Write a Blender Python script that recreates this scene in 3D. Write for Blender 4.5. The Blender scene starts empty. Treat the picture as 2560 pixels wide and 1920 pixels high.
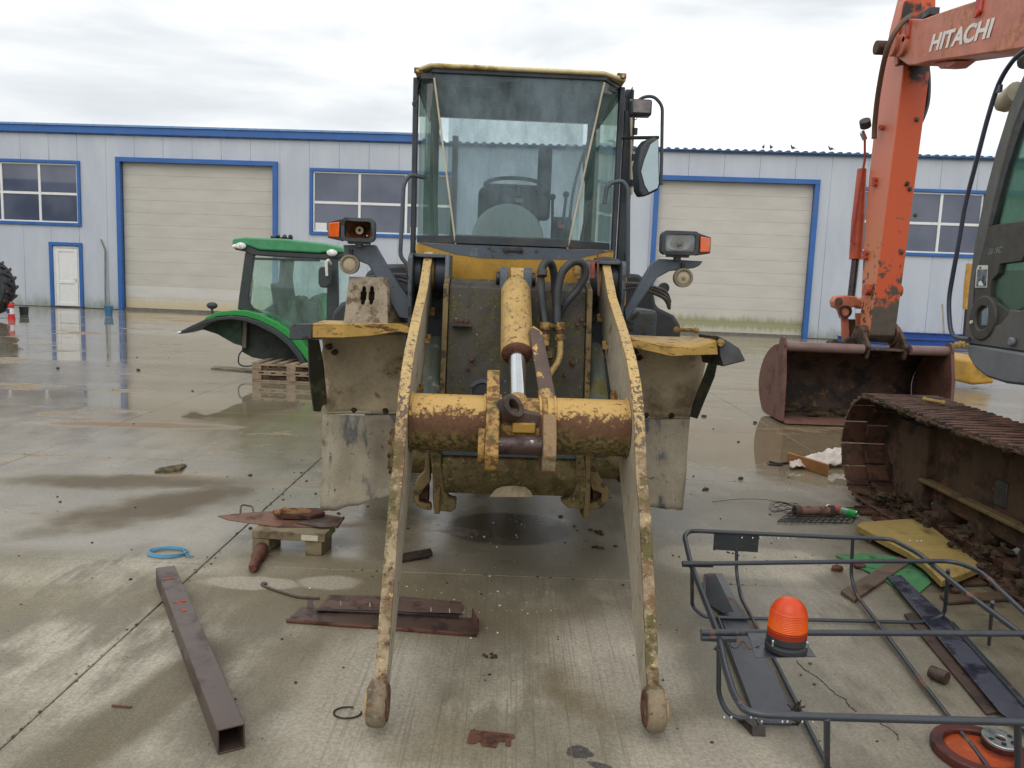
import bpy, bmesh, math, random
import numpy as np
from mathutils import Vector, Matrix, noise as mnoise
random.seed(7)
SC = bpy.context.scene
COL = SC.collection
rad = math.radians

# ------------------------------------------------------------------ camera
F_PX, PITCH, ROLL, EYE = 2000.0, rad(7.3), rad(2.2), 1.65
fw = Vector((0, math.cos(PITCH), -math.sin(PITCH)))
up0 = Vector((0, math.sin(PITCH), math.cos(PITCH)))
rt = Vector((1, 0, 0)) * math.cos(ROLL) + up0 * math.sin(ROLL)
up = up0 * math.cos(ROLL) - Vector((1, 0, 0)) * math.sin(ROLL)
cam = bpy.data.cameras.new('camera')
cam.sensor_width = 36
cam.lens = 36 * F_PX / 2560
cam.clip_end = 3000
cam.clip_start = 0.05
camo = bpy.data.objects.new('camera', cam)
COL.objects.link(camo)
camo.matrix_world = Matrix(((rt.x, up.x, -fw.x, 0), (rt.y, up.y, -fw.y, 0), (rt.z, up.z, -fw.z, EYE), (0, 0, 0, 1)))
SC.camera = camo
EYEP = Vector((0, 0, EYE))

# ------------------------------------------------------------------ world: overcast sky over a Nishita base
world = bpy.data.worlds.new('World')
SC.world = world
world.use_nodes = True
wt = world.node_tree
wt.nodes.clear()
def wn(t): return wt.nodes.new(t)
sky = wn('ShaderNodeTexSky')
sky.sky_type = 'NISHITA'
sky.sun_disc = False
sky.sun_elevation = rad(48)
sky.sun_rotation = rad(200)
sky.dust_density = 3
tc = wn('ShaderNodeTexCoord')
mp = wn('ShaderNodeMapping'); mp.inputs['Scale'].default_value = (1.0, 1.0, 3.6); mp.inputs['Location'].default_value = (0.35, 0.2, 0.15)
wt.links.new(tc.outputs['Generated'], mp.inputs['Vector'])
nz = wn('ShaderNodeTexNoise'); nz.inputs['Scale'].default_value = 2.1; nz.inputs['Detail'].default_value = 7; nz.inputs['Roughness'].default_value = 0.52; nz.inputs['Distortion'].default_value = 0.25
wt.links.new(mp.outputs[0], nz.inputs['Vector'])
mr = wn('ShaderNodeMapRange'); mr.interpolation_type = 'SMOOTHSTEP'; mr.inputs[1].default_value = 0.42; mr.inputs[2].default_value = 0.70
wt.links.new(nz.outputs['Fac'], mr.inputs[0])
cm = wn('ShaderNodeMix'); cm.data_type = 'RGBA'
cm.inputs[6].default_value = (10.9, 10.9, 10.8, 1)
cm.inputs[7].default_value = (6.5, 6.85, 7.1, 1)
wt.links.new(mr.outputs[0], cm.inputs[0])
cc = wn('ShaderNodeMix'); cc.data_type = 'RGBA'; cc.inputs[0].default_value = 0.9
wt.links.new(sky.outputs[0], cc.inputs[6]); wt.links.new(cm.outputs[2], cc.inputs[7])
bg = wn('ShaderNodeBackground'); bg.inputs[1].default_value = 0.1
wt.links.new(cc.outputs[2], bg.inputs[0])
wo = wn('ShaderNodeOutputWorld'); wt.links.new(bg.outputs[0], wo.inputs[0])

sun = bpy.data.lights.new('sun', 'SUN')
sun.energy = 0.7; sun.angle = rad(50); sun.color = (1, 0.96, 0.9)
suno = bpy.data.objects.new('sun', sun); COL.objects.link(suno)
suno.rotation_euler = (rad(42), 0, rad(-20))

SC.view_settings.view_transform = 'Standard'
SC.view_settings.look = 'None'
SC.view_settings.gamma = 1
SC.view_settings.exposure = 0.28
SC.view_settings.use_curve_mapping = False
SC.cycles.max_bounces = 10
SC.cycles.transparent_max_bounces = 16
SC.cycles.caustics_reflective = False
SC.cycles.caustics_refractive = False

# ------------------------------------------------------------------ measuring: photograph pixel (2212 wide) -> point of the place
KP = 1 / 0.864
def ray(x, y):
    return fw + rt * ((x * KP - 1280) / F_PX) - up * ((y * KP - 960) / F_PX)
class Fr:
    """a place to stand: origin and heading; pv / pu / pz give points on its planes"""
    def __init__(s, x=0, y=0, deg=0, z=0):
        a = rad(deg); s.a = a
        s.O = Vector((x, y, z)); s.u = Vector((math.cos(a), math.sin(a), 0)); s.v = Vector((-math.sin(a), math.cos(a), 0))
    def l(s, P):
        q = P - s.O
        return Vector((q.dot(s.u), q.dot(s.v), q.z))
    def pv(s, x, y, v=0.0):
        d = ray(x, y); t = (v - (EYEP - s.O).dot(s.v)) / d.dot(s.v); return s.l(EYEP + d * t)
    def pu(s, x, y, u=0.0):
        d = ray(x, y); t = (u - (EYEP - s.O).dot(s.u)) / d.dot(s.u); return s.l(EYEP + d * t)
    def pz(s, x, y, z=0.0):
        d = ray(x, y); t = (z - EYE) / d.z; q = s.l(EYEP + d * t); return q
def gr(x, y, z=0.0):
    d = ray(x, y); t = (z - EYE) / d.z; return EYEP + d * t

# ------------------------------------------------------------------ mesh builder
class MB:
    def __init__(s): s.V = []; s.F = []
    def add(s, vs, fs):
        n = len(s.V); s.V += [tuple(v) for v in vs]; s.F += [tuple(i + n for i in f) for f in fs]; return s
    def box(s, x0, x1, y0, y1, z0, z1):
        x0, x1 = min(x0, x1), max(x0, x1); y0, y1 = min(y0, y1), max(y0, y1); z0, z1 = min(z0, z1), max(z0, z1)
        v = [(x, y, z) for z in (z0, z1) for y in (y0, y1) for x in (x0, x1)]
        return s.add(v, [(0, 2, 3, 1), (4, 5, 7, 6), (0, 1, 5, 4), (1, 3, 7, 5), (3, 2, 6, 7), (2, 0, 4, 6)])
    def obox(s, c, ax, ay, az):
        c = Vector(c); ax = Vector(ax); ay = Vector(ay); az = Vector(az)
        v = [c + ax * x + ay * y + az * z for z in (-1, 1) for y in (-1, 1) for x in (-1, 1)]
        return s.add(v, [(0, 2, 3, 1), (4, 5, 7, 6), (0, 1, 5, 4), (1, 3, 7, 5), (3, 2, 6, 7), (2, 0, 4, 6)])
    def prism(s, pts, vec):
        pts = [Vector(p) for p in pts]; vec = Vector(vec); n = len(pts)
        nn = Vector((0, 0, 0))
        for i in range(n): nn += pts[i].cross(pts[(i + 1) % n])
        if nn.dot(vec) > 0: pts = pts[::-1]
        fs = [tuple(range(n)), tuple(range(2 * n - 1, n - 1, -1))]
        for i in range(n):
            j = (i + 1) % n; fs.append((j, i, i + n, j + n))
        return s.add(pts + [p + vec for p in pts], fs)
    def tube(s, path, r, seg=10, closed=False, caps=True):
        P = [Vector(p) for p in path]; n = len(P)
        R = r if isinstance(r, (list, tuple)) else [r] * n
        T = []
        for i in range(n):
            a = P[(i - 1) % n] if (closed or i > 0) else P[i]; b = P[(i + 1) % n] if (closed or i < n - 1) else P[i]
            t = b - a
            if t.length < 1e-6: t = T[-1] if T else Vector((0, 0, 1))
            T.append(t.normalized())
        ref = Vector((0, 0, 1)) if abs(T[0].z) < 0.9 else Vector((1, 0, 0))
        N = (ref - T[0] * ref.dot(T[0])).normalized()
        vs = []
        for i in range(n):
            N = (N - T[i] * N.dot(T[i]))
            if N.length < 1e-5: N = T[i].orthogonal()
            N.normalize(); B = T[i].cross(N)
            for k in range(seg):
                a = 2 * math.pi * k / seg
                vs.append(P[i] + (N * math.cos(a) + B * math.sin(a)) * R[i])
        fs = []
        m = n if closed else n - 1
        for i in range(m):
            for k in range(seg):
                a = i * seg + k; b = i * seg + (k + 1) % seg; j = (i + 1) % n
                c = j * seg + (k + 1) % seg; d = j * seg + k
                fs.append((a, b, c, d))
        if not closed and caps:
            fs.append(tuple(range(seg - 1, -1, -1))); fs.append(tuple((n - 1) * seg + k for k in range(seg)))
        return s.add(vs, fs)
    def cyl(s, a, b, r, seg=20, r2=None):
        return s.tube([a, b], [r, r if r2 is None else r2], seg)
    def ring(s, c, axis, ro, ri, h, seg=28):
        c = Vector(c); ax = Vector(axis).normalized(); N = ax.orthogonal().normalized(); B = ax.cross(N); vs = []; fs = []
        for k in range(seg):
            a = 2 * math.pi * k / seg; d = N * math.cos(a) + B * math.sin(a)
            vs += [c + d * ro, c + d * ro + ax * h, c + d * ri + ax * h, c + d * ri]
        for k in range(seg):
            a = 4 * k; b = 4 * ((k + 1) % seg)
            for q in range(4): fs.append((a + q, b + q, b + (q + 1) % 4, a + (q + 1) % 4))
        return s.add(vs, fs)
    def ball(s, c, rx, ry=None, rz=None, nu=14, nv=9, bump=0.0, sc=3.0):
        ry = ry or rx; rz = rz or rx; c = Vector(c); vs = []; fs = []
        for j in range(1, nv):
            for i in range(nu):
                t = math.pi * j / nv; p = 2 * math.pi * i / nu
                d = Vector((math.sin(t) * math.cos(p), math.sin(t) * math.sin(p), math.cos(t)))
                k = 1 + (bump * mnoise.noise(d * sc + c * 7) if bump else 0)
                vs.append(c + Vector((d.x * rx, d.y * ry, d.z * rz)) * k)
        vs.append(c + Vector((0, 0, rz))); vs.append(c - Vector((0, 0, rz)))
        for j in range(nv - 2):
            for i in range(nu):
                a = j * nu + i; b = j * nu + (i + 1) % nu; fs.append((a, a + nu, b + nu, b))
        T = len(vs) - 2; Bt = len(vs) - 1
        for i in range(nu):
            fs.append((T, i, (i + 1) % nu)); fs.append((Bt, (nv - 2) * nu + (i + 1) % nu, (nv - 2) * nu + i))
        return s.add(vs, fs)
    def grid(s, fn, nu, nv):
        vs = [fn(i / nu, j / nv) for j in range(nv + 1) for i in range(nu + 1)]
        fs = [(j * (nu + 1) + i, j * (nu + 1) + i + 1, (j + 1) * (nu + 1) + i + 1, (j + 1) * (nu + 1) + i) for j in range(nv) for i in range(nu)]
        return s.add(vs, fs)
    def rough(s, amt, sc=4.0, seed=0):
        o = Vector((seed * 3.1, seed * 1.7, seed))
        s.V = [tuple(Vector(v) + Vector(mnoise.noise_vector(Vector(v) * sc + o)) * amt) for v in s.V]
        return s
    def build(s, name, mat, parent=None, bevel=0.0, seg=2, angle=38, flat=False, solid=0.0, subdiv=0):
        me = bpy.data.meshes.new(name); me.from_pydata(s.V, [], s.F); me.validate(); me.update()
        me.materials.append(mat)
        if not flat:
            me.polygons.foreach_set('use_smooth', [True] * len(me.polygons)); me.set_sharp_from_angle(angle=rad(angle))
        o = bpy.data.objects.new(name, me); COL.objects.link(o)
        if parent is not None: o.parent = parent
        if subdiv:
            m = o.modifiers.new('s', 'SUBSURF'); m.levels = m.render_levels = subdiv
        if solid:
            m = o.modifiers.new('t', 'SOLIDIFY'); m.thickness = solid; m.offset = 0
        if bevel:
            m = o.modifiers.new('b', 'BEVEL'); m.width = bevel; m.segments = seg; m.limit_method = 'ANGLE'; m.angle_limit = rad(35); m.harden_normals = False
        return o
def arc(p, q, r, n=6):
    return None
def smooth_path(pts, n=6, closed=False):
    """Catmull-Rom through the points"""
    P = [Vector(p) for p in pts]; out = []; m = len(P)
    rng = range(m) if closed else range(m - 1)
    for i in rng:
        p0 = P[(i - 1) % m] if (closed or i > 0) else P[i]; p1 = P[i]; p2 = P[(i + 1) % m]; p3 = P[(i + 2) % m] if (closed or i + 2 < m) else P[(i + 1) % m]
        for k in range(n):
            t = k / n
            out.append(0.5 * ((2 * p1) + (p2 - p0) * t + (2 * p0 - 5 * p1 + 4 * p2 - p3) * t * t + (3 * p1 - p0 - 3 * p2 + p3) * t ** 3))
    if not closed: out.append(P[-1])
    return out
def round_path(pts, r, n=5):
    """polyline with rounded corners"""
    P = [Vector(p) for p in pts]; out = [P[0]]
    for i in range(1, len(P) - 1):
        a = (P[i - 1] - P[i]); b = (P[i + 1] - P[i]); rr = min(r, a.length * 0.45, b.length * 0.45)
        A = P[i] + a.normalized() * rr; B = P[i] + b.normalized() * rr
        for k in range(n + 1):
            t = k / n; out.append(A * (1 - t) ** 2 + P[i] * 2 * t * (1 - t) + B * t * t)
    out.append(P[-1]); return out
def thing(name, label, cat, fr=None, group=None, loc=None):
    o = bpy.data.objects.new(name, None); COL.objects.link(o)
    if fr is not None: o.location = fr.O; o.rotation_euler = (0, 0, fr.a)
    if loc is not None: o.location = loc
    o.empty_display_size = 0.1
    o['label'] = label; o['category'] = cat
    if group: o['group'] = group
    return o
def tag(o, label, cat, group=None, fr=None):
    o['label'] = label; o['category'] = cat
    if group: o['group'] = group
    if fr is not None: o.location = fr.O; o.rotation_euler = (0, 0, fr.a)
    return o
def dup(o, parent=None):
    c = o.copy(); COL.objects.link(c)
    if parent is not None: c.parent = parent
    for ch in [k for k in o.children]: dup(ch, c)
    return c

# ------------------------------------------------------------------ materials
def lin(c):
    return tuple(((x / 255) / 12.92 if x / 255 <= 0.04045 else ((x / 255 + 0.055) / 1.055) ** 2.4) for x in c) + (1,)
class NT:
    def __init__(s, name):
        s.m = bpy.data.materials.new(name); s.m.use_nodes = True; s.t = s.m.node_tree; s.t.nodes.clear()
        s.out = s.n('ShaderNodeOutputMaterial')
    def n(s, k): return s.t.nodes.new(k)
    def put(s, sock, v):
        if hasattr(v, 'links') or hasattr(v, 'is_linked'): s.t.links.new(v, sock)
        elif isinstance(v, (tuple, list)): sock.default_value = v if len(v) == len(sock.default_value) else tuple(v) + (1,)
        else: sock.default_value = v
    def pos(s): return s.n('ShaderNodeNewGeometry').outputs['Position']
    def obj(s): return s.n('ShaderNodeTexCoord').outputs['Object']
    def normal(s): return s.n('ShaderNodeNewGeometry').outputs['Normal']
    def xyz(s, v):
        k = s.n('ShaderNodeSeparateXYZ'); s.put(k.inputs[0], v); return k.outputs
    def scale(s, v, sc, loc=(0, 0, 0), rot=(0, 0, 0)):
        k = s.n('ShaderNodeMapping'); s.put(k.inputs['Vector'], v); k.inputs['Scale'].default_value = sc; k.inputs['Location'].default_value = loc; k.inputs['Rotation'].default_value = rot; return k.outputs[0]
    def noise(s, v, sc=5, det=4, ro=0.55, dist=0.0, col=False):
        k = s.n('ShaderNodeTexNoise'); s.put(k.inputs['Vector'], v); k.inputs['Scale'].default_value = sc; k.inputs['Detail'].default_value = det; k.inputs['Roughness'].default_value = ro; k.inputs['Distortion'].default_value = dist
        return k.outputs['Color' if col else 'Fac']
    def vor(s, v, sc=5, feat='F1', out='Distance'):
        k = s.n('ShaderNodeTexVoronoi'); k.feature = feat; s.put(k.inputs['Vector'], v); k.inputs['Scale'].default_value = sc; return k.outputs[out]
    def mapr(s, v, a, b, c=0.0, d=1.0):
        k = s.n('ShaderNodeMapRange'); k.interpolation_type = 'SMOOTHSTEP'; s.put(k.inputs[0], v)
        for i, q in enumerate((a, b, c, d)): s.put(k.inputs[i + 1], q)
        return k.outputs[0]
    def ma(s, op, a, b=0.0, c=0.0):
        k = s.n('ShaderNodeMath'); k.operation = op; s.put(k.inputs[0], a); s.put(k.inputs[1], b); s.put(k.inputs[2], c); return k.outputs[0]
    def mix(s, f, a, b, mode='MIX'):
        k = s.n('ShaderNodeMix'); k.data_type = 'RGBA'; k.blend_type = mode; s.put(k.inputs[0], f); s.put(k.inputs[6], a); s.put(k.inputs[7], b); return k.outputs[2]
    def mixf(s, f, a, b):
        k = s.n('ShaderNodeMix'); k.data_type = 'FLOAT'; s.put(k.inputs[0], f); s.put(k.inputs[2], a); s.put(k.inputs[3], b); return k.outputs[0]
    def bump(s, hgt, st=0.3, dist=0.01, nrm=None):
        k = s.n('ShaderNodeBump'); s.put(k.inputs['Height'], hgt); k.inputs['Strength'].default_value = st; k.inputs['Distance'].default_value = dist
        if nrm is not None: s.put(k.inputs['Normal'], nrm)
        return k.outputs[0]
    def bsdf(s, col, ro=0.5, me=0.0, nrm=None, spec=0.5, coat=0.0, **kw):
        k = s.n('ShaderNodeBsdfPrincipled'); s.put(k.inputs['Base Color'], col); s.put(k.inputs['Roughness'], ro); s.put(k.inputs['Metallic'], me)
        s.put(k.inputs['Specular IOR Level'], spec); s.put(k.inputs['Coat Weight'], coat)
        if nrm is not None: s.put(k.inputs['Normal'], nrm)
        for a, b in kw.items(): s.put(k.inputs[a], b)
        s.t.links.new(k.outputs[0], s.out.inputs[0]); return k.outputs[0]

def plain(name, c, ro=0.5, me=0.0, spec=0.5, var=0.12, sc=6.0, bump=0.1, dirt=None, dirt_amt=0.35, coat=0.0, grain=0.18):
    """an everyday surface: base colour with slight mottling and, where given, a film of dirt"""
    t = NT(name); p = t.pos(); n1 = t.noise(p, sc, 5, 0.6)
    cl = lin(c); dk = tuple(x * (1 - var * 1.6) for x in cl[:3]) + (1,); lt = tuple(min(1, x * (1 + var)) for x in cl[:3]) + (1,)
    col = t.mix(t.mapr(n1, 0.3, 0.7), dk, lt)
    rr = t.mapr(t.noise(p, sc * 2.3, 3), 0.3, 0.7, max(0.02, ro - 0.1), min(1, ro + 0.12))
    if dirt:
        f = t.ma('MULTIPLY', t.mapr(t.noise(p, sc * 0.7, 8, 0.68), 0.45, 0.72), dirt_amt)
        col = t.mix(f, col, lin(dirt)); rr = t.mixf(f, rr, 0.75)
    if grain: col = t.mix(t.mapr(t.noise(p, 130, 3, 0.8), 0.3, 0.7, 0, grain), col, t.mix(1.0, col, (0.45, 0.45, 0.45, 1), 'MULTIPLY'))
    t.bsdf(col, rr, me, t.bump(t.noise(p, sc * 14, 4, 0.6), bump, 0.004), spec, coat)
    return t.m

def worn(name, c, layers, ro=0.5, me=0.0, bump=0.35, spec=0.4, var=0.1):
    """paint with patches eaten into it; layer = (colour, scale, lo, hi, roughness, stretch, detail roughness)"""
    t = NT(name); p = t.pos(); cl = lin(c)
    n1 = t.noise(p, 5, 5, 0.6)
    col = t.mix(t.mapr(n1, 0.3, 0.7), tuple(x * (1 - var * 1.5) for x in cl[:3]) + (1,), tuple(min(1, x * (1 + var)) for x in cl[:3]) + (1,))
    rr = ro; h = None
    for i, L in enumerate(layers):
        lc, sc, lo, hi, lr = L[:5]; st = L[5] if len(L) > 5 else (1, 1, 1); dr = L[6] if len(L) > 6 else 0.62
        q = t.scale(p, st, (i * 3.7 + 0.4, i * 1.3, i * 2.1))
        f = t.mapr(t.noise(q, sc, 8, dr), lo, hi)
        lcl = lin(lc); lcol = t.mix(t.mapr(t.noise(q, sc * 5, 4, 0.7), 0.3, 0.7), tuple(x * 0.6 for x in lcl[:3]) + (1,), tuple(min(1, x * 1.25) for x in lcl[:3]) + (1,))
        col = t.mix(f, col, lcol); rr = t.mixf(f, rr, lr); h = f if h is None else t.ma('ADD', h, t.ma('MULTIPLY', f, 0.6))
    fine = t.noise(p, 90, 4, 0.7)
    col = t.mix(t.mapr(t.noise(p, 120, 4, 0.85), 0.32, 0.66, 0, 0.5), col, t.mix(1.0, col, (0.5, 0.48, 0.45, 1), 'MULTIPLY'))
    col = t.mix(t.mapr(t.noise(p, 17, 6, 0.75), 0.42, 0.68, 0, 0.28), col, t.mix(1.0, col, (0.62, 0.58, 0.5, 1), 'MULTIPLY'))
    hh = t.ma('ADD', t.ma('MULTIPLY', h, -0.5) if h is not None else 0.0, t.ma('MULTIPLY', fine, 0.5))
    t.bsdf(col, rr, me, t.bump(hh, bump, 0.006), spec)
    return t.m

def glass(name, tint=(0.72, 0.86, 0.84), dust=0.07, dustc=(190, 200, 200), ro=0.02, refl=1.0):
    t = NT(name)
    tr = t.n('ShaderNodeBsdfTransparent'); tr.inputs[0].default_value = tuple(tint) + (1,)
    gl = t.n('ShaderNodeBsdfGlossy'); gl.inputs['Roughness'].default_value = ro
    fr = t.n('ShaderNodeFresnel'); fr.inputs[0].default_value = 1.5
    m1 = t.n('ShaderNodeMixShader'); t.put(m1.inputs[0], t.ma('MULTIPLY', fr.outputs[0], refl)); t.t.links.new(tr.outputs[0], m1.inputs[1]); t.t.links.new(gl.outputs[0], m1.inputs[2])
    df = t.n('ShaderNodeBsdfDiffuse'); df.inputs[0].default_value = lin(dustc)
    m2 = t.n('ShaderNodeMixShader'); p = t.pos()
    t.put(m2.inputs[0], t.ma('MULTIPLY', t.mapr(t.noise(t.scale(p, (1, 1, 0.45)), 4, 7, 0.65), 0.3, 0.75, 0.25, 1.6), dust))
    t.t.links.new(m1.outputs[0], m2.inputs[1]); t.t.links.new(df.outputs[0], m2.inputs[2]); t.t.links.new(m2.outputs[0], t.out.inputs[0])
    return t.m
M = {}
MUD = (150, 138, 116)
M['yellow'] = worn('yellow_paint', (190, 148, 62), [((150, 120, 62), 4, 0.52, 0.72, 0.8), ((100, 70, 46), 30, 0.66, 0.70, 0.7)], 0.42)
M['fender_yellow'] = worn('fender_yellow', (190, 154, 80), [((112, 74, 46), 6, 0.57, 0.61, 0.8, (1, 1, 3), 0.7), ((150, 124, 70), 9, 0.54, 0.68, 0.8), ((70, 48, 36), 34, 0.66, 0.69, 0.8)], 0.5)
M['yellow_arm'] = worn('yellow_arm_paint', (192, 160, 98), [((112, 90, 78), 46, 0.56, 0.60, 0.75, (1, 1, 1), 0.7), ((150, 122, 84), 6, 0.56, 0.74, 0.8)], 0.5)
M['arm_low'] = worn('arm_edge_worn', (144, 118, 86), [((156, 146, 120), 7, 0.46, 0.6, 0.85), ((104, 98, 62), 9, 0.58, 0.70, 0.9), ((112, 80, 58), 5, 0.56, 0.66, 0.8), ((188, 150, 84), 55, 0.63, 0.66, 0.8)], 0.7)
def arm_mat():
    t = NT('arm_edge_paint'); p = t.pos(); z = t.xyz(p)[2]
    n = t.noise(p, 46, 8, 0.74); n2 = t.noise(p, 8, 6, 0.68); n3 = t.noise(p, 5, 5, 0.65)
    low = t.mapr(t.ma('ADD', z, t.ma('MULTIPLY', t.ma('SUBTRACT', n2, 0.5), 0.5)), 1.12, 0.86)
    ycol = t.mix(t.mapr(n3, 0.35, 0.68), lin((194, 164, 106)), lin((174, 148, 104)))
    spot = t.mapr(t.ma('ADD', n, t.ma('MULTIPLY', t.mapr(z, 1.5, 1.0), 0.09)), 0.56, 0.60)
    ycol = t.mix(spot, ycol, lin((92, 72, 60)))
    lcol = t.mix(t.mapr(n2, 0.40, 0.60), lin((110, 84, 60)), lin((158, 144, 116)))
    lcol = t.mix(t.mapr(t.noise(p, 4.5, 6, 0.7), 0.50, 0.58), lcol, lin((92, 86, 52)))
    lcol = t.mix(t.mapr(n, 0.58, 0.63), lcol, lin((196, 166, 116)))
    lcol = t.mix(t.mapr(t.noise(p, 30, 6, 0.8), 0.55, 0.62), lcol, lin((74, 54, 42)))
    t.bsdf(t.mix(low, ycol, lcol), t.mixf(low, 0.5, 0.8), 0, t.bump(t.noise(p, 70, 5, 0.8), 0.5, 0.006), 0.4)
    return t.m
M['arm_edge'] = arm_mat()
M['arm_tip'] = worn('muddy_arm_tip', (138, 124, 102), [((104, 92, 76), 9, 0.46, 0.6, 0.85), ((168, 162, 146), 16, 0.60, 0.68, 0.9), ((112, 84, 60), 22, 0.6, 0.68, 0.8)], 0.85, bump=0.6)
M['rust_yellow'] = worn('rusty_yellow', (178, 142, 80), [((118, 84, 52), 26, 0.47, 0.56, 0.75, (1, 1, 1), 0.72), ((104, 96, 56), 7, 0.5, 0.66, 0.9)], 0.6)
def tube_mat():
    t = NT('cross_tube_paint'); p = t.pos(); z = t.xyz(p)[2]
    n = t.noise(p, 46, 8, 0.76); n2 = t.noise(p, 9, 6, 0.68)
    h = t.mapr(z, 1.15, 0.98)
    rust = t.mapr(t.ma('ADD', t.ma('ADD', t.ma('MULTIPLY', n, 1.0), t.ma('MULTIPLY', n2, 0.45)), t.ma('MULTIPLY', h, 0.46)), 0.80, 0.92)
    moss = t.mapr(t.ma('ADD', t.ma('MULTIPLY', n2, 0.9), t.ma('MULTIPLY', t.mapr(z, 1.08, 0.92), 0.62)), 0.58, 0.86)
    col = t.mix(rust, lin((186, 150, 86)), t.mix(t.noise(p, 60, 3), lin((66, 44, 34)), lin((112, 78, 50))))
    col = t.mix(moss, col, t.mix(t.mapr(t.noise(p, 50, 4), 0.35, 0.65), lin((62, 54, 32)), lin((116, 100, 58))))
    t.bsdf(col, t.mixf(rust, 0.42, 0.8), 0, t.bump(t.ma('ADD', t.ma('MULTIPLY', rust, -0.5), t.noise(p, 70, 4)), 0.4, 0.006), 0.4)
    return t.m
M['tube'] = tube_mat()
M['mud'] = worn('dried_mud', (196, 182, 154), [((160, 144, 116), 3.2, 0.48, 0.66, 0.9), ((150, 112, 70), 9, 0.62, 0.7, 0.9), ((70, 56, 42), 26, 0.69, 0.73, 0.85), ((182, 176, 158), 5, 0.6, 0.72, 0.9)], 0.85, bump=0.5)
M['flap'] = worn('muddy_rubber', (172, 163, 144), [((110, 114, 116), 5.5, 0.54, 0.64, 0.6, (1.6, 1.6, 0.6)), ((136, 118, 88), 7, 0.6, 0.7, 0.9), ((52, 48, 44), 20, 0.66, 0.7, 0.7)], 0.85, bump=0.5)
M['inner_arm'] = worn('grey_inner_face', (178, 168, 148), [((186, 178, 160), 5, 0.5, 0.62, 0.8, (3, 3, 0.7)), ((126, 118, 82), 9, 0.58, 0.68, 0.9), ((178, 140, 78), 22, 0.68, 0.73, 0.7)], 0.75)
M['moss_plate'] = worn('mossy_dark_plate', (72, 68, 60), [((88, 84, 58), 11, 0.46, 0.66, 0.95), ((58, 54, 50), 8, 0.5, 0.66, 0.6), ((184, 184, 168), 62, 0.665, 0.69, 0.9), ((104, 96, 60), 30, 0.6, 0.68, 0.9)], 0.7, bump=0.5)
M['moss_beam'] = worn('mossy_beam', (112, 98, 64), [((86, 80, 44), 14, 0.46, 0.62, 0.95), ((148, 132, 92), 26, 0.56, 0.66, 0.9), ((74, 58, 42), 34, 0.58, 0.66, 0.8), ((96, 76, 50), 5, 0.52, 0.66, 0.9)], 0.8, bump=0.6)
M['chassis'] = worn('dark_grey_paint', (70, 76, 82), [((92, 84, 62), 7, 0.56, 0.68, 0.9), ((50, 46, 42), 16, 0.55, 0.62, 0.7)], 0.5)
M['slate'] = worn('slate_grey_paint', (84, 94, 106), [((120, 126, 128), 6, 0.6, 0.7, 0.7), ((64, 60, 52), 12, 0.62, 0.7, 0.8)], 0.45)
M['bracket'] = worn('grey_bracket_paint', (88, 96, 104), [((110, 92, 68), 6, 0.58, 0.68, 0.8), ((64, 68, 74), 14, 0.56, 0.62, 0.6)], 0.5)
M['edge_brown'] = worn('worn_edge', (116, 98, 62), [((70, 58, 42), 18, 0.5, 0.58, 0.8), ((150, 118, 60), 12, 0.6, 0.66, 0.8)], 0.7)
M['black'] = plain('black_rubber', (44, 47, 52), 0.5, var=0.2, dirt=(96, 88, 74), dirt_amt=0.3)
M['blacksteel'] = worn('black_steel', (54, 60, 68), [((122, 88, 70), 7, 0.575, 0.64, 0.8), ((76, 80, 84), 5, 0.6, 0.75, 0.6)], 0.35, spec=0.6)
M['steel_dark'] = plain('dark_steel', (62, 56, 54), 0.35, 0.6, var=0.2, sc=20)
M['chrome'] = plain('chrome', (205, 208, 210), 0.12, 1.0, var=0.05, bump=0.02)
M['post'] = plain('cab_black', (44, 52, 60), 0.4, var=0.12, dirt=(110, 104, 88), dirt_amt=0.25)
M['interior'] = plain('dark_interior', (62, 70, 76), 0.8, var=0.1)
M['dash'] = plain('dash_plastic', (196, 200, 190), 0.7, var=0.05, sc=3)
M['cab_glass'] = glass('cab_glass', (0.74, 0.86, 0.89), 0.46, (122, 140, 148), refl=0.6)
M['cab_side_glass'] = glass('cab_side_glass', (0.74, 0.88, 0.82), 0.26, (128, 156, 150), refl=0.7)
M['tractor_glass'] = glass('tractor_glass', (0.90, 0.98, 0.95), 0.16, (160, 196, 186), refl=1.0)
M['ex_glass'] = glass('excavator_glass', (0.58, 0.80, 0.70), 0.16, (120, 150, 140), refl=0.7)
M['mirror'] = plain('mirror_glass', (150, 165, 170), 0.06, 1.0, var=0.03, bump=0.0)
M['amber'] = plain('amber_lens', (226, 96, 18), 0.2, var=0.1, coat=0.6)
M['lens'] = plain('clear_lens', (236, 238, 238), 0.5, 0.0, var=0.2, sc=26, bump=0.5)
M['lens_rust'] = worn('rusted_lamp', (104, 62, 34), [((58, 34, 22), 16, 0.46, 0.6, 0.5), ((160, 98, 50), 26, 0.6, 0.68, 0.6)], 0.4)
M['lens_dust'] = plain('dusty_lens', (170, 156, 132), 0.7, var=0.1, sc=14)
M['ring_dust'] = plain('dusty_ring', (126, 118, 98), 0.7, var=0.15, sc=14)
M['concrete'] = worn('tan_chock', (162, 150, 130), [((110, 92, 74), 18, 0.48, 0.62, 0.9), ((120, 100, 84), 5, 0.55, 0.7, 0.9)], 0.9, bump=0.5)
M['cream'] = plain('cream_seal', (190, 182, 160), 0.6)
M['rust'] = worn('rust', (104, 66, 50), [((70, 44, 34), 9, 0.48, 0.6, 0.85), ((136, 92, 60), 22, 0.6, 0.68, 0.9)], 0.7, bump=0.5)
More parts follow.
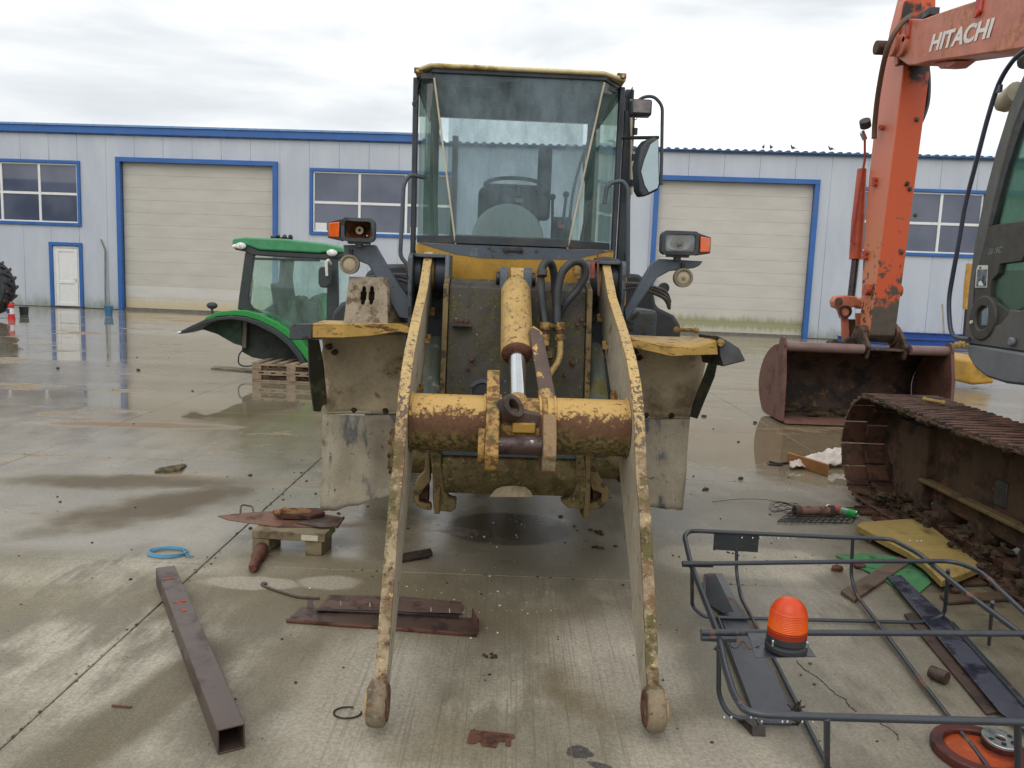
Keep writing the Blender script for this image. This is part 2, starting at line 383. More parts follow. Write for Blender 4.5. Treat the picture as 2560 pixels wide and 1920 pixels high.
M['rust_dark'] = worn('dark_rust', (84, 66, 58), [((58, 46, 42), 7, 0.48, 0.6, 0.6), ((110, 74, 56), 24, 0.62, 0.7, 0.8)], 0.45, bump=0.3)
M['tube_steel'] = worn('brown_steel_tube', (86, 72, 66), [((70, 56, 50), 6, 0.5, 0.64, 0.5), ((126, 88, 76), 16, 0.66, 0.72, 0.6)], 0.38, bump=0.15)
M['red_mark'] = plain('red_mark', (160, 72, 60), 0.7, var=0.4, sc=60)
M['orange'] = worn('orange_paint', (184, 84, 54), [((150, 66, 40), 5, 0.56, 0.72, 0.6), ((60, 50, 46), 14, 0.655, 0.68, 0.7)], 0.38, bump=0.15)
M['orange_faded'] = worn('faded_orange_paint', (200, 120, 96), [((196, 128, 98), 1.6, 0.48, 0.62, 0.6), ((90, 60, 50), 20, 0.69, 0.72, 0.7)], 0.42, bump=0.12)
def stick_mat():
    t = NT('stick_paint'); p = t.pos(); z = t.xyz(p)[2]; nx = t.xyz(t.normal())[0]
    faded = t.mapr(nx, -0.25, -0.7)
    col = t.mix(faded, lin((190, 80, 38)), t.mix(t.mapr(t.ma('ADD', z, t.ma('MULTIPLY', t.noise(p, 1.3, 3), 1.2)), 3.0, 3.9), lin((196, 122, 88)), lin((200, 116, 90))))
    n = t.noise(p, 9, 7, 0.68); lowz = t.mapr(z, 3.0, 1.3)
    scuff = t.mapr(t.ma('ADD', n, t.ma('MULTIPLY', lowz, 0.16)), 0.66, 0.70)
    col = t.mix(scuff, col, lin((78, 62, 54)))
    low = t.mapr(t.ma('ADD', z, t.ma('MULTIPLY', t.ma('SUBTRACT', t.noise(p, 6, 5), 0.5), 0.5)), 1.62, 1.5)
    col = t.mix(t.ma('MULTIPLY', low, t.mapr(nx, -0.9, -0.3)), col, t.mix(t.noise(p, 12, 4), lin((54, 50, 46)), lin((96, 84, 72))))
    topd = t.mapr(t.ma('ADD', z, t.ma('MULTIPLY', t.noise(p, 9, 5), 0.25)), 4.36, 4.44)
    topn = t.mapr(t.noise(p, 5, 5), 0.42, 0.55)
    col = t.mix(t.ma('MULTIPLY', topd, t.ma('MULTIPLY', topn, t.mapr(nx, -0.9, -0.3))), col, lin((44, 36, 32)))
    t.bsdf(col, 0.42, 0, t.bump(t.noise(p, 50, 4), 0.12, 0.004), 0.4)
    return t.m
M['stick'] = stick_mat()
M['lettering'] = plain('white_lettering', (226, 222, 216), 0.5, var=0.05)
M['track'] = worn('muddy_rust', (90, 70, 56), [((52, 40, 33), 8, 0.46, 0.58, 0.8), ((88, 70, 44), 5, 0.54, 0.66, 0.95), ((128, 96, 66), 26, 0.62, 0.7, 0.9)], 0.75, bump=0.7)
M['track_top'] = worn('wet_rust_pad', (98, 70, 56), [((66, 46, 38), 6, 0.46, 0.6, 0.5), ((150, 96, 66), 24, 0.6, 0.7, 0.6)], 0.42, bump=0.5)
M['track_frame'] = worn('muddy_track_frame', (86, 68, 50), [((66, 50, 36), 4, 0.46, 0.6, 0.9), ((120, 72, 44), 9, 0.56, 0.66, 0.8), ((124, 104, 72), 14, 0.62, 0.7, 0.95)], 0.75, bump=0.6)
M['mudclod'] = worn('mud_clods', (76, 62, 44), [((50, 40, 28), 9, 0.45, 0.6, 0.95), ((104, 88, 62), 20, 0.58, 0.68, 0.95)], 0.9, bump=0.8)
M['bucket_out'] = worn('bucket_outside', (112, 80, 68), [((98, 68, 60), 4, 0.5, 0.62, 0.7), ((120, 92, 84), 9, 0.6, 0.7, 0.6)], 0.6, bump=0.3)
M['bucket_in'] = worn('bucket_inside', (88, 68, 58), [((52, 42, 38), 3.4, 0.46, 0.60, 0.7), ((124, 96, 66), 9, 0.58, 0.66, 0.9), ((92, 88, 88), 4, 0.6, 0.72, 0.6)], 0.7, bump=0.6)
M['ex_grey'] = plain('excavator_grey', (92, 92, 90), 0.55, var=0.08, dirt=(110, 104, 92), dirt_amt=0.3)
M['ex_dark'] = plain('excavator_dark_trim', (66, 64, 58), 0.6, var=0.08)
M['ex_belly'] = plain('excavator_belly', (112, 116, 120), 0.6, var=0.06, dirt=(90, 84, 74), dirt_amt=0.4)
M['wet_rail'] = plain('rail_blueblack', (52, 56, 72), 0.35, var=0.1)
M['white_plastic'] = plain('white_plastic', (214, 212, 204), 0.5, var=0.05)
M['green'] = plain('green_paint', (56, 140, 92), 0.28, var=0.1, dirt=(120, 140, 110), dirt_amt=0.2)
M['green_bright'] = plain('bright_green_paint', (32, 138, 60), 0.3, var=0.05)
M['tr_black'] = plain('tractor_black', (46, 54, 56), 0.5, var=0.12)
M['tr_inner'] = plain('fender_lining', (44, 52, 48), 0.8, var=0.25, sc=3)
M['tr_greenlining'] = plain('green_lining', (50, 78, 62), 0.7, var=0.2)
M['wood'] = worn('pallet_wood', (158, 140, 118), [((130, 112, 92), 4, 0.5, 0.66, 0.9, (1, 6, 6)), ((120, 100, 78), 12, 0.6, 0.7, 0.9, (1, 8, 8))], 0.85)
M['wood_wet'] = worn('wet_wood', (134, 122, 96), [((104, 90, 66), 5, 0.48, 0.62, 0.8), ((150, 140, 118), 14, 0.6, 0.7, 0.8)], 0.7)
M['wood_orange'] = worn('orange_wood', (150, 104, 58), [((116, 78, 42), 4, 0.5, 0.64, 0.7)], 0.6)
M['wood_rot'] = worn('rotten_wood', (150, 112, 78), [((92, 62, 42), 14, 0.48, 0.6, 0.9), ((60, 44, 34), 30, 0.58, 0.66, 0.9)], 0.9, bump=0.9)
M['foam'] = worn('yellow_foam', (160, 138, 80), [((150, 126, 70), 4, 0.5, 0.66, 0.9), ((96, 76, 40), 22, 0.68, 0.72, 0.9)], 0.9, bump=0.25)
M['green_mat'] = worn('green_mat', (72, 130, 84), [((56, 100, 66), 9, 0.5, 0.64, 0.9), ((120, 110, 80), 16, 0.66, 0.72, 0.9)], 0.85, bump=0.5)
M['cloth'] = plain('white_cloth', (206, 196, 188), 0.85, var=0.08, sc=8, dirt=(170, 150, 130), dirt_amt=0.4)
M['blue_strap'] = plain('blue_plastic', (84, 138, 168), 0.45, var=0.1)
M['brake'] = worn('rusty_disc', (170, 72, 26), [((110, 42, 30), 5, 0.48, 0.6, 0.6), ((196, 92, 30), 12, 0.58, 0.7, 0.6)], 0.45)
M['brake_rim'] = worn('dark_red_rim', (92, 44, 38), [((64, 34, 32), 6, 0.5, 0.6, 0.5)], 0.4)
M['brown_hose'] = plain('brown_hose', (96, 70, 54), 0.5)
M['red'] = plain('red_plastic', (190, 34, 40), 0.45)
M['white'] = plain('white_paint', (222, 224, 224), 0.45, var=0.03)
M['purple'] = plain('purple_label', (84, 50, 110), 0.5)
M['mossblob'] = worn('mossy_wad', (112, 104, 78), [((76, 72, 48), 24, 0.48, 0.6, 0.95)], 0.95, bump=0.9)
M['oil'] = plain('oil_black', (40, 40, 40), 0.25, var=0.2)
M['blue'] = plain('blue_trim', (44, 98, 168), 0.4, var=0.07, sc=1.2, dirt=(90, 110, 140), dirt_amt=0.2)
M['blue_beam'] = plain('blue_beam', (24, 84, 170), 0.3, var=0.12, sc=2)
M['pvc'] = plain('white_pvc', (226, 228, 226), 0.35, var=0.03)
M['roofblue'] = plain('roof_blue', (58, 92, 132), 0.45, var=0.15, sc=4)
M['bird'] = plain('pigeon_feathers', (84, 90, 100), 0.8, var=0.2, sc=30)
M['core'] = plain('panel_core', (140, 146, 154), 0.8)
M['dark_gap'] = plain('dark_gap', (60, 62, 64), 0.9)
def pane_mat():
    t = NT('window_pane'); p = t.pos()
    t.bsdf(t.mix(t.mapr(t.noise(p, 0.5, 3), 0.35, 0.65), lin((70, 78, 98)), lin((92, 98, 116))), 0.03, 0, None, 0.7)
    return t.m
M['pane'] = pane_mat()
def panel_mat():
    t = NT('wall_panel'); p = t.pos(); x, y, z = t.xyz(p)
    w = t.n('ShaderNodeTexWave'); w.wave_type = 'BANDS'; w.bands_direction = 'X'; w.inputs['Scale'].default_value = 5.5; t.put(w.inputs['Vector'], p)
    n = t.noise(t.scale(p, (1, 1, 0.3)), 1.2, 5, 0.6)
    col = t.mix(t.mapr(n, 0.3, 0.7), lin((174, 182, 193)), lin((186, 193, 202)))
    low = t.mapr(t.ma('ADD', z, t.ma('MULTIPLY', t.noise(t.scale(p, (3, 3, 1)), 1.5, 5), 0.9)), 1.0, 0.35)
    col = t.mix(t.ma('MULTIPLY', low, 0.75), col, lin((112, 122, 104)))
    t.bsdf(col, 0.45, 0, t.bump(w.outputs[1], 0.12, 0.004), 0.4)
    return t.m
M['panel'] = panel_mat()
def slat_mat(name, base, algae):
    t = NT(name); p = t.pos(); x, y, z = t.xyz(p)
    n = t.noise(t.scale(p, (0.6, 0.6, 2.2)), 1.4, 5, 0.6)
    col = t.mix(t.mapr(n, 0.3, 0.7), lin(tuple(c - 9 for c in base)), lin(base))
    zz = t.ma('ADD', z, t.ma('MULTIPLY', t.noise(t.scale(p, (4, 4, 0.8)), 1.6, 6, 0.7), 0.55))
    if algae:
        band = t.ma('MULTIPLY', t.mapr(zz, 1.05, 0.75), t.mapr(zz, 0.42, 0.62))
        col = t.mix(t.ma('MULTIPLY', band, 0.85), col, lin((136, 138, 100)))
        col = t.mix(t.ma('MULTIPLY', t.mapr(zz, 0.9, 0.5), 0.25), col, lin((160, 156, 120)))
    else:
        col = t.mix(t.ma('MULTIPLY', t.mapr(zz, 0.9, 0.45), 0.7), col, lin((190, 172, 128)))
    t.bsdf(col, 0.5, 0, t.bump(t.noise(p, 30, 3), 0.05, 0.003), 0.35)
    return t.m
M['slat_warm'] = slat_mat('beige_slat', (190, 187, 178), False)
M['slat_light'] = slat_mat('pale_slat', (200, 198, 192), False)
M['slat_algae'] = slat_mat('weathered_slat', (194, 191, 183), True)

def ground_mat():
    t = NT('yard_concrete'); p = t.pos(); x, y, z = t.xyz(p)
    def ell(cx, cy, rx, ry, rot=0.0, soft=0.25, warp=0.6, wsc=1.6, det=4):
        a = rad(rot)
        dx = t.ma('SUBTRACT', x, cx); dy = t.ma('SUBTRACT', y, cy)
        uu = t.ma('ADD', t.ma('MULTIPLY', dx, math.cos(a) / rx), t.ma('MULTIPLY', dy, math.sin(a) / rx))
        vv = t.ma('ADD', t.ma('MULTIPLY', dx, -math.sin(a) / ry), t.ma('MULTIPLY', dy, math.cos(a) / ry))
        d = t.ma('SQRT', t.ma('ADD', t.ma('MULTIPLY', uu, uu), t.ma('MULTIPLY', vv, vv)))
        d = t.ma('ADD', d, t.ma('MULTIPLY', t.ma('SUBTRACT', t.noise(p, wsc, det, 0.6), 0.5), warp))
        return t.mapr(d, 1 + soft, 1 - soft)
    def cap(a, b): return t.ma('MAXIMUM', a, b)
    def mul(a, b): return t.ma('MULTIPLY', a, b)
    ps = t.scale(p, (1, 0.45, 1))
    n_big = t.noise(p, 0.8, 6, 0.6); n_mid = t.noise(ps, 3.4, 7, 0.66); n_fine = t.noise(p, 60, 6, 0.75); n_edge = t.noise(p, 1.6, 6, 0.62)
    n_str = t.noise(t.scale(p, (1, 0.05, 1)), 22, 5, 0.7)
    # pale broomed concrete, patched with grey and green-brown
    col = t.mix(t.mapr(n_mid, 0.32, 0.68), lin((116, 110, 94)), lin((146, 140, 123)))
    pale = mul(t.mapr(n_big, 0.45, 0.60), t.mapr(t.ma('ADD', mul(n_mid, 0.7), mul(n_str, 0.3)), 0.42, 0.56))
    col = t.mix(mul(pale, 0.9), col, lin((192, 185, 168)))
    col = t.mix(mul(t.mapr(n_str, 0.46, 0.62), 0.24), col, lin((110, 102, 84)))
    green = t.mapr(t.noise(ps, 1.7, 6, 0.66), 0.50, 0.68)
    col = t.mix(mul(green, 0.5), col, lin((114, 109, 84)))
    # broom grooves along Y
    br = t.noise(t.scale(p, (1, 0.008, 1)), 110, 3, 0.75)
    brm = cap(mul(ell(0.05, 3.2, 0.75, 1.4, 0, 0.5), 1.0), mul(t.mapr(y, 4.6, 4.2), 0.30))
    matte = 0.0
    def stain(mask, c, a, m=False):
        nonlocal col, matte
        col = t.mix(mul(mask, a), col, lin(c))
        if m: matte = mask if matte == 0.0 else cap(matte, mask)
    stain(ell(-0.5, 4.5, 1.1, 0.65, 10, 0.5, 1.2), (124, 112, 86), 0.6)
    stain(ell(-1.35, 2.85, 0.14, 0.75, -14, 0.4, 0.9, 3.5, 6), (92, 84, 62), 0.85)
    stain(ell(-0.85, 3.25, 0.22, 0.34, 0, 0.5, 1.1, 3.5, 6), (104, 96, 76), 0.7)
    stain(ell(-0.95, 4.0, 0.85, 0.32, 8, 0.5, 1.3, 2.6, 7), (104, 92, 66), 0.7)
    stain(ell(-2.6, 3.6, 0.9, 0.25, 25, 0.5, 1.3, 2.6, 7), (118, 110, 84), 0.6)
    stain(ell(-0.1, 3.75, 0.9, 0.25, 0, 0.5, 1.3, 2.6, 7), (110, 100, 76), 0.6)
    stain(ell(0.32, 3.1, 0.14, 0.2, 30, 0.5, 0.9), (116, 98, 68), 0.6)
    stain(ell(-0.35, 2.7, 0.34, 0.16, 0, 0.5, 0.9), (120, 108, 80), 0.5)
    mudm = ell(3.0, 4.6, 0.95, 1.9, 0, 0.3, 0.9, 2.2)
    stain(mudm, (98, 88, 64), 0.75)
    stain(mul(mudm, t.mapr(t.noise(p, 7, 5, 0.7), 0.5, 0.6)), (62, 54, 42), 0.8)
    # damp, film and standing water
    damp = cap(ell(1.75, 3.35, 0.95, 1.3, 0, 0.05, 0.7, 2.4, 6), ell(-2.8, 1.9, 1.5, 0.7, 0, 0.3, 0.8))
    damp = cap(damp, t.mapr(t.ma('ADD', y, mul(t.ma('SUBTRACT', n_edge, 0.5), 1.2)), 4.2, 4.7))
    dry = cap(ell(1.45, 4.75, 0.6, 0.30, 0, 0.2, 0.7, 3), cap(ell(-1.35, 4.1, 0.26, 0.09, 0, 0.15, 0.9, 5), ell(-0.95, 4.15, 0.17, 0.10, 0, 0.2, 0.9, 5)))
    dry = cap(dry, cap(ell(-0.55, 3.0, 0.28, 0.55, 0, 0.3, 1.0, 3, 7), cap(ell(0.75, 2.6, 0.3, 0.3, 0, 0.3, 1.0, 3, 7), ell(0.55, 3.4, 0.28, 0.5, 0, 0.3, 1.0, 3, 7))))
    damp = mul(damp, t.ma('SUBTRACT', 1.0, dry))
    col = t.mix(mul(dry, 0.6), col, lin((184, 177, 162)))
    col = t.mix(mul(damp, 0.55), col, t.mix(n_mid, lin((96, 91, 79)), lin((116, 111, 97))))
    yy = t.ma('ADD', y, mul(t.ma('SUBTRACT', n_edge, 0.5), 1.3))
    wet = t.mapr(yy, 6.35, 6.95)
    wl = t.mapr(y, 4.35, 4.6)
    film = mul(wl, t.mapr(x, 1.2, -0.4, 0.0, 1.0))
    film = mul(film, t.mapr(t.noise(ps, 1.1, 5, 0.6), 0.30, 0.52, 0.5, 1.0))
    mir = t.mapr(t.noise(t.scale(p, (0.35, 1, 1)), 0.55, 5, 0.6), 0.40, 0.56)
    mir = mul(mir, t.mapr(y, 7.5, 10.5)); mir = cap(mir, ell(-13.5, 21, 7.5, 10, 0, 0.3, 0.4, 0.5)); mir = cap(mir, ell(3.6, 8.5, 2.1, 1.9, 0, 0.05, 0.45, 1.5, 6))
    mir = cap(mir, ell(-3.9, 10.6, 1.5, 1.9, 0, 0.1, 0.6, 1.2, 5))
    mirror = mul(wet, mir)
    wcol = t.mix(t.mapr(t.noise(t.scale(p, (0.4, 1, 1)), 0.8, 6, 0.65), 0.35, 0.65), lin((112, 99, 76)), lin((142, 133, 112)))
    col = t.mix(mul(cap(wet, mul(film, 0.7)), 0.7), col, wcol)
    # stains that show through the water
    stain(ell(-2.42, 5.45, 0.30, 0.75, -34, 0.5, 1.5, 3.2, 9), (84, 72, 52), 0.85, True)
    stain(ell(-2.9, 6.05, 0.9, 0.2, 6, 0.5, 1.5, 3.2, 9), (82, 72, 54), 0.85, True)
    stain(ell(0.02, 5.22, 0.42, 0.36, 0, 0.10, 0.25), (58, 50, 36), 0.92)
    stain(ell(-3.9, 8.3, 0.9, 0.16, 4, 0.4, 0.8, 2.5, 6), (140, 104, 72), 0.45, True)
    stain(ell(-2.2, 8.6, 1.3, 1.3, 0, 0.5, 1.0, 1.5, 6), (112, 98, 66), 0.6)
    silt = mul(t.mapr(t.noise(t.scale(p, (0.45, 1, 1)), 1.3, 7, 0.65), 0.52, 0.64), cap(wet, film))
    stain(silt, (128, 110, 82), 0.55)
    silt2 = mul(t.mapr(t.noise(t.scale(p, (0.5, 1, 1), (3, 5, 0)), 1.0, 7, 0.7), 0.56, 0.66), cap(wet, film)); stain(silt2, (150, 122, 86), 0.4, True)
    stain(ell(3.6, 8.6, 1.9, 1.3, 0, 0.3, 0.6, 1.5, 6), (120, 98, 68), 0.55)
    stain(ell(0.29, 2.66, 0.045, 0.04, -30, 0.1, 1.3, 26), (52, 52, 54), 0.95)
    stain(ell(0.36, 2.575, 0.05, 0.022, -30, 0.1, 1.3, 26), (52, 52, 54), 0.95)
    col = t.mix(t.mapr(n_fine, 0.36, 0.62, 0.42, 0.0), col, lin((84, 76, 62)))
    col = t.mix(t.mapr(t.noise(p, 140, 3, 0.8), 0.52, 0.7, 0.0, 0.3), col, lin((190, 184, 168)))
    sp = t.vor(p, 34); spn = t.mapr(t.noise(p, 2.2, 3), 0.48, 0.62)
    col = t.mix(mul(t.mapr(sp, 0.10, 0.06), mul(spn, 0.3)), col, lin((62, 54, 46)))
    col = t.mix(mul(t.mapr(br, 0.52, 0.64), mul(brm, 0.5)), col, lin((100, 92, 78)))
    ro = t.mapr(n_mid, 0.3, 0.7, 0.55, 0.75)
    ro = t.mixf(damp, ro, t.mapr(n_mid, 0.35, 0.65, 0.32, 0.48))
    ro = t.mixf(film, ro, t.mapr(n_edge, 0.4, 0.6, 0.17, 0.32))
    ro = t.mixf(wet, ro, t.mapr(n_mid, 0.3, 0.7, 0.15, 0.26))
    ro = t.mixf(mirror, ro, t.mapr(n_mid, 0.3, 0.7, 0.02, 0.06))
    ro = t.mixf(mul(matte, 0.95), ro, 0.8)
    smooth = mul(cap(mirror, mul(cap(wet, film), 0.75)), t.ma('SUBTRACT', 1.0, mul(matte, 0.85)))
    hb = t.ma('ADD', mul(n_fine, 0.6), mul(br, brm))
    hb = mul(hb, t.ma('SUBTRACT', 1.0, smooth))
    rip = mul(t.noise(p, 5, 3), 0.012)
    nrm = t.bump(t.ma('ADD', hb, rip), 0.45, 0.006)
    t.bsdf(col, ro, 0, nrm, t.mixf(smooth, 0.35, 0.6))
    return t.m
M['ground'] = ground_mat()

# ================================================================== THE SETTING
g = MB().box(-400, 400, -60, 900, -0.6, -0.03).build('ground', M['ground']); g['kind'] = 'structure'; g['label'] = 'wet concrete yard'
# cast slabs 2.45 m square with narrow joints between them
SL = 2.446
smesh = None
rngs = random.Random(3)
for j in range(-1, 12):
    for i in range(-8, 11):
        if i == 1: continue
        x0 = -1.70 + 2.45 * i; y0 = 1.90 + 2.45 * j
        if smesh is None:
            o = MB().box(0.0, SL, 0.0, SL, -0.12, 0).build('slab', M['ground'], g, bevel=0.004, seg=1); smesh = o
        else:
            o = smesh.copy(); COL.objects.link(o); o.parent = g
        gap = 0.0
        o.location = (x0, y0, -rngs.random() * 0.0015)
        if i == 0: o.scale = (4.896 / 2.446, 1, 1)
# crack fissures and gravel: loose grit on the slabs
def blob(mb, c, r, seed, zf=0.6):
    mb.ball(c, r * (0.8 + 0.5 * rngs.random()), r * (0.7 + 0.5 * rngs.random()), r * zf, 7, 5, 0.35, 3)
def grit(name, spots, mat):
    mb = MB()
    for (cx, cy, sx, sy, n, r0, r1) in spots:
        for k in range(int(n * 0.4)):
            x = rngs.gauss(cx, sx); y = rngs.gauss(cy, sy)
            if y < 2.35: continue
            r = r0 + (r1 - r0) * rngs.random() ** 3
            mb.ball((x, y, r * 0.3), r * (0.8 + 0.6 * rngs.random()), r * (0.7 + 0.6 * rngs.random()), r * 0.6, 6, 4, 0.4, 40)
    o = mb.build(name, mat, None, flat=True); o['kind'] = 'stuff'; return o
gd = plain('dark_grit', (72, 64, 54), 0.9, var=0.3, sc=30)
gw = plain('white_grit', (206, 200, 186), 0.8, var=0.1, sc=30)
o = grit('dark_grit', [(-1.0, 5.9, 0.6, 0.5, 130, 0.003, 0.020), (-3.2, 5.6, 1.5, 0.7, 60, 0.003, 0.014), (0.1, 3.3, 0.9, 0.7, 150, 0.002, 0.009), (1.9, 6.0, 0.9, 0.6, 80, 0.003, 0.013),
     (0.75, 5.0, 0.35, 0.4, 50, 0.003, 0.017), (1.7, 4.9, 0.3, 0.2, 120, 0.002, 0.010), (2.6, 8.6, 1.0, 1.6, 30, 0.006, 0.03), (-6, 12, 4, 4, 50, 0.01, 0.04), (-1.4, 3.2, 0.9, 0.6, 80, 0.002, 0.009), (1.1, 3.0, 0.7, 0.5, 60, 0.002, 0.006)], gd)
o['label'] = 'dark grit and crumbs strewn over the concrete'; o['category'] = 'grit'
o = grit('white_grit', [(-0.25, 4.3, 0.35, 0.35, 80, 0.002, 0.010), (0.0, 5.1, 0.3, 0.15, 60, 0.002, 0.006), (-0.2, 3.9, 0.25, 0.12, 60, 0.002, 0.008), (0.2, 3.7, 0.5, 0.5, 50, 0.002, 0.007)], gw)
o['label'] = 'pale stone crumbs under the loader arms'; o['category'] = 'grit'

# ------------------------------------------------------------------ warehouse
B = Fr(0, 29.85, -3.57)
wh = thing('warehouse', 'long pale grey panel-clad warehouse with blue trim and two wide roller doors', 'warehouse', B)
MB().box(-34, 34, 0.25, 20, 0, 6.45).build('wall_core', M['core'], wh)
MB().box(-34, 34, 0.02, 0.22, -0.05, 0.10).build('plinth', plain('plinth_concrete', (110, 108, 98), 0.8, dirt=(84, 92, 70)), wh)
ZT = 6.5
openings = [(-15.05, -9.12, 0.0, 5.56), (5.0, 10.55, 0.0, 5.50), (-17.80, -16.72, 0.0, 2.40), (-22.8, -16.72, 3.2, 5.45), (-7.68, -2.4, 3.2, 5.45), (12.1, 16.38, 3.2, 5.35), (21, 25, 3.2, 5.4)]
xs = []
x = -17.77
while x > -34: x -= 1.12
while x < 0.9: xs.append(x); x += 1.115
x = 6.05 - 1.255 * 4
while x < 34: xs.append(x); x += 1.255
G = 0.003
def panel_piece(x0, x1, z0, z1):
    MB().box(x0 + G, x1 - G, 0, 0.1, z0, z1).build('wall_panel', M['panel'], wh, bevel=0.006, seg=1)
for k in range(len(xs) - 1):
    a, b = xs[k], xs[k + 1]
    cuts = sorted(set([a, b] + [c for o_ in openings for c in o_[:2] if a < c < b]))
    for q in range(len(cuts) - 1):
        p0, p1 = cuts[q], cuts[q + 1]; mid = (p0 + p1) / 2
        segs = [(0.02, ZT)]
        for (ox0, ox1, oz0, oz1) in openings:
            if ox0 < mid < ox1:
                ns = []
                for (s0, s1) in segs:
                    if oz1 <= s0 or oz0 >= s1: ns.append((s0, s1)); continue
                    if oz0 > s0 + 0.05: ns.append((s0, oz0))
                    if oz1 < s1: ns.append((oz1, s1))
                segs = ns
        for (s0, s1) in segs:
            x0 = p0 if p0 in (a, b) else p0 - G; x1 = p1 if p1 in (a, b) else p1 + G
            panel_piece(x0, x1, s0, s1)
# blue fascia on the left half, corrugated sheet edge on the right half
MB().box(-34, -2.95, -0.14, 0.3, 6.53, 6.83).build('fascia', M['blue'], wh, bevel=0.02)
MB().box(-34, -2.95, -0.19, -0.10, 6.79, 6.86).build('gutter_lip', plain('pale_blue_lip', (110, 150, 200), 0.4), wh)
mb2 = MB()
for k in range(122):
    x0 = -2.93 + k * 0.3
    c = [(x0, -0.16, 6.555), (x0 + 0.06, -0.16, 6.61), (x0 + 0.14, -0.16, 6.61), (x0 + 0.2, -0.16, 6.555), (x0 + 0.3, -0.16, 6.555), (x0 + 0.3, -0.16, 6.52), (x0, -0.16, 6.52)]
    mb2.prism(c, (0, 6.0, 0.35))
mb2.build('roof_sheet', M['roofblue'], wh, flat=True)
MB().box(-2.9, 34, -0.10, 0.02, 6.47, 6.53).build('eaves_trim', M['roofblue'], wh)
def frame_set(name_parts, x0, x1, z0, z1, w=0.15, d=0.09, sides=True, bottom=True, parent=None):
    mb = MB()
    mb.box(x0, x1, -d, 0.05, z1 - w, z1)
    zb = z0 + (w if bottom else 0)
    mb.box(x0, x0 + w, -d + 0.002, 0.05, zb, z1 - w); mb.box(x1 - w, x1, -d + 0.002, 0.05, zb, z1 - w)
    if bottom: mb.box(x0, x1, -d, 0.05, z0, z0 + w)
    return mb.build('trim', M['blue'], parent, bevel=0.006, seg=1)
def roller_door(x0, x1, z1, n, mats):
    d = bpy.data.objects.new('roller_door', None); COL.objects.link(d); d.parent = wh
    fo = frame_set('', x0 - 0.16, x1 + 0.16, 0, z1 + 0.16, 0.17, 0.12, True, False, d)
    h = (z1 - 0.03) / n
    for k in range(n):
        MB().box(x0, x1, 0.12, 0.16, 0.03 + k * h + 0.001, 0.03 + (k + 1) * h - 0.001).build('slat', mats(k), d, bevel=0.004, seg=1)
    MB().box(x0, x1, 0.10, 0.17, 0.0, 0.035).build('bottom_seal', M['black'], d)
    MB().box(x0, x1, 0.165, 0.22, 0.0, z1).build('backing', M['dark_gap'], d)
roller_door(-15.03, -9.16, 5.55, 12, lambda k: M['slat_light'] if k < 2 else M['slat_warm'])
roller_door(5.03, 10.52, 5.48, 12, lambda k: M['slat_algae'])
def window(x0, x1, z0, z1, cols, papers=(), cutw=None):
    w = bpy.data.objects.new('window', None); COL.objects.link(w); w.parent = wh
    frame_set('', x0, x1, z0, z1, 0.11, 0.07, True, True, w)
    ix0, ix1, iz0, iz1 = x0 + 0.115, x1 - 0.115, z0 + 0.115, z1 - 0.115
    mb = MB(); t = 0.055
    mb.box(ix0, ix1, 0.0, 0.06, iz0, iz0 + t); mb.box(ix0, ix1, 0.0, 0.06, iz1 - t, iz1)
    mb.box(ix0, ix0 + t, 0.001, 0.06, iz0 + t, iz1 - t); mb.box(ix1 - t, ix1, 0.001, 0.06, iz0 + t, iz1 - t)
    mb.build('frame', M['pvc'], w, bevel=0.006, seg=1)
    zc = (iz0 + iz1) / 2 - 0.02; cw = (ix1 - ix0) / cols
    MB().box(ix0 + t, ix1 - t, 0.004, 0.055, zc - 0.045, zc + 0.045).build('crossbar', M['pvc'], w)
    for c in range(1, cols):
        for (a, b) in ((iz0 + t, zc - 0.045), (zc + 0.045, iz1 - t)):
            MB().box(ix0 + cw * c - 0.045, ix0 + cw * c + 0.045, 0.002, 0.055, a, b).build('mullion', M['pvc'], w)
    for c in range(cols):
        for r, (a, b) in enumerate(((iz0 + t, zc - 0.045), (zc + 0.045, iz1 - t))):
            xa = ix0 + cw * c + (t if c == 0 else 0.045); xb = ix0 + cw * (c + 1) - (t if c == cols - 1 else 0.045)
            pn = MB().box(-(xb - xa) / 2, (xb - xa) / 2, 0.0, 0.008, -(b - a) / 2, (b - a) / 2).build('pane', M['pane'], w); pn.location = ((xa + xb) / 2, 0.03, (a + b) / 2); pn.rotation_euler = (0.004 * (rngs.random() - .5), 0, 0.008 * (rngs.random() - .5))
    MB().box(ix0, ix1, 0.2, 0.24, iz0, iz1).build('shade_back', M['dark_gap'], w)
    for (a, b, c, d) in papers:
        MB().box(a, b, 0.020, 0.026, c, d).build('paper', M['white'], w)
window(-22.9, -16.62, 3.10, 5.53, 4)
window(-7.78, -2.3, 3.10, 5.53, 4 - 1, papers=[(-7.58, -7.15, 3.24, 3.55), (-4.0, -3.7, 3.24, 3.5)])
window(12.0, 16.48, 3.10, 5.44, 3)
window(21, 25, 3.10, 5.44, 3)
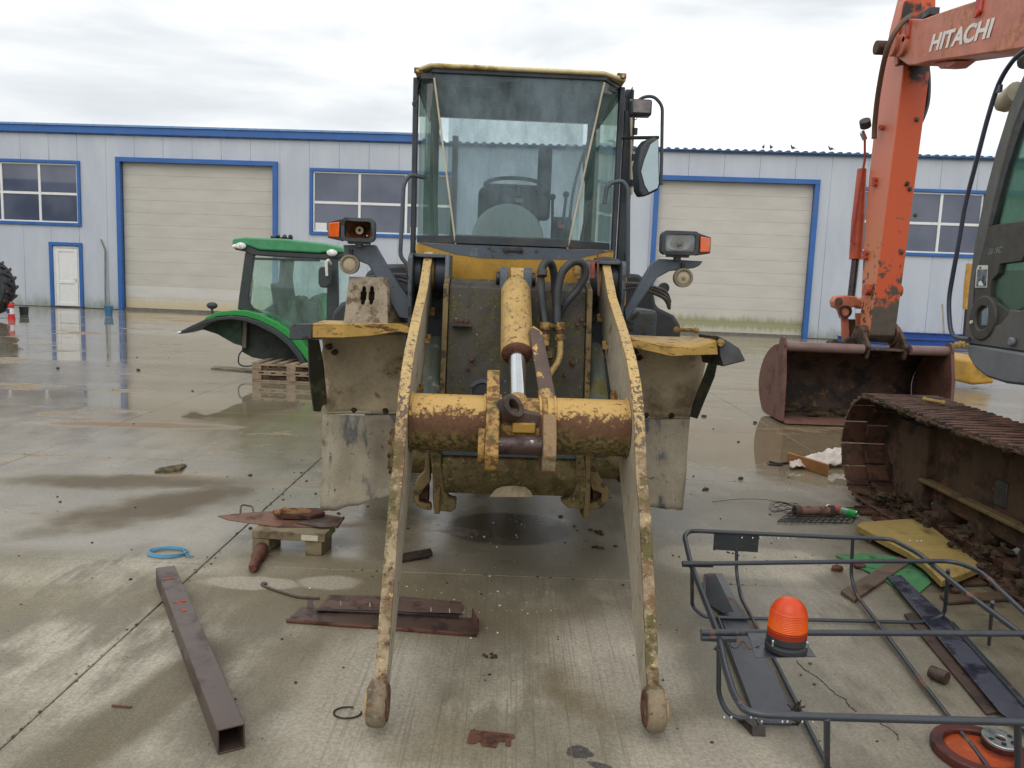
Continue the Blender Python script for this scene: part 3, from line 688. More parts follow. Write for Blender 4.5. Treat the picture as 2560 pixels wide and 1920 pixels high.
# personnel door
d = bpy.data.objects.new('entrance_door', None); COL.objects.link(d); d.parent = wh
frame_set('', -17.93, -16.62, 0.0, 2.48, 0.13, 0.07, True, False, d)
mb = MB(); mb.box(-17.80, -17.72, 0, 0.07, 0.05, 2.34); mb.box(-16.83, -16.75, 0, 0.07, 0.05, 2.34); mb.box(-17.72, -16.83, 0, 0.07, 2.26, 2.34)
mb.build('door_frame', M['pvc'], d, bevel=0.005, seg=1)
mb = MB(); mb.box(-17.71, -17.59, -0.01, 0.05, 0.06, 2.25); mb.box(-16.96, -16.84, -0.01, 0.05, 0.06, 2.25)
for z in ((0.06, 0.2), (0.92, 1.02), (2.13, 2.25)): mb.box(-17.59, -16.96, -0.009, 0.05, *z)
mb.build('door_leaf', M['pvc'], d, bevel=0.005, seg=1)
MB().box(-17.59, -16.96, 0.015, 0.04, 0.2, 2.13).build('door_panel', M['white'], d)
MB().box(-16.925, -16.895, -0.05, -0.01, 1.0, 1.14).box(-17.03, -16.90, -0.065, -0.045, 1.08, 1.10).build('handle', M['white_plastic'], d)
MB().box(-17.9, -16.6, -0.10, 0.0, 0, 0.05).build('threshold', M['dark_gap'], d)
# door lintel bulkhead lamp nothing: downpipe and pole
# pigeons on the right roof edge
def pigeon(u, turn, label):
    P = B.O + B.u * u + B.v * (-0.08); fr = Fr(P.x, P.y, turn, 6.66)
    t = thing('pigeon', label, 'pigeon', fr, 'pigeons on the roof edge'); t.scale = (0.55, 0.55, 0.55)
    mb = MB(); mb.ball((0, 0, 0.10), 0.15, 0.08, 0.085, 12, 8)
    mb.tube([(0.08, 0, 0.13), (0.13, 0, 0.19), (0.15, 0, 0.24)], [0.06, 0.045, 0.035], 8); mb.ball((0.16, 0, 0.255), 0.042, 0.036, 0.036, 8, 6)
    mb.prism([(-0.10, -0.04, 0.12), (-0.10, 0.04, 0.12), (-0.28, 0.03, 0.05), (-0.28, -0.03, 0.05)], (0, 0, -0.015))
    mb.build('body', M['bird'], t, subdiv=0)
    MB().cyl((0.195, 0, 0.255), (0.225, 0, 0.245), 0.009, 6, 0.002).build('beak', M['dark_gap'], t)
    for s in (-0.025, 0.025): MB().cyl((0.02, s, 0.04), (0.03, s, -0.05), 0.008, 6).build('leg', M['red_mark'], t)
pigeon(B.pv(1647, 325).x, 60, 'pigeon on the corrugated roof edge, leftmost above the right-hand roller door')
pigeon(B.pv(1664, 325).x, 100, 'pigeon on the roof edge, second from the left above the right-hand roller door')
pigeon(B.pv(1711, 325).x, 200, 'plump pigeon on the roof edge above the right side of the right-hand roller door')
pigeon(B.pv(1793, 328).x, 170, 'pigeon on the roof edge next to the excavator arm')

# small things along the wall
q = gr(62, 672); fr = Fr(q.x, q.y, 10)
t = thing('paint_bucket', 'dark dented bucket on the wet ground by the wall, left of the white door', 'bucket', Fr(gr(52, 680).x, gr(52, 680).y, 0)); t.scale = (0.7, 0.7, 0.7)
MB().tube([(0, 0, 0), (0, 0, 0.34)], [0.17, 0.2], 18).ring((0, 0, 0.34), (0, 0, 1), 0.21, 0.18, 0.02).build('shell', M['tr_black'], t)
MB().tube(smooth_path([(-0.2, 0, 0.32), (-0.1, -0.08, 0.42), (0.1, -0.08, 0.42), (0.2, 0, 0.32)], 5), 0.008, 6).build('handle', M['steel_dark'], t)
qq = gr(235, 681)
t = thing('blue_bucket', 'blue plastic bucket on the ground between the white door and the roller door', 'bucket', Fr(qq.x, qq.y, 0)); t.scale = (0.72, 0.72, 0.8)
MB().tube([(0, 0, 0), (0, 0, 0.36)], [0.15, 0.20], 18).ring((0, 0, 0.36), (0, 0, 1), 0.22, 0.19, 0.03).build('shell', plain('blue_bucket', (66, 120, 160), 0.4), t)
MB().tube(smooth_path([(-0.2, 0, 0.36), (-0.12, -0.12, 0.30), (0.12, -0.12, 0.30), (0.2, 0, 0.36)], 5), 0.008, 6).build('handle', M['white_plastic'], t)
p0 = B.pv(228, 670, -0.12); p1 = B.pv(227, 540, -0.06); p2 = B.pv(218, 517, -0.05)
o = MB().tube([p0, p1, p2], [0.035, 0.03, 0.022], 8).build('leaning_pole', plain('grey_pole', (122, 122, 118), 0.6)); tag(o, 'thin grey pole with bent top leaning on the wall beside the left roller door', 'pole', fr=B)
# blue steel beams stacked by the right wall
q0 = gr(1762, 748); q1 = gr(2140, 762)
BF = Fr(11.2, 27.6, -3.57)
for k, (u0, u1, v, z, lab) in enumerate([(0, 7.5, 0, 0.0, 'long blue steel beam, bottom front one of the stack by the wall'), (0.6, 8.2, 0.42, 0.0, 'long blue steel beam behind the front one of the stack by the wall'), (1.1, 5.2, 0.12, 0.22, 'shorter blue steel beam lying on top of the stack by the wall, left end'), (5.35, 8.0, 0.2, 0.22, 'shorter blue steel beam lying on top of the stack by the wall, right end')]):
    mb = MB(); mb.box(u0, u1, v, v + 0.3, z + 0.02, z + 0.04); mb.box(u0, u1, v, v + 0.3, z + 0.20, z + 0.218); mb.box(u0, u1, v + 0.13, v + 0.15, z + 0.04, z + 0.2)
    o = mb.build('steel_beam', M['blue_beam'], None, bevel=0.003, seg=1); tag(o, lab, 'steel beam', 'blue steel beams stacked by the wall', fr=BF)

# tractor rear wheel and red can at the left edge
TW = Fr(-14.62, 23.6, 8)
t = thing('tractor', 'green tractor cut off by the left edge, only its lugged rear tyre in view', 'tractor', TW)
mb = MB(); R = 0.92; cx = -1.02
wc = (cx, 0, R)
mb.tube([(cx, -0.32, R), (cx, -0.24, R), (cx, 0.24, R), (cx, 0.32, R)], [R * 0.86, R * 0.94, R * 0.94, R * 0.86], 40)
mb.build('tyre', M['black'], t)
for k in range(20):
    a = 2 * math.pi * k / 20
    for s in (-1, 1):
        aa = a + (0.16 if s > 0 else 0); d1 = Vector((math.cos(aa), 0, math.sin(aa))); d2 = Vector((math.cos(aa + 0.14), 0, math.sin(aa + 0.14)))
        c = Vector(wc)
        pts = [c + d1 * R * 0.92 + Vector((0, s * 0.02, 0)), c + d2 * R * 0.90 + Vector((0, s * 0.33, 0)), c + d2 * R * 0.98 + Vector((0, s * 0.33, 0)), c + d1 * R * 1.0 + Vector((0, s * 0.02, 0))]
        MB().prism(pts, Vector((-math.sin(aa), 0, math.cos(aa))) * 0.07).build('lug', M['black'], t)
MB().ring((cx, -0.335, R), (0, 1, 0), 0.5, 0.12, 0.04, 30).build('rim', M['green_bright'], t)
MB().box(cx - 0.6, cx + 0.35, -0.34, 0.34, 1.58, 1.72).build('mudguard', M['green_bright'], t, bevel=0.03)
MB().box(cx - 3.4, cx - 0.4, -0.1, 1.6, 0.6, 1.5).build('body', M['green_bright'], t, bevel=0.08)
q = gr(26, 683)
RC = Fr(-15.55, 24.1, 0)
qq = gr(25, 690); RC = Fr(qq.x, qq.y, 0)
t = thing('road_warning_post', 'short red and white post standing in front of the tractor tyre at the left edge', 'post', RC); t.scale = (0.72, 0.72, 0.72)
MB().tube([(0, 0, 0), (0, 0, 0.22)], [0.14, 0.12], 14).build('base', M['red'], t)
MB().cyl((0, 0, 0.22), (0, 0, 0.46), 0.11, 14).build('white_band', M['white'], t)
MB().box(-0.10, 0.0, -0.125, -0.10, 0.25, 0.43).build('label', M['purple'], t)
MB().tube([(0, 0, 0.46), (0, 0, 0.60), (0, 0, 0.66)], [0.115, 0.11, 0.04], 14).build('cap', M['red'], t)
MB().cyl((0, 0, 0.66), (0, 0, 0.72), 0.03, 8).build('knob', M['amber'], t)

# the hall across the yard, seen only as a reflection in the left window
OH = Fr(-47, -20, -8)
oh = thing('opposite_hall', 'dark hall with blue trim, seen only as a reflection in the left window', 'hall', OH)
ohm = plain('dark_green_sheet', (92, 98, 92), 0.6, var=0.15, sc=0.3)
for k in range(24): MB().box(-60 + k * 2.5, -60 + k * 2.5 + 2.48, -30, 0, 0, 9.4).build('wall_panel', ohm, oh)
MB().box(-60, 0.2, -30.2, 0.25, 9.4, 10.2).build('fascia', M['blue'], oh)
MB().box(0.0, 0.3, -0.2, 0.25, 0, 9.4).build('corner_trim', M['blue'], oh)

# ================================================================== WHEEL LOADER (front wheels and bucket off)
L = Fr(0.002, 4.6, 1.9)
ld = thing('wheel_loader', 'worn yellow and grey wheel loader without bucket, its two lift arms lowered to the concrete', 'wheel loader', L)
def V(*a): return Vector(a)
# --- lift arms
FRONT = [(0.06, 1.80), (-0.02, 1.79), (-0.35, 1.585), (-0.72, 1.445), (-1.0, 1.325), (-1.14, 1.235), (-1.24, 1.14), (-1.31, 1.04), (-1.37, 0.90), (-1.52, 0.73), (-1.63, 0.54), (-1.735, 0.37), (-1.80, 0.24), (-1.85, 0.175)]
BACK = [(-1.78, 0.07), (-1.68, 0.14), (-1.52, 0.26), (-1.35, 0.46), (-1.08, 0.70), (-0.86, 0.90), (-0.64, 1.09), (-0.38, 1.26), (-0.10, 1.42), (0.06, 1.55), (0.12, 1.64), (0.12, 1.75)]
for s in (-1, 1):
    a = bpy.data.objects.new('lift_arm', None); COL.objects.link(a); a.parent = ld
    u0 = s * 0.48; th = s * 0.04
    # plate face and the worn outer edge strip
    prof = FRONT + BACK
    MB().prism([(u0, p[0], p[1]) for p in prof], (th, 0, 0)).build('plate', M['inner_arm'], a, bevel=0.003, seg=1)
    def strip(F, mat, w=0.004, name='edge'):
        vs = []; fs = []
        for i, (v, z) in enumerate(F):
            p = F[max(0, i - 1)]; n = F[min(len(F) - 1, i + 1)]
            d = Vector((n[0] - p[0], n[1] - p[1])).normalized(); nv = Vector((d.y, -d.x))
            if nv.x > 0: nv = -nv
            for (du, k) in ((-0.003 * s, 0.006), (th + 0.003 * s, 0.006), (th + 0.003 * s, -0.012), (-0.003 * s, -0.012)):
                vs.append((u0 + du, v + nv.x * k, z + nv.y * k))
        for i in range(len(F) - 1):
            for k in range(4): fs.append((4 * i + k, 4 * i + (k + 1) % 4, 4 * i + 4 + (k + 1) % 4, 4 * i + 4 + k))
        fs += [(3, 2, 1, 0), tuple(4 * (len(F) - 1) + k for k in range(4))]
        return MB().add(vs, fs).build(name, mat, a, bevel=0.0015, seg=1)
    def dens(F, n=5):
        out = []
        for i in range(len(F) - 1):
            for k in range(n):
                t = k / n; w = 0.0022 * mnoise.noise(Vector((F[i][0] * 9 + t * 3, F[i][1] * 9, s)))
                out.append((F[i][0] * (1 - t) + F[i + 1][0] * t + w, F[i][1] * (1 - t) + F[i + 1][1] * t + w))
        out.append(F[-1]); return out
    strip(dens(FRONT[1:]), M['arm_edge'], name='front_edge')
    # cast tip that carried the bucket pin
    mb = MB(); c = (-1.84, 0.108)
    prf = [(c[0] + 0.090 * math.cos(t), c[1] + 0.082 * math.sin(t)) for t in [math.pi * 2 * k / 28 for k in range(28)]]
    mb.prism([(u0 - s * 0.006, p[0], p[1]) for p in prf], (s * 0.066, 0, 0)).rough(0.005, 14, 2 + s)
    mb.build('pin_boss', M['arm_tip'], a, bevel=0.016, seg=3)
    MB().ring((u0 - s * 0.004, c[0], c[1]), (-s, 0, 0), 0.066, 0.034, 0.008).build('bushing', M['rust'], a, bevel=0.004)
    MB().ring((u0 + s * 0.058, c[0], c[1]), (s, 0, 0), 0.064, 0.034, 0.010).build('bushing', M['yellow_arm'], a, bevel=0.004)
    # pivot eye and pipe clips
    MB().cyl((u0 - s * 0.015, 0.05, 1.685), (u0 + s * 0.055, 0.05, 1.685), 0.095, 24).build('pivot_eye', M['yellow_arm'], a, bevel=0.006)
    for (v, z) in ((-0.16, 1.46), (-0.43, 1.33), (-0.80, 1.12)):
        MB().box(u0 - s * 0.03, u0, v - 0.02, v + 0.02, z - 0.012, z + 0.012).cyl((u0 - s * 0.02, v, z + 0.012), (u0 - s * 0.02, v, z + 0.03), 0.012, 6).build('pipe_clip', M['rust_yellow'], a)
# --- cross tube with its lugs
ct = MB()
n = 24
ct.cyl((-0.479, -1.10, 1.02), (-0.12, -1.10, 1.02), 0.126, 36).build('cross_tube', M['tube'], ld); MB().cyl((0.12, -1.10, 1.02), (0.479, -1.10, 1.02), 0.126, 36).build('cross_tube', M['tube'], ld)
MB().cyl((-0.12, -1.10, 1.02), (0.12, -1.10, 1.02), 0.121, 36).build('tube_saddle', M['rust_yellow'], ld)
for s, sz in ((-1, 1.25), (1, 1.17)):
    pr = [(-1.0, sz), (-1.07, sz + 0.005)] if s < 0 else [(-0.98, 1.14), (-1.06, 1.165)]
    pr = pr + [(-1.17, sz - 0.09), (-1.27, 1.10), (-1.35, 1.02), (-1.375, 0.94), (-1.34, 0.87), (-1.25, 0.835), (-1.12, 0.85), (-1.02, 0.90), (-0.96, 1.0)]
    uu = -0.148 if s < 0 else 0.092
    MB().prism([(uu, p[0], p[1]) for p in pr], (0.056, 0, 0)).rough(0.003, 18, s).build('lug', M['rust_yellow'] if s < 0 else M['arm_low'], ld, bevel=0.005)
MB().ring((-0.148, -1.27, 0.955), (-1, 0, 0), 0.075, 0.035, 0.03).build('lug_collar', M['rust_yellow'], ld, bevel=0.004)
MB().cyl((-0.095, -1.28, 0.965), (0.095, -1.28, 0.965), 0.042, 22).build('pin', worn('wet_pin', (84, 66, 62), [((196, 196, 196), 26, 0.64, 0.67, 0.2), ((54, 40, 36), 10, 0.5, 0.6, 0.4)], 0.22, 0.3), ld, bevel=0.004)
# --- tilt cylinder
T0 = V(-0.012, -0.26, 1.665); T1 = V(-0.006, -1.05, 1.065)
ax = (T1 - T0).normalized()
b0 = T0 + ax * 0.05; b1 = T0 + ax * 0.60
tc_ = bpy.data.objects.new('tilt_cylinder', None); COL.objects.link(tc_); tc_.parent = ld
MB().tube([b0 - ax * 0.01, b0 + ax * 0.02, b0 + ax * 0.06, b1], [0.045, 0.066, 0.079, 0.079], 32).build('barrel', M['yellow_arm'], tc_, bevel=0.004)
MB().tube([b1, b1 + ax * 0.012, b1 + ax * 0.022], [0.076, 0.068, 0.045], 32).build('gland', M['rust'], tc_)
MB().cyl(b1 + ax * 0.01, T0 + ax * 0.915, 0.042, 28).build('rod', M['chrome'], tc_)
MB().tube([T0 + ax * 0.90, T0 + ax * 0.915, T0 + ax * 0.99], [0.042, 0.047, 0.047], 24).build('rod_collar', M['yellow_arm'], tc_)
MB().cyl((-0.042, T0.y, T0.z + 0.005), (0.03, T0.y, T0.z + 0.005), 0.055, 20).build('top_eye', M['yellow_arm'], tc_, bevel=0.006)
for s in (-1, 1):
    c = -0.012 + s * 0.064
    MB().prism([(c - 0.022, T0.y + dv, T0.z + dz) for dv, dz in ((0.12, -0.14), (-0.05, -0.16), (-0.062, 0.0), (-0.045, 0.045), (0.0, 0.062), (0.05, 0.045), (0.12, -0.02))], (0.044, 0, 0)).build('cylinder_clevis', M['slate'], ld, bevel=0.006)
    MB().cyl((c + s * 0.02, T0.y, T0.z), (c + s * 0.042, T0.y, T0.z), 0.035, 14).build('pin_head', M['steel_dark'], ld, bevel=0.003)
# rod end ring and the broken link
e = V(-0.035, -1.205, 1.085)
MB().ring(e - V(0.03, 0, -0.01), (0.62, -0.55, 0.56), 0.056, 0.03, 0.06, 24).build('rod_end_eye', M['rust_dark'], ld, bevel=0.004)
MB().obox(e + V(0.055, 0.03, -0.01), (0.07, 0.0, -0.01), (0, 0.045, 0), (0, 0, 0.032)).rough(0.015, 12, 3).build('crosshead', M['rust_dark'], ld, bevel=0.01)
MB().obox(e + V(0.05, -0.005, -0.055), (0.05, 0, 0), (0, 0.025, 0.0), (0, 0, 0.022)).build('crosshead_block', M['yellow'], ld, bevel=0.005)
l0 = L.pv(1152, 722, -0.72); l1 = L.pv(1187, 868, -1.02); l2 = L.pv(1172, 930, -1.22)
dd = (l1 - l0); side = V(1, 0, 0)
MB().prism([l0 + V(-0.02, 0, 0.01), l0 + V(0.0, 0, 0.03), l0 + V(0.045, 0, 0.0), l1 + V(0.035, 0, 0.0), l1 + V(0.02, 0, -0.02), l1 + V(-0.045, 0, 0.0)], (0, 0.03, 0.012)).rough(0.003, 20, 5).build('link_bar', worn('link_bar_paint', (96, 78, 70), [((206, 166, 92), 9, 0.58, 0.60, 0.6, (1, 1, 1), 0.6)], 0.5), ld, bevel=0.005)
MB().tube([l1 + V(-0.03, -0.02, 0.06), l1 + V(-0.02, -0.05, 0.0), l1 + V(0.02, -0.09, -0.03)], [0.028, 0.036, 0.026], 8).rough(0.01, 16, 4).build('bent_ear', M['yellow_arm'], ld)
MB().tube([l1 + V(0.0, -0.04, 0), l1 + V(-0.01, -0.12, -0.05), l1 + V(-0.05, -0.18, -0.075), l1 + V(-0.10, -0.2, -0.075)], [0.036, 0.034, 0.028, 0.018], 8).rough(0.014, 14, 9).build('torn_metal', M['rust_dark'], ld)
# --- hoses and fittings
HZ = [L.pv(1177, 700, -0.50), L.pv(1172, 660, -0.47), L.pv(1168, 610, -0.44), L.pv(1170, 582, -0.42), L.pv(1182, 565, -0.40), L.pv(1193, 575, -0.36), L.pv(1198, 610, -0.33), L.pv(1196, 650, -0.32), L.pv(1190, 690, -0.32)]
MB().tube(smooth_path(HZ, 6), 0.021, 12).build('hydraulic_hose', M['black'], ld)
HY = [L.pv(1203, 700, -0.50), L.pv(1203, 662, -0.48), L.pv(1205, 625, -0.47), L.pv(1215, 588, -0.46), L.pv(1238, 566, -0.45), L.pv(1260, 570, -0.44), L.pv(1264, 595, -0.43), L.pv(1248, 625, -0.42), L.pv(1222, 655, -0.42), L.pv(1205, 685, -0.40), L.pv(1200, 705, -0.38)]
MB().tube(smooth_path(HY, 6), 0.021, 12).build('hydraulic_hose', M['black'], ld)
for (x, y) in ((1171, 590), (1204, 655)):
    a = L.pv(x, y - 7, -0.45); b = L.pv(x, y + 7, -0.46)
    MB().cyl(a, b, 0.027, 16).build('hose_clamp', M['black'], ld, bevel=0.003)
a = L.pv(1173, 704, -0.50); b = L.pv(1212, 704, -0.50); MB().cyl(a, b, 0.014, 10).build('fitting_bridge', M['moss_beam'], ld)
for x, yb in ((1177, 740), (1209, 728)):
    for k, (y0, y1, r) in enumerate(((696, 712, 0.026), (712, 722, 0.019), (722, 734, 0.025), (734, yb + 6, 0.021))):
        MB().cyl(L.pv(x, y0, -0.5), L.pv(x, y1, -0.5), r, 6 if k % 2 == 0 else 12).build('hose_fitting', [M['rust_yellow'], M['rust'], M['rust_yellow'], M['yellow_arm']][k], ld, bevel=0.002, seg=1)
MB().tube(smooth_path([L.pv(1210, 735, -0.5), L.pv(1210, 760, -0.51), L.pv(1205, 782, -0.53), L.pv(1193, 800, -0.56), L.pv(1185, 812, -0.60)], 5), 0.016, 12).build('steel_pipe', M['yellow_arm'], ld)
MB().cyl(L.pv(1186, 752, -0.47), L.pv(1188, 775, -0.49), 0.022, 6).build('hex_plug', M['moss_beam'], ld)
# --- front frame tower
for s in (-1, 1):
    u0 = s * 0.365
    pr = [(0.30, 1.66), (-0.22, 1.665), (-0.36, 1.62), (-0.47, 1.04), (-0.60, 0.80), (-0.68, 0.56), (-0.66, 0.47), (-0.50, 0.45), (-0.30, 0.62), (0.30, 0.60)]
    MB().prism([(u0, p[0], p[1]) for p in pr], (s * 0.028, 0, 0)).build('frame_side_plate', M['edge_brown'], ld, bevel=0.004)
MB().prism([(-0.362, -0.20, 1.655), (-0.362, -0.33, 1.61), (-0.362, -0.44, 1.04), (-0.362, -0.54, 0.82), (-0.362, -0.51, 0.82), (-0.362, -0.41, 1.04), (-0.362, -0.30, 1.60), (-0.362, -0.20, 1.63)], (0.724, 0, 0)).build('frame_cover_plate', M['moss_plate'], ld, bevel=0.003)
MB().prism([(-0.36, 0.30, 1.655), (-0.36, -0.20, 1.655), (-0.36, -0.20, 1.64), (-0.36, 0.3, 1.64)], (0.72, 0, 0)).build('frame_top_plate', M['chassis'], ld)
o = MB().ring(L.pv(1042, 850, -0.485), (0, -1, 0.25), 0.075, 0.055, 0.012, 28).build('lightening_ring', M['chassis'], ld)
MB().cyl(L.pv(1042, 850, -0.47), L.pv(1042, 850, -0.482), 0.058, 28).build('hole_plug', M['dark_gap'], ld)
for (x, y, r) in ((985, 693, 0.010), (997, 693, 0.008), (1008, 693, 0.010), (1019, 775, 0.012), (1010, 795, 0.008), (1028, 836, 0.011), (1256, 690, 0.010), (1247, 700, 0.009), (1262, 700, 0.008), (1236, 782, 0.012), (1220, 810, 0.009)):
    vv = -0.335 - (max(0, y - 640) / 215) * 0.118
    p = L.pv(x, y, vv - 0.012); MB().cyl(p + V(0, 0.02, 0), p - V(0, 0.008, 0), r, 6).build('bolt', M['rust'], ld)
p = L.pv(997, 700, -0.39); MB().box(p.x - 0.05, p.x + 0.05, p.y - 0.03, p.y + 0.03, p.z - 0.01, p.z + 0.004).build('bolt_ledge', M['moss_plate'], ld)
# lower beam
MB().prism([(-0.362, -0.46, 0.83), (-0.362, -0.62, 0.80), (-0.362, -0.62, 0.765), (-0.362, -0.46, 0.77)], (0.724, 0, 0)).build('ledge', M['slate'], ld, bevel=0.004)
pts = []
for k in range(9):
    t = k / 8; pts.append((-0.60 - 0.05 * math.sin(t * math.pi), 0.765 - 0.20 * t))
pr = pts + [(-0.48, 0.555), (-0.44, 0.76)]
MB().prism([(-0.362, p[0], p[1]) for p in pr], (0.724, 0, 0)).build('lower_beam', M['moss_beam'], ld, bevel=0.006)
pp = [L.pv(x, y, -0.655) for x, y in ((1058, 1073), (1070, 1058), (1085, 1052), (1110, 1050), (1135, 1053), (1147, 1062), (1152, 1074))]
MB().prism(pp, (0, 0.012, 0)).build('mud_patch', M['mud'], ld)
for s in (-1, 1):
    f = [L.pv(x, y, -0.66) for x, y in ((((933, 985), (950, 985), (958, 1060), (970, 1078), (985, 1082), (984, 1100), (973, 1106), (935, 1103))) if s < 0 else ((1262, 985), (1245, 985), (1243, 1062), (1232, 1078), (1212, 1084), (1228, 1098), (1262, 1100), (1268, 1070)))]
    MB().prism(f, (0, 0.09, 0)).rough(0.003, 16, s).build('frame_foot', M['moss_beam'], ld, bevel=0.006)
    h = [L.pv(x, y, -0.60) for x, y in (((920, 985), (928, 985), (930, 1040), (916, 1056), (905, 1072), (905, 1085), (930, 1090), (932, 1103), (912, 1100), (893, 1082), (891, 1060), (900, 1035), (916, 1020)) if s < 0 else ((1282, 985), (1272, 985), (1268, 1030), (1280, 1060), (1300, 1066), (1298, 1078), (1270, 1090), (1270, 1103), (1300, 1098), (1316, 1078), (1314, 1055), (1298, 1035), (1288, 1015)))]
    MB().prism(h, (0, 0.06, 0)).build('stop_hook', M['edge_brown'], ld, bevel=0.005)
    k = L.pv(914 if s < 0 else 1290, 1066, -0.50); MB().cyl((k.x - 0.03, k.y, k.z), (k.x + 0.03, k.y, k.z), 0.06, 20).build('stop_roller', M['rust'], ld)
    # vertical channels behind, lift cylinders
    MB().box(s * 0.40, s * 0.455, -0.42, -0.36, 0.70, 1.0).build('inner_channel', M['moss_beam'], ld, bevel=0.005)
    MB().tube([(s * 0.437, -0.14, 1.30), (s * 0.437, -0.17, 1.275), (s * 0.437, -0.72, 0.83)], [0.048, 0.056, 0.056], 24).build('lift_cylinder', worn('cylinder_grey', (84, 92, 84), [((104, 98, 54), 5, 0.5, 0.64, 0.8), ((140, 136, 122), 12, 0.6, 0.68, 0.9)], 0.5), ld, bevel=0.004)
    # pivot towers
    inn, outu = s * 0.375, s * 0.60
    MB().prism([(outu, 0.22, 1.20), (outu, -0.10, 1.38), (outu, -0.17, 1.60), (outu, -0.155, 1.76), (outu, -0.12, 1.785), (outu, 0.22, 1.785)], (-s * 0.022, 0, 0)).build('pivot_plate', M['bracket'], ld, bevel=0.004)
    MB().prism([(inn, 0.22, 1.20), (inn, -0.30, 1.38), (inn, -0.20, 1.62), (inn, -0.155, 1.76), (inn, -0.12, 1.785), (inn, 0.22, 1.785)], (s * 0.024, 0, 0)).build('pivot_plate', M['bracket'], ld, bevel=0.004)
    MB().box(s * 0.40, s * 0.577, -0.10, 0.22, 1.765, 1.785).build('tower_top', M['bracket'], ld, bevel=0.004)
    MB().box(s * 0.40, s * 0.577, 0.19, 0.22, 1.0, 1.765).build('tower_back', M['chassis'], ld)
    MB().cyl((s * 0.40, 0.05, 1.685), (s * 0.462, 0.05, 1.685), 0.105, 28).build('boss', M['slate'], ld, bevel=0.006)
    MB().cyl((s * 0.538, 0.05, 1.685), (s * 0.578, 0.05, 1.685), 0.105, 28).build('boss', M['slate'], ld, bevel=0.006)
    MB().cyl((s * 0.60, 0.05, 1.685), (s * 0.625, 0.05, 1.685), 0.055, 18).build('pivot_pin', M['rust_dark'], ld, bevel=0.004)
    MB().ring((s * 0.602, 0.05, 1.685), (s, 0, 0), 0.095, 0.06, 0.014).build('pin_flange', M['rust_dark'], ld)
    MB().box(s * 0.395, s * 0.60, -0.02, 0.20, 0.55, 1.25).build('side_box', M['chassis'], ld, bevel=0.01)
    # front axle with open hub
MB().cyl((-0.62, -0.08, 0.66), (0.62, -0.08, 0.66), 0.12, 24).build('front_axle', M['moss_beam'], ld)
for s in (-1, 1):
    h = bpy.data.objects.new('hub', None); COL.objects.link(h); h.parent = ld
    MB().tube([(s * 0.62, -0.08, 0.66), (s * 0.63, -0.08, 0.66), (s * 0.66, -0.08, 0.66), (s * 0.69, -0.08, 0.66)], [0.11, 0.14, 0.14, 0.10], 28).build('flange', M['moss_beam'], h, bevel=0.004)
    for k in range(10):
        a = 2 * math.pi * k / 10
        MB().cyl((s * 0.66, -0.08 + 0.12 * math.cos(a), 0.66 + 0.12 * math.sin(a)), (s * 0.69, -0.08 + 0.12 * math.cos(a), 0.66 + 0.12 * math.sin(a)), 0.011, 6).build('stud', M['rust'], h)
for s_ in (-1, 1):
    MB().box(s_ * 0.16 - 0.09, s_ * 0.16 + 0.09, 2.9, 3.1, 0.0, 0.62).build('support_block', M['wood_wet'], ld, bevel=0.01)
MB().box(-0.3, 0.3, 0.05, 0.9, 0.52, 0.64).build('belly_plate', M['moss_beam'], ld)

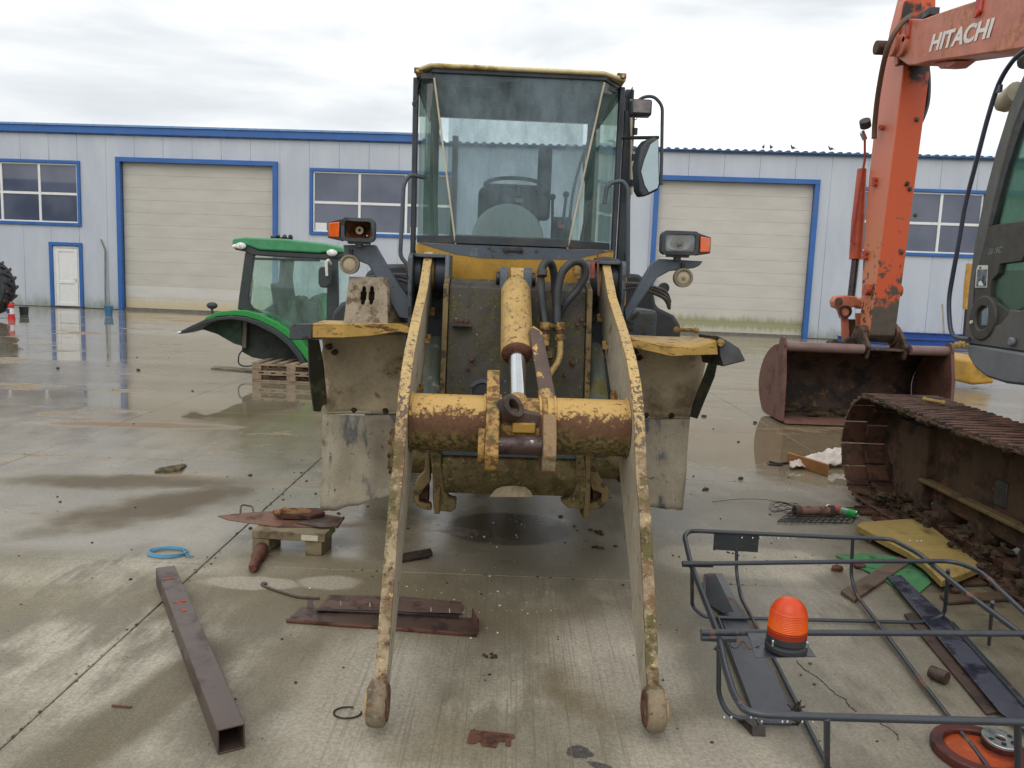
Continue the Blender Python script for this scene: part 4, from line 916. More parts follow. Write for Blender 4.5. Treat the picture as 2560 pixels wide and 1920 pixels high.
# --- fenders
for s in (-1, 1):
    f = bpy.data.objects.new('front_fender', None); COL.objects.link(f); f.parent = ld
    P = L.pv
    if s < 0:
        top = [P(675, 702, -0.15), P(740, 700, -0.15), P(800, 700, -0.15), P(862, 702, -0.15), P(886, 712, -0.15)]
        drop = [P(886, 722, -0.15), P(862, 716, -0.15), P(800, 726, -0.15), P(740, 729, -0.15), P(675, 729, -0.15)]
    else:
        top = [P(1352, 722, -0.15), P(1372, 734, -0.15), P(1430, 748, -0.15), P(1500, 752, -0.15), P(1548, 737, -0.15)]
        drop = [P(1552, 766, -0.15), P(1500, 768, -0.15), P(1450, 770, -0.15), P(1372, 752, -0.15), P(1352, 734, -0.15)]
    if s > 0:
        for p in top: p.z = min(p.z, 1.385)
    MB().prism(top + drop, (0, 0.012, 0)).rough(0.004, 9, s).build('rim', M['fender_yellow'], f, bevel=0.003)
    # top skin from the rim back to the rear panel
    vs = []; n = len(top)
    def topf(i, j):
        k = i * (n - 1); a = int(min(k, n - 2)); t = k - a; p = top[a] * (1 - t) + top[a + 1] * t
        q = V(p.x * 1.01 + s * 0.03, 0.50, (1.335 if s > 0 else 1.35))
        r = p * (1 - j) + q * j; r.z += 0.004 * mnoise.noise(r * 9) + 0.012 * math.sin(j * math.pi); return r
    MB().grid(topf, 14, 8).build('top_skin', M['fender_yellow'], f, solid=0.008)
    # rear panel of the arch (dried mud)
    if s < 0: pan = [(688, 728), (886, 722), (886, 888), (845, 892), (775, 893), (707, 893), (703, 850), (697, 800), (686, 760)]
    else: pan = [(1352, 740), (1535, 765), (1528, 800), (1512, 850), (1492, 902), (1440, 905), (1400, 900), (1352, 890)]
    pts = [P(x, y, 0.45) for x, y in pan]
    def panel_f(xa, xb, xc, xd, y0, y1, v0, v1, wav, sd):
        def fn(i, j):
            xl = xa * (1 - j) + xc * j; xr = xb * (1 - j) + xd * j
            p = P(xl * (1 - i) + xr * i, y0 * (1 - j) + y1 * j, v0 * (1 - j) + v1 * j)
            p.y += wav * mnoise.noise(Vector((i * 3, j * 2.5, sd))) ; return p
        return fn
    if s < 0: fn = panel_f(686, 888, 707, 888, 722, 893, 0.30, 0.46, 0.05, 2)
    else: fn = panel_f(1350, 1540, 1350, 1490, 735, 904, 0.30, 0.46, 0.05, 5)
    mb = MB().grid(fn, 16, 14)
    if s < 0:
        for i in range(len(mb.V)):
            r_, c_ = divmod(i, 17)
            if c_ == 0: mb.V[i] = (mb.V[i][0] + 0.02 * math.sin(r_ * 0.9) + 0.012, mb.V[i][1], mb.V[i][2])
    mb.build('arch_panel', M['mud'], f, solid=0.012)
    MB().tube([fn(0, 0.985), fn(0.25, 0.985), fn(0.5, 0.985), fn(0.75, 0.985), fn(1, 0.985)], 0.011, 6).rough(0.003, 20, 3).build('seam', M['mud'], f)
    for (i, j) in ((0.32, 0.96), (0.7, 0.96), (0.12, 0.15), (0.17, 0.22)):
        p = fn(i, j); MB().ball(p - V(0, 0.012, 0), 0.022, 0.012, 0.018, 8, 6, 0.5, 30).build('clod', M['mudclod'], f)
    # inner wall of the arch beside the frame
    MB().box(s * 0.605, s * 0.617, -0.12, 0.46, 0.75, 1.34).build('inner_wall', M['chassis'], f)
    # hanging mud flap
    if s < 0: fl = panel_f(698, 866, 694, 866, 896, 1102, 0.44, 0.47, 0.05, 8)
    else: fl = panel_f(1352, 1490, 1352, 1474, 905, 1100, 0.44, 0.47, 0.03, 11)
    def fl2(i, j, fl=fl, s=s):
        p = fl(i, j)
        lift = (0.12 * i if s < 0 else 0.05 * (1 - i)) * j ** 4 + 0.012 * mnoise.noise(Vector((i * 7, 0, s))) * j ** 6
        p.z += lift; p.y += 0.05 * math.sin(i * math.pi) * (0.3 + j) * -1; return p
    MB().grid(fl2, 16, 16).build('mud_flap', M['flap'], f, solid=0.014)
    # rubber edge strip and side extension
    if s < 0:
        st = [P(666, 734, 0.0), P(690, 734, 0.0), P(700, 790, 0.2), P(705, 850, 0.3), P(707, 872, 0.35), P(697, 876, 0.35), P(693, 890, 0.35), P(678, 888, 0.35), P(668, 820, 0.2)]
        ex = [P(625, 703, -0.16), P(640, 699, -0.16), P(675, 699, -0.16), P(673, 734, -0.16), P(624, 735, -0.16)]
    else:
        st = [P(1535, 768, 0.0), P(1552, 768, 0.0), P(1543, 815, 0.2), P(1520, 870, 0.3), P(1507, 904, 0.35), P(1491, 900, 0.35), P(1497, 870, 0.35), P(1518, 815, 0.2)]
        ex = [P(1550, 724, -0.14), P(1575, 737, -0.16), P(1597, 752, -0.20), P(1611, 779, -0.22), P(1560, 792, -0.2), P(1556, 768, -0.16)]
    for p in st: p.y += 0.0
    MB().prism(st, (s * 0.012, 0.03, 0)).rough(0.005, 8, 3).build('rubber_strip', worn('rubber_strip', (58, 60, 52), [((94, 96, 72), 6, 0.5, 0.62, 0.9)], 0.6), f, bevel=0.004)
    MB().prism(ex, (0, 0.42, -0.02)).rough(0.004, 10, 2).build('side_extension', M['black'] if s > 0 else M['chassis'], f, bevel=0.008)
# bolt and clip on the right fender
p = L.pv(1482, 716, 0.25); MB().cyl(p + V(-0.06, 0, 0.01), p + V(0.06, 0, 0.01), 0.012, 8).ball(p + V(-0.06, 0, 0.01), 0.02, None, None, 8, 6).ball(p + V(0.06, 0, 0.01), 0.02, None, None, 8, 6).build('fender_clip', M['rust_yellow'], ld)
p = L.pv(1556, 740, -0.17); MB().cyl(p, p - V(0, 0.012, 0), 0.02, 12).build('rivet', M['rust_yellow'], ld)

# --- headlight brackets and lamps
for s in (-1, 1):
    P = L.pv
    if s < 0:
        b = [(741, 529), (811, 529), (843, 585), (886, 648), (886, 690), (862, 686), (805, 588), (795, 572), (770, 562), (745, 560)]
        pl = [P(x, y, -0.02) for x, y in b]
    else:
        b = [(1424, 559), (1519, 564), (1512, 573), (1500, 579), (1446, 586), (1420, 600), (1385, 650), (1352, 695), (1348, 668), (1376, 622), (1410, 566)]
        pl = [P(x, y, -0.02) for x, y in b]
    MB().prism(pl, (0, 0.05, 0)).build('lamp_bracket', M['slate'], ld, bevel=0.006)
    H = bpy.data.objects.new('headlight', None); COL.objects.link(H); H.parent = ld
    H['label'] = 'headlight with rusted-out reflector' if s < 0 else 'headlight with clear glass'
    if s < 0: x0, x1, y0, y1 = 737, 808, 469, 523
    else: x0, x1, y0, y1 = 1432, 1508, 497, 552
    A = P(x0, y0, -0.10); Bq = P(x1, y1, -0.10); cx, cz = (A.x + Bq.x) / 2, (A.z + Bq.z) / 2; w, h = abs(Bq.x - A.x) / 2, abs(A.z - Bq.z) / 2
    def rrect(w, h, r, y, n=5):
        out = []
        for (sx, sz, a0) in ((1, 1, 0), (-1, 1, 90), (-1, -1, 180), (1, -1, 270)):
            for k in range(n + 1):
                a = rad(a0 + 90 * k / n); out.append((cx + sx * (w - r) + r * math.cos(a), y, cz + sz * (h - r) + r * math.sin(a)))
        return out
    r0 = rrect(w, h, 0.025, -0.10); r1 = rrect(w * 1.0, h * 1.0, 0.03, -0.02); r2 = rrect(w * 0.72, h * 0.66, 0.03, 0.055)
    n = len(r0); vs = r0 + r1 + r2
    ri = rrect(w - 0.018, h - 0.018, 0.016, -0.102); rb = rrect(w - 0.02, h - 0.02, 0.016, -0.075 if s > 0 else -0.055)
    vs += ri + rb
    fs = []
    def bandf(a, b):
        for k in range(n): fs.append((a * n + k, a * n + (k + 1) % n, b * n + (k + 1) % n, b * n + k))
    bandf(0, 1); bandf(1, 2); bandf(3, 0); bandf(4, 3); fs.append(tuple(2 * n + k for k in range(n)))
    MB().add(vs, fs).build('housing', M['chassis'] if s < 0 else M['post'], H, angle=50)
    if s > 0:
        def lf(i, j):
            X = cx + (i - 0.5) * 2 * (w - 0.018); Z = cz + (j - 0.5) * 2 * (h - 0.018)
            return V(X, -0.094 - 0.012 * (1 - (2 * i - 1) ** 2) * (1 - (2 * j - 1) ** 2), Z)
        MB().grid(lf, 10, 8).build('lens', glass('headlight_glass', (0.86, 0.88, 0.88), 0.10, (200, 204, 204), 0.05), H)
        def rf(i, j):
            X = cx + (i - 0.5) * 2 * (w - 0.02); Z = cz + (j - 0.5) * 2 * (h - 0.02)
            return V(X, -0.078 + 0.07 * (1 - (2 * i - 1) ** 2) * (1 - (2 * j - 1) ** 2), Z)
        MB().grid(rf, 12, 8).build('reflector', M['lens'], H)
        MB().ball((cx, -0.06, cz), 0.022, 0.02, 0.022, 12, 8).build('bulb', M['ring_dust'], H)
    else:
        def rf(i, j):
            X = cx + (i - 0.5) * 2 * (w - 0.02); Z = cz + (j - 0.5) * 2 * (h - 0.02)
            return V(X, -0.058 + 0.06 * (1 - (2 * i - 1) ** 2) * (1 - (2 * j - 1) ** 2), Z)
        MB().grid(rf, 12, 8).build('reflector', M['lens_rust'], H)
        MB().ring((cx, -0.02, cz), (0, -1, 0), 0.022, 0.008, 0.02).build('bulb_socket', M['lens_dust'], H)
        MB().ball((cx + 0.045, -0.05, cz - 0.03), 0.007).build('drop', M['chrome'], H)
    # side indicator
    sx = cx + s * (w + 0.002)
    zt, zb = cz + h * 0.72, cz - h * 0.8
    MB().prism([(sx, -0.07, zt + 0.012), (sx + s * 0.085, -0.03, zt - 0.006), (sx + s * 0.085, -0.03, zb + 0.004), (sx, -0.07, zb - 0.012)], (0, 0.075, 0)).build('indicator_housing', M['post'], H, bevel=0.004)
    MB().prism([(sx + s * 0.012, -0.076, zt - 0.006), (sx + s * 0.078, -0.045, zt - 0.012), (sx + s * 0.078, -0.045, zb + 0.010), (sx + s * 0.012, -0.076, zb + 0.006)], (0, 0.02, 0)).build('indicator', M['amber'], H, bevel=0.005)
    MB().cyl((cx, -0.04, cz - h - 0.03), (cx, -0.04, cz - h + 0.01), 0.022, 12).box(cx - 0.06, cx + 0.06, -0.07, -0.01, cz - h - 0.012, cz - h + 0.004).build('stalk', M['post'], H)
    # round work lamp below
    wx, wy = (755, 571) if s < 0 else (1476, 600)
    c = P(wx, wy, -0.06); rr = 0.054
    W = bpy.data.objects.new('round_lamp', None); COL.objects.link(W); W.parent = ld
    MB().tube([c + V(0, 0, 0), c + V(0, 0.03, 0), c + V(0, 0.07, 0)], [rr, rr, 0.025], 28).build('shell', M['ring_dust'], W)
    MB().ring(c + V(0, 0, 0), (0, -1, 0), rr, rr - 0.013, 0.012).build('ring', M['ring_dust'], W, bevel=0.002)
    MB().ball(c + V(0, 0.002, 0), rr - 0.014, 0.008, rr - 0.014, 24, 8).build('lens', M['lens_dust'], W)
    if s > 0: MB().ball(c + V(0, -0.006, -0.004), 0.012, 0.004, 0.012).build('dirt_spot', M['ring_dust'], W)
    MB().cyl(c + V(0, 0.03, rr - 0.01), c + V(0, 0.03, rr + 0.03), 0.012, 8).build('stud', M['steel_dark'], W)

# --- cab
P = L.pv
cb = bpy.data.objects.new('cab', None); COL.objects.link(cb); cb.parent = ld
ZB, ZT_ = 1.90, 2.875
CT = [(-0.545, 0.35), (0.505, 0.35)]; CB_ = [(-0.365, 0.33), (0.315, 0.33)]
# glass: centre pane and two angled side panes
MB().add([(-0.365, 0.335, ZB), (0.315, 0.335, ZB), (0.49, 0.345, ZT_ - 0.02), (-0.52, 0.345, ZT_ - 0.02)], [(0, 1, 2, 3)]).build('windscreen', M['cab_glass'], cb, flat=True)
MB().add([(-0.615, 0.56, ZB), (-0.365, 0.335, ZB), (-0.52, 0.345, ZT_ - 0.02), (-0.62, 0.56, ZT_ - 0.02)], [(0, 1, 2, 3)]).build('side_windscreen', M['cab_side_glass'], cb, flat=True)
MB().add([(0.315, 0.335, ZB), (0.60, 0.56, ZB), (0.61, 0.56, ZT_ - 0.02), (0.49, 0.345, ZT_ - 0.02)], [(0, 1, 2, 3)]).build('side_windscreen', M['cab_side_glass'], cb, flat=True)
MB().tube([(-0.365, 0.326, ZB - 0.04), (-0.52, 0.336, ZT_ - 0.05)], 0.006, 6).build('pane_seal', M['cream'], cb)
MB().tube([(0.315, 0.326, ZB - 0.04), (0.49, 0.336, ZT_ - 0.03)], 0.006, 6).build('pane_seal', M['cream'], cb)
# door glass, side glass, rear glass
MB().add([(0.615, 0.60, ZB - 0.1), (0.60, 1.60, ZB - 0.1), (0.60, 1.60, ZT_ - 0.05), (0.62, 0.60, ZT_ - 0.05)], [(0, 1, 2, 3)]).build('side_glass', M['cab_side_glass'], cb, flat=True)
MB().add([(-0.625, 0.60, ZB - 0.1), (-0.62, 1.60, ZB - 0.1), (-0.62, 1.60, ZT_ - 0.05), (-0.63, 0.60, ZT_ - 0.05)], [(3, 2, 1, 0)]).build('side_glass', M['cab_side_glass'], cb, flat=True)
MB().box(-0.50, 0.52, 1.66, 1.668, ZB + 0.02, ZT_ - 0.01).build('rear_glass', glass('rear_glass', (0.92, 0.96, 0.96), 0.14, (190, 205, 210), refl=0.5), cb)
# posts
for s, x in ((-1, -0.63), (1, 0.615)):
    MB().prism([(x, 0.545, 1.66), (x + s * 0.03, 0.545, 1.66), (x + s * 0.035, 0.545, ZT_), (x, 0.545, ZT_)], (0, 0.05, 0)).build('front_post', M['post'], cb, bevel=0.006)
    MB().prism([(x - s * 0.06, 1.60, 1.0), (x + s * 0.0, 1.60, 1.0), (x + s * 0.0, 1.60, ZT_ + 0.05), (x - s * 0.06, 1.60, ZT_ + 0.05)], (0, 0.10, 0)).build('rear_post', M['interior'], cb, bevel=0.01)
    MB().box(x - s * 0.01, x + s * 0.015, 0.59, 1.62, ZT_ - 0.06, ZT_ + 0.02).build('roof_rail', M['post'], cb)
    MB().box(x - s * 0.015, x + s * 0.02, 0.57, 1.66, 1.55, ZB - 0.08).build('side_sill', M['chassis'], cb)
# frame round the windscreen
MB().prism([(-0.62, 0.53, ZT_ - 0.02), (-0.53, 0.33, ZT_ - 0.02), (0.50, 0.33, ZT_ - 0.02), (0.61, 0.53, ZT_ - 0.02), (0.60, 0.60, ZT_ - 0.02), (-0.61, 0.60, ZT_ - 0.02)], (0, 0, 0.035)).build('header', M['post'], cb, bevel=0.004)
MB().prism([(-0.62, 0.55, ZB - 0.035), (-0.37, 0.32, ZB - 0.035), (0.32, 0.32, ZB - 0.035), (0.605, 0.55, ZB - 0.035), (0.59, 0.60, ZB - 0.035), (-0.60, 0.60, ZB - 0.035)], (0, 0, 0.05)).build('sill', M['post'], cb, bevel=0.004)
MB().prism([(-0.545, 0.30, 2.880), (0.485, 0.30, 2.880), (0.635, 0.44, 2.880), (0.635, 1.80, 2.880), (-0.65, 1.80, 2.880), (-0.65, 0.44, 2.880)], (0, 0, 0.024)).build('roof', worn('roof_yellow', (228, 216, 170), [((180, 150, 80), 5, 0.56, 0.68, 0.7)], 0.5), cb, bevel=0.01)
MB().prism([(-0.50, 0.80, 2.903), (0.45, 0.80, 2.903), (0.54, 0.95, 2.903), (0.54, 1.7, 2.903), (-0.55, 1.7, 2.903), (-0.55, 0.95, 2.903)], (0, 0, 0.03)).build('roof_crown', M['yellow'], cb, bevel=0.02)
MB().prism([(-0.60, 0.50, 2.845), (0.58, 0.50, 2.845), (0.58, 1.70, 2.868), (-0.60, 1.70, 2.868)], (0, 0.0, 0.010)).build('headliner', M['interior'], cb)
MB().box(-0.18, 0.28, 0.52, 0.60, 2.72, 2.83).build('visor_panel', M['interior'], cb, bevel=0.03)
MB().box(-0.40, -0.22, 0.56, 0.64, 2.74, 2.82).build('interior_mirror', M['interior'], cb, bevel=0.03)
for x0, y0, sx in ((905, 154, -1), (1342, 166, 1)):
    p = P(x0, y0, 0.42); mb = MB(); mb.box(p.x - 0.028, p.x + 0.028, 0.40, 0.42, p.z - 0.014, p.z + 0.018); o = mb.build('lifting_tab', M['rust_yellow'], cb, bevel=0.003)
    MB().cyl((p.x + sx * 0.008, 0.398, p.z), (p.x + sx * 0.008, 0.423, p.z), 0.008, 10).build('tab_hole', M['cream'], cb)
# cowl under the windscreen
MB().prism([(-0.605, 0.33, 1.70), (-0.605, 0.33, 1.862), (-0.605, 0.62, 1.862), (-0.605, 0.62, 1.45), (-0.605, 0.40, 1.45)], (1.205, 0, 0)).build('cowl', M['yellow'], cb, bevel=0.01)
gp = [P(x, y, 0.326) for x, y in ((904, 521), (984, 549), (1040, 557), (1090, 559), (1238, 560), (1325, 535), (1325, 530), (1100, 525))]
for p in gp: p.z = min(p.z, 1.860)
MB().prism(gp, (0, 0.01, 0)).build('grey_panel', M['slate'], cb, bevel=0.002)
for x in (1094, 1122): 
    p = P(x, 539, 0.31); MB().cyl(p, p + V(0, 0.03, 0), 0.018, 14).cyl(p - V(0, 0.012, 0), p, 0.009, 10).build('wiper_spindle', M['black'], cb)
p = P(1108, 539, 0.318); MB().box(p.x - 0.06, p.x + 0.06, 0.312, 0.328, p.z - 0.013, p.z + 0.010).build('spindle_plate', M['black'], cb, bevel=0.004)
p = P(1159, 543, 0.32); MB().cyl(p, p + V(0, 0.015, 0), 0.009, 8).build('washer_jet', M['black'], cb)
# interior
MB().box(-0.60, 0.58, 0.40, 1.64, 1.40, 1.46).build('cab_floor', M['interior'], cb)
MB().box(-0.48, 0.50, 1.60, 1.66, 1.40, ZB + 0.03).build('rear_wall', M['interior'], cb)
prof = []
for k in range(17):
    a = math.pi * k / 16; prof.append((-0.045 + 0.235 * math.cos(a), 0.62, 1.915 + 0.235 * math.sin(a)))
MB().prism(prof + [(-0.30, 0.62, 1.86), (0.22, 0.62, 1.86)], (0, 0.20, -0.03)).build('dashboard_hood', M['dash'], cb, bevel=0.03, seg=3)
MB().box(-0.42, 0.36, 0.42, 0.62, 1.86, 1.925).build('dashboard_shelf', plain('olive_shelf', (118, 124, 96), 0.7), cb, bevel=0.02)
for x0 in (-0.34, 0.16):
    for k in range(8): MB().box(x0 + k * 0.018, x0 + k * 0.018 + 0.009, 0.416, 0.424, 1.90, 1.918).build('vent_slat', M['black'], cb)
sw = bpy.data.objects.new('steering_wheel', None); COL.objects.link(sw); sw.parent = cb
c = P(1113, 402, 0.98); ang = rad(55)
e1 = V(1, 0, 0); e2 = V(0, math.cos(ang) * 0.9, math.sin(ang) * 0.42)
pts = [c + e1 * 0.205 * math.cos(t) + V(0, 0.15, 0.072) * math.sin(t) for t in [2 * math.pi * k / 36 for k in range(36)]]
mb = MB().tube(pts, 0.014, 8, closed=True); mb.tube([c + e1 * -0.2, c, c + e1 * 0.2], 0.011, 6); mb.tube([c, c + V(0, -0.14, -0.07)], 0.012, 6)
ov = mb.build('wheel_rim', M['black'], cb); bpy.data.objects.remove(sw)
MB().tube([c, c + V(0, -0.10, -0.30)], 0.03, 10).build('steering_column', M['black'], cb)
def seatm(i, j):
    return V(0, 0, 0)
MB().box(-0.255, 0.20, 1.30, 1.44, 1.72, 2.33).build('seat_backrest', M['interior'], cb, bevel=0.06, seg=4)
MB().box(-0.25, 0.20, 0.98, 1.42, 1.66, 1.80).build('seat_cushion', M['interior'], cb, bevel=0.05, seg=3)
MB().box(0.17, 0.27, 1.30, 1.40, 2.1, 2.62).build('filter_box', M['interior'], cb, bevel=0.03)
MB().box(0.26, 0.40, 0.95, 1.05, 1.6, 2.10).build('armrest_console', M['interior'], cb, bevel=0.02)
MB().box(0.30, 0.35, 0.94, 0.95, 2.02, 2.07).build('warning_light', M['amber'], cb, bevel=0.006)
MB().box(-0.46, -0.42, 1.50, 1.62, 1.95, 2.7).build('belt_post', plain('olive_trim', (112, 112, 66), 0.8), cb)
MB().tube(smooth_path([(0.40, 1.2, 1.95), (0.42, 1.2, 2.3), (0.50, 1.2, 2.62), (0.56, 1.2, 2.66)], 5), 0.010, 6).build('roof_conduit', M['black'], cb)
# right-hand door post, hinges, mirror arm, lamp
MB().box(0.665, 0.72, 0.62, 0.66, 1.20, 2.88).build('door_post', M['post'], cb, bevel=0.006)
MB().box(0.73, 0.765, 0.80, 0.86, 1.55, 2.86).build('door_edge', M['post'], cb, bevel=0.006)
MB().box(0.722, 0.735, 0.60, 0.625, 1.30, 1.86).build('yellow_trim', M['yellow'], cb)
for z in (2.62, 2.46, 2.30): MB().cyl((0.735, 0.6, z - 0.02), (0.735, 0.6, z + 0.02), 0.016, 10).build('hinge', M['black'], cb)
MB().tube([P(1363, 215, 0.6), P(1364, 420, 0.6)], 0.008, 6).build('stay_rod', M['cream'], cb)
MB().prism([P(x, y, 0.62) for x, y in ((1340, 228), (1365, 190), (1367, 186), (1367, 240), (1345, 240))], (0, 0.05, 0)).build('gutter_end', M['post'], cb)
MB().tube(round_path([P(1362, 238, 0.40), P(1385, 210, 0.38), P(1412, 207, 0.36), P(1431, 228, 0.35), P(1428, 400, 0.35)], 0.05), 0.010, 10).build('mirror_arm', M['post'], cb)
MB().tube([P(1338, 298, 0.58), P(1422, 297, 0.36)], 0.011, 8).build('mirror_brace', M['post'], cb)
A = P(1364, 212, 0.30); Bq = P(1408, 250, 0.30)
wl_ = bpy.data.objects.new('work_lamp', None); COL.objects.link(wl_); wl_.parent = cb
MB().box(A.x, Bq.x, 0.30, 0.39, Bq.z, A.z).build('housing', M['post'], wl_, bevel=0.014, seg=3)
MB().box(A.x + 0.012, Bq.x - 0.012, 0.292, 0.302, Bq.z + 0.012, A.z - 0.012).build('lens', plain('grey_lens', (120, 112, 112), 0.25, 0.4, sc=30, var=0.2), wl_, bevel=0.004)
MB().ring(((A.x + Bq.x) / 2 - 0.03, 0.33, Bq.z - 0.012), (0, -1, 0), 0.012, 0.008, 0.01).build('eyelet', M['post'], wl_)
mi = bpy.data.objects.new('wing_mirror', None); COL.objects.link(mi); mi.parent = cb
mo = [P(x, y, 0.36) for x, y in ((1424, 293), (1398, 303), (1386, 318), (1378, 360), (1381, 412), (1389, 426), (1403, 421), (1423, 411), (1427, 398))]
MB().prism(mo, (-0.03, 0.06, 0)).build('shell', M['post'], mi, bevel=0.012, seg=3)
mg = [P(x, y, 0.352) for x, y in ((1421, 300), (1405, 312), (1392, 345), (1385, 370), (1393, 400), (1402, 415), (1420, 406), (1423, 396))]
MB().prism(mg, (-0.002, 0.006, 0)).build('glass', M['mirror'], mi)
# hand rails
MB().tube(round_path([P(922, 384, 0.50), P(884, 377, 0.46), P(872, 398, 0.45), P(864, 555, 0.45), P(886, 577, 0.45), P(905, 580, 0.45)], 0.06), 0.0135, 10).build('hand_rail', M['slate'], cb)
MB().tube(round_path([P(1306, 440, 0.34), P(1312, 396, 0.34), P(1345, 390, 0.34), P(1357, 408, 0.34), P(1356, 600, 0.36)], 0.06), 0.0135, 10).build('hand_rail', M['slate'], cb)
MB().tube([P(908, 166, 0.45), P(900, 195, 0.45), P(903, 215, 0.45), P(893, 230, 0.45)], 0.003, 5).tube([P(900, 195, 0.45), P(893, 222, 0.45)], 0.002, 5).box(P(894, 224, .45).x - .01, P(894, 224, .45).x + .01, .44, .46, P(894, 224, .45).z - .01, P(894, 224, .45).z + .008).build('loose_wire', M['black'], cb)
# red and yellow bracket right of the hoses
q = [P(x, y, -0.12) for x, y in ((1235, 558), (1275, 560), (1276, 600), (1240, 603))]
MB().prism(q, (0, 0.02, 0)).build('warning_plate', M['rust_yellow'], ld, bevel=0.003)
MB().prism([P(x, y, -0.14) for x, y in ((1268, 566), (1285, 566), (1285, 602), (1268, 602))], (0, 0.02, 0)).build('red_bracket', plain('old_red', (150, 74, 60), 0.6, var=0.25, sc=30), ld, bevel=0.003)
MB().tube(smooth_path([P(1285, 565, -0.05), P(1310, 562, -0.04), P(1335, 570, -0.04), P(1345, 600, -0.04)], 5), 0.02, 10).build('frame_hose', M['black'], ld)
MB().tube([P(1291, 545, -0.16), P(1293, 640, -0.3)], 0.006, 6).build('lever_rod', M['rust'], ld)
for s in (-1, 1):
    for k in range(3):
        z = 1.66 - 0.02 * k
        MB().tube(smooth_path([(s * 0.61, 0.10, z), (s * 0.72, 0.14, z + 0.02 * math.sin(k)), (s * 0.9, 0.25, z - 0.03), (s * 1.0, 0.5, z - 0.1)], 5), 0.012, 8).build('side_hose', M['rust_dark'] if k == 1 else M['chassis'], ld)
# rear half
MB().box(-0.62, 0.62, 1.70, 3.9, 1.15, 1.78).build('engine_hood', M['yellow'], ld, bevel=0.06, seg=3)
MB().box(-0.45, 0.45, 0.60, 3.8, 0.62, 1.15).build('rear_frame', M['chassis'], ld, bevel=0.02)
for s in (-1, 1):
    q = [(s * 0.70, 1.2, 1.05), (s * 1.02, 1.2, 1.05)] 
    MB().prism([(s * 0.66, 1.5, 1.05), (s * 1.33, 1.5, 1.05), (s * 1.33, 1.5, 1.36), (s * 1.27, 1.5, 1.44), (s * 1.13, 1.5, 1.50), (s * 1.08, 1.5, 1.68), (s * 0.98, 1.5, 1.74), (s * 0.66, 1.5, 1.76)], (0, 1.3, 0)).build('rear_fender', M['black'], ld, bevel=0.03, seg=3)
    MB().box(s * 0.60, s * 0.95, 0.60, 1.5, 0.95, 1.50).build('step_box', M['chassis'], ld, bevel=0.03)
    w = bpy.data.objects.new('rear_wheel', None); COL.objects.link(w); w.parent = ld
    MB().tube([(s * 0.72, 2.6, 0.62), (s * 0.78, 2.6, 0.62), (s * 1.10, 2.6, 0.62), (s * 1.17, 2.6, 0.62)], [0.52, 0.62, 0.62, 0.52], 36).build('tyre', M['black'], w, bevel=0.02)
    MB().ring((s * 1.15, 2.6, 0.62), (s, 0, 0), 0.34, 0.1, 0.04).build('rim', M['yellow'], w)
    p = P(1435 if s > 0 else 870, 622, 1.46); MB().cyl(p, p + V(0, 0.05, 0), 0.04, 12).build('cap', M['black'], ld)

# --- wheel chock on the left fender
CK = Fr(*(L.O + L.u * (-0.86) + L.v * (0.0)).to_2d(), 1.9, 1.375)
ck = thing('wheel_chock', 'tan concrete-like wheel chock with two oval slots, sitting on the left fender of the loader', 'wheel chock', CK)
zb = 0.0
def CP(x, y, v): 
    p = L.pv(x, y, v); q = L.O + L.u * p.x + L.v * p.y + Vector((0, 0, p.z)); return CK.l(q)
fb = [CP(742, 706, -0.12), CP(838, 704, -0.12), CP(838, 601, -0.02), CP(756, 599, -0.02)]
bb = [(fb[0].x - 0.0, 0.20, 0.01), (fb[1].x + 0.07, 0.20, 0.01), (fb[2].x + 0.01, 0.05, fb[2].z), (fb[3].x, 0.05, fb[3].z)]
# front face with two slots: built of a grid with the slots left open
mb = MB(); NU, NV = 20, 22
def face(i, j):
    a = fb[0] * (1 - i) + fb[1] * i; b = fb[3] * (1 - i) + fb[2] * i; return a * (1 - j) + b * j
def inslot(i, j):
    for ci in (0.40, 0.60):
        if ((i - ci) / 0.07) ** 2 + ((j - 0.62) / 0.20) ** 2 < 1: return True
    return False
NU, NV = 40, 44
vs = [face(i / NU, j / NV) for j in range(NV + 1) for i in range(NU + 1)]
fs = []
for j in range(NV):
    for i in range(NU):
        if not inslot((i + .5) / NU, (j + .5) / NV):
            a = j * (NU + 1) + i; fs.append((a, a + 1, a + NU + 2, a + NU + 1))
mb.add(vs, fs); mb.build('front_face', M['concrete'], ck, solid=0.02)
mb = MB()
c8 = [V(*fb[0]) , V(*fb[1]), V(*fb[2]), V(*fb[3])] + [V(*b) for b in bb]
mb.add(c8, [(1, 5, 6, 2), (0, 3, 7, 4), (3, 2, 6, 7), (5, 4, 7, 6), (0, 4, 5, 1)])
mb.build('body', M['concrete'], ck, solid=0.012)

# more of the cab fittings
MB().prism([(-0.60, 0.36, 2.825), (-0.50, 0.352, 2.825), (0.48, 0.352, 2.825), (0.59, 0.5, 2.825), (0.59, 0.52, 2.825), (-0.60, 0.52, 2.825)], (0, 0, 0.03)).build('upper_trim', M['post'], cb)
MB().tube([(-0.50, 0.60, 1.9), (-0.52, 0.60, 2.35), (-0.55, 0.62, 2.8)], 0.012, 6).build('wiring', M['black'], cb)
MB().tube(smooth_path([(0.44, 0.8, 1.9), (0.47, 0.75, 2.2), (0.44, 0.8, 2.45), (0.5, 0.9, 2.7)], 5), 0.008, 6).build('wiring', M['black'], cb)
MB().tube([(0.33, 0.9, 2.05), (0.34, 0.86, 2.22)], 0.010, 8).ball((0.34, 0.86, 2.24), 0.022).build('lever', M['black'], cb)
MB().tube([(0.26, 0.9, 2.05), (0.25, 0.86, 2.20)], 0.010, 8).ball((0.25, 0.86, 2.22), 0.022).build('lever', M['black'], cb)
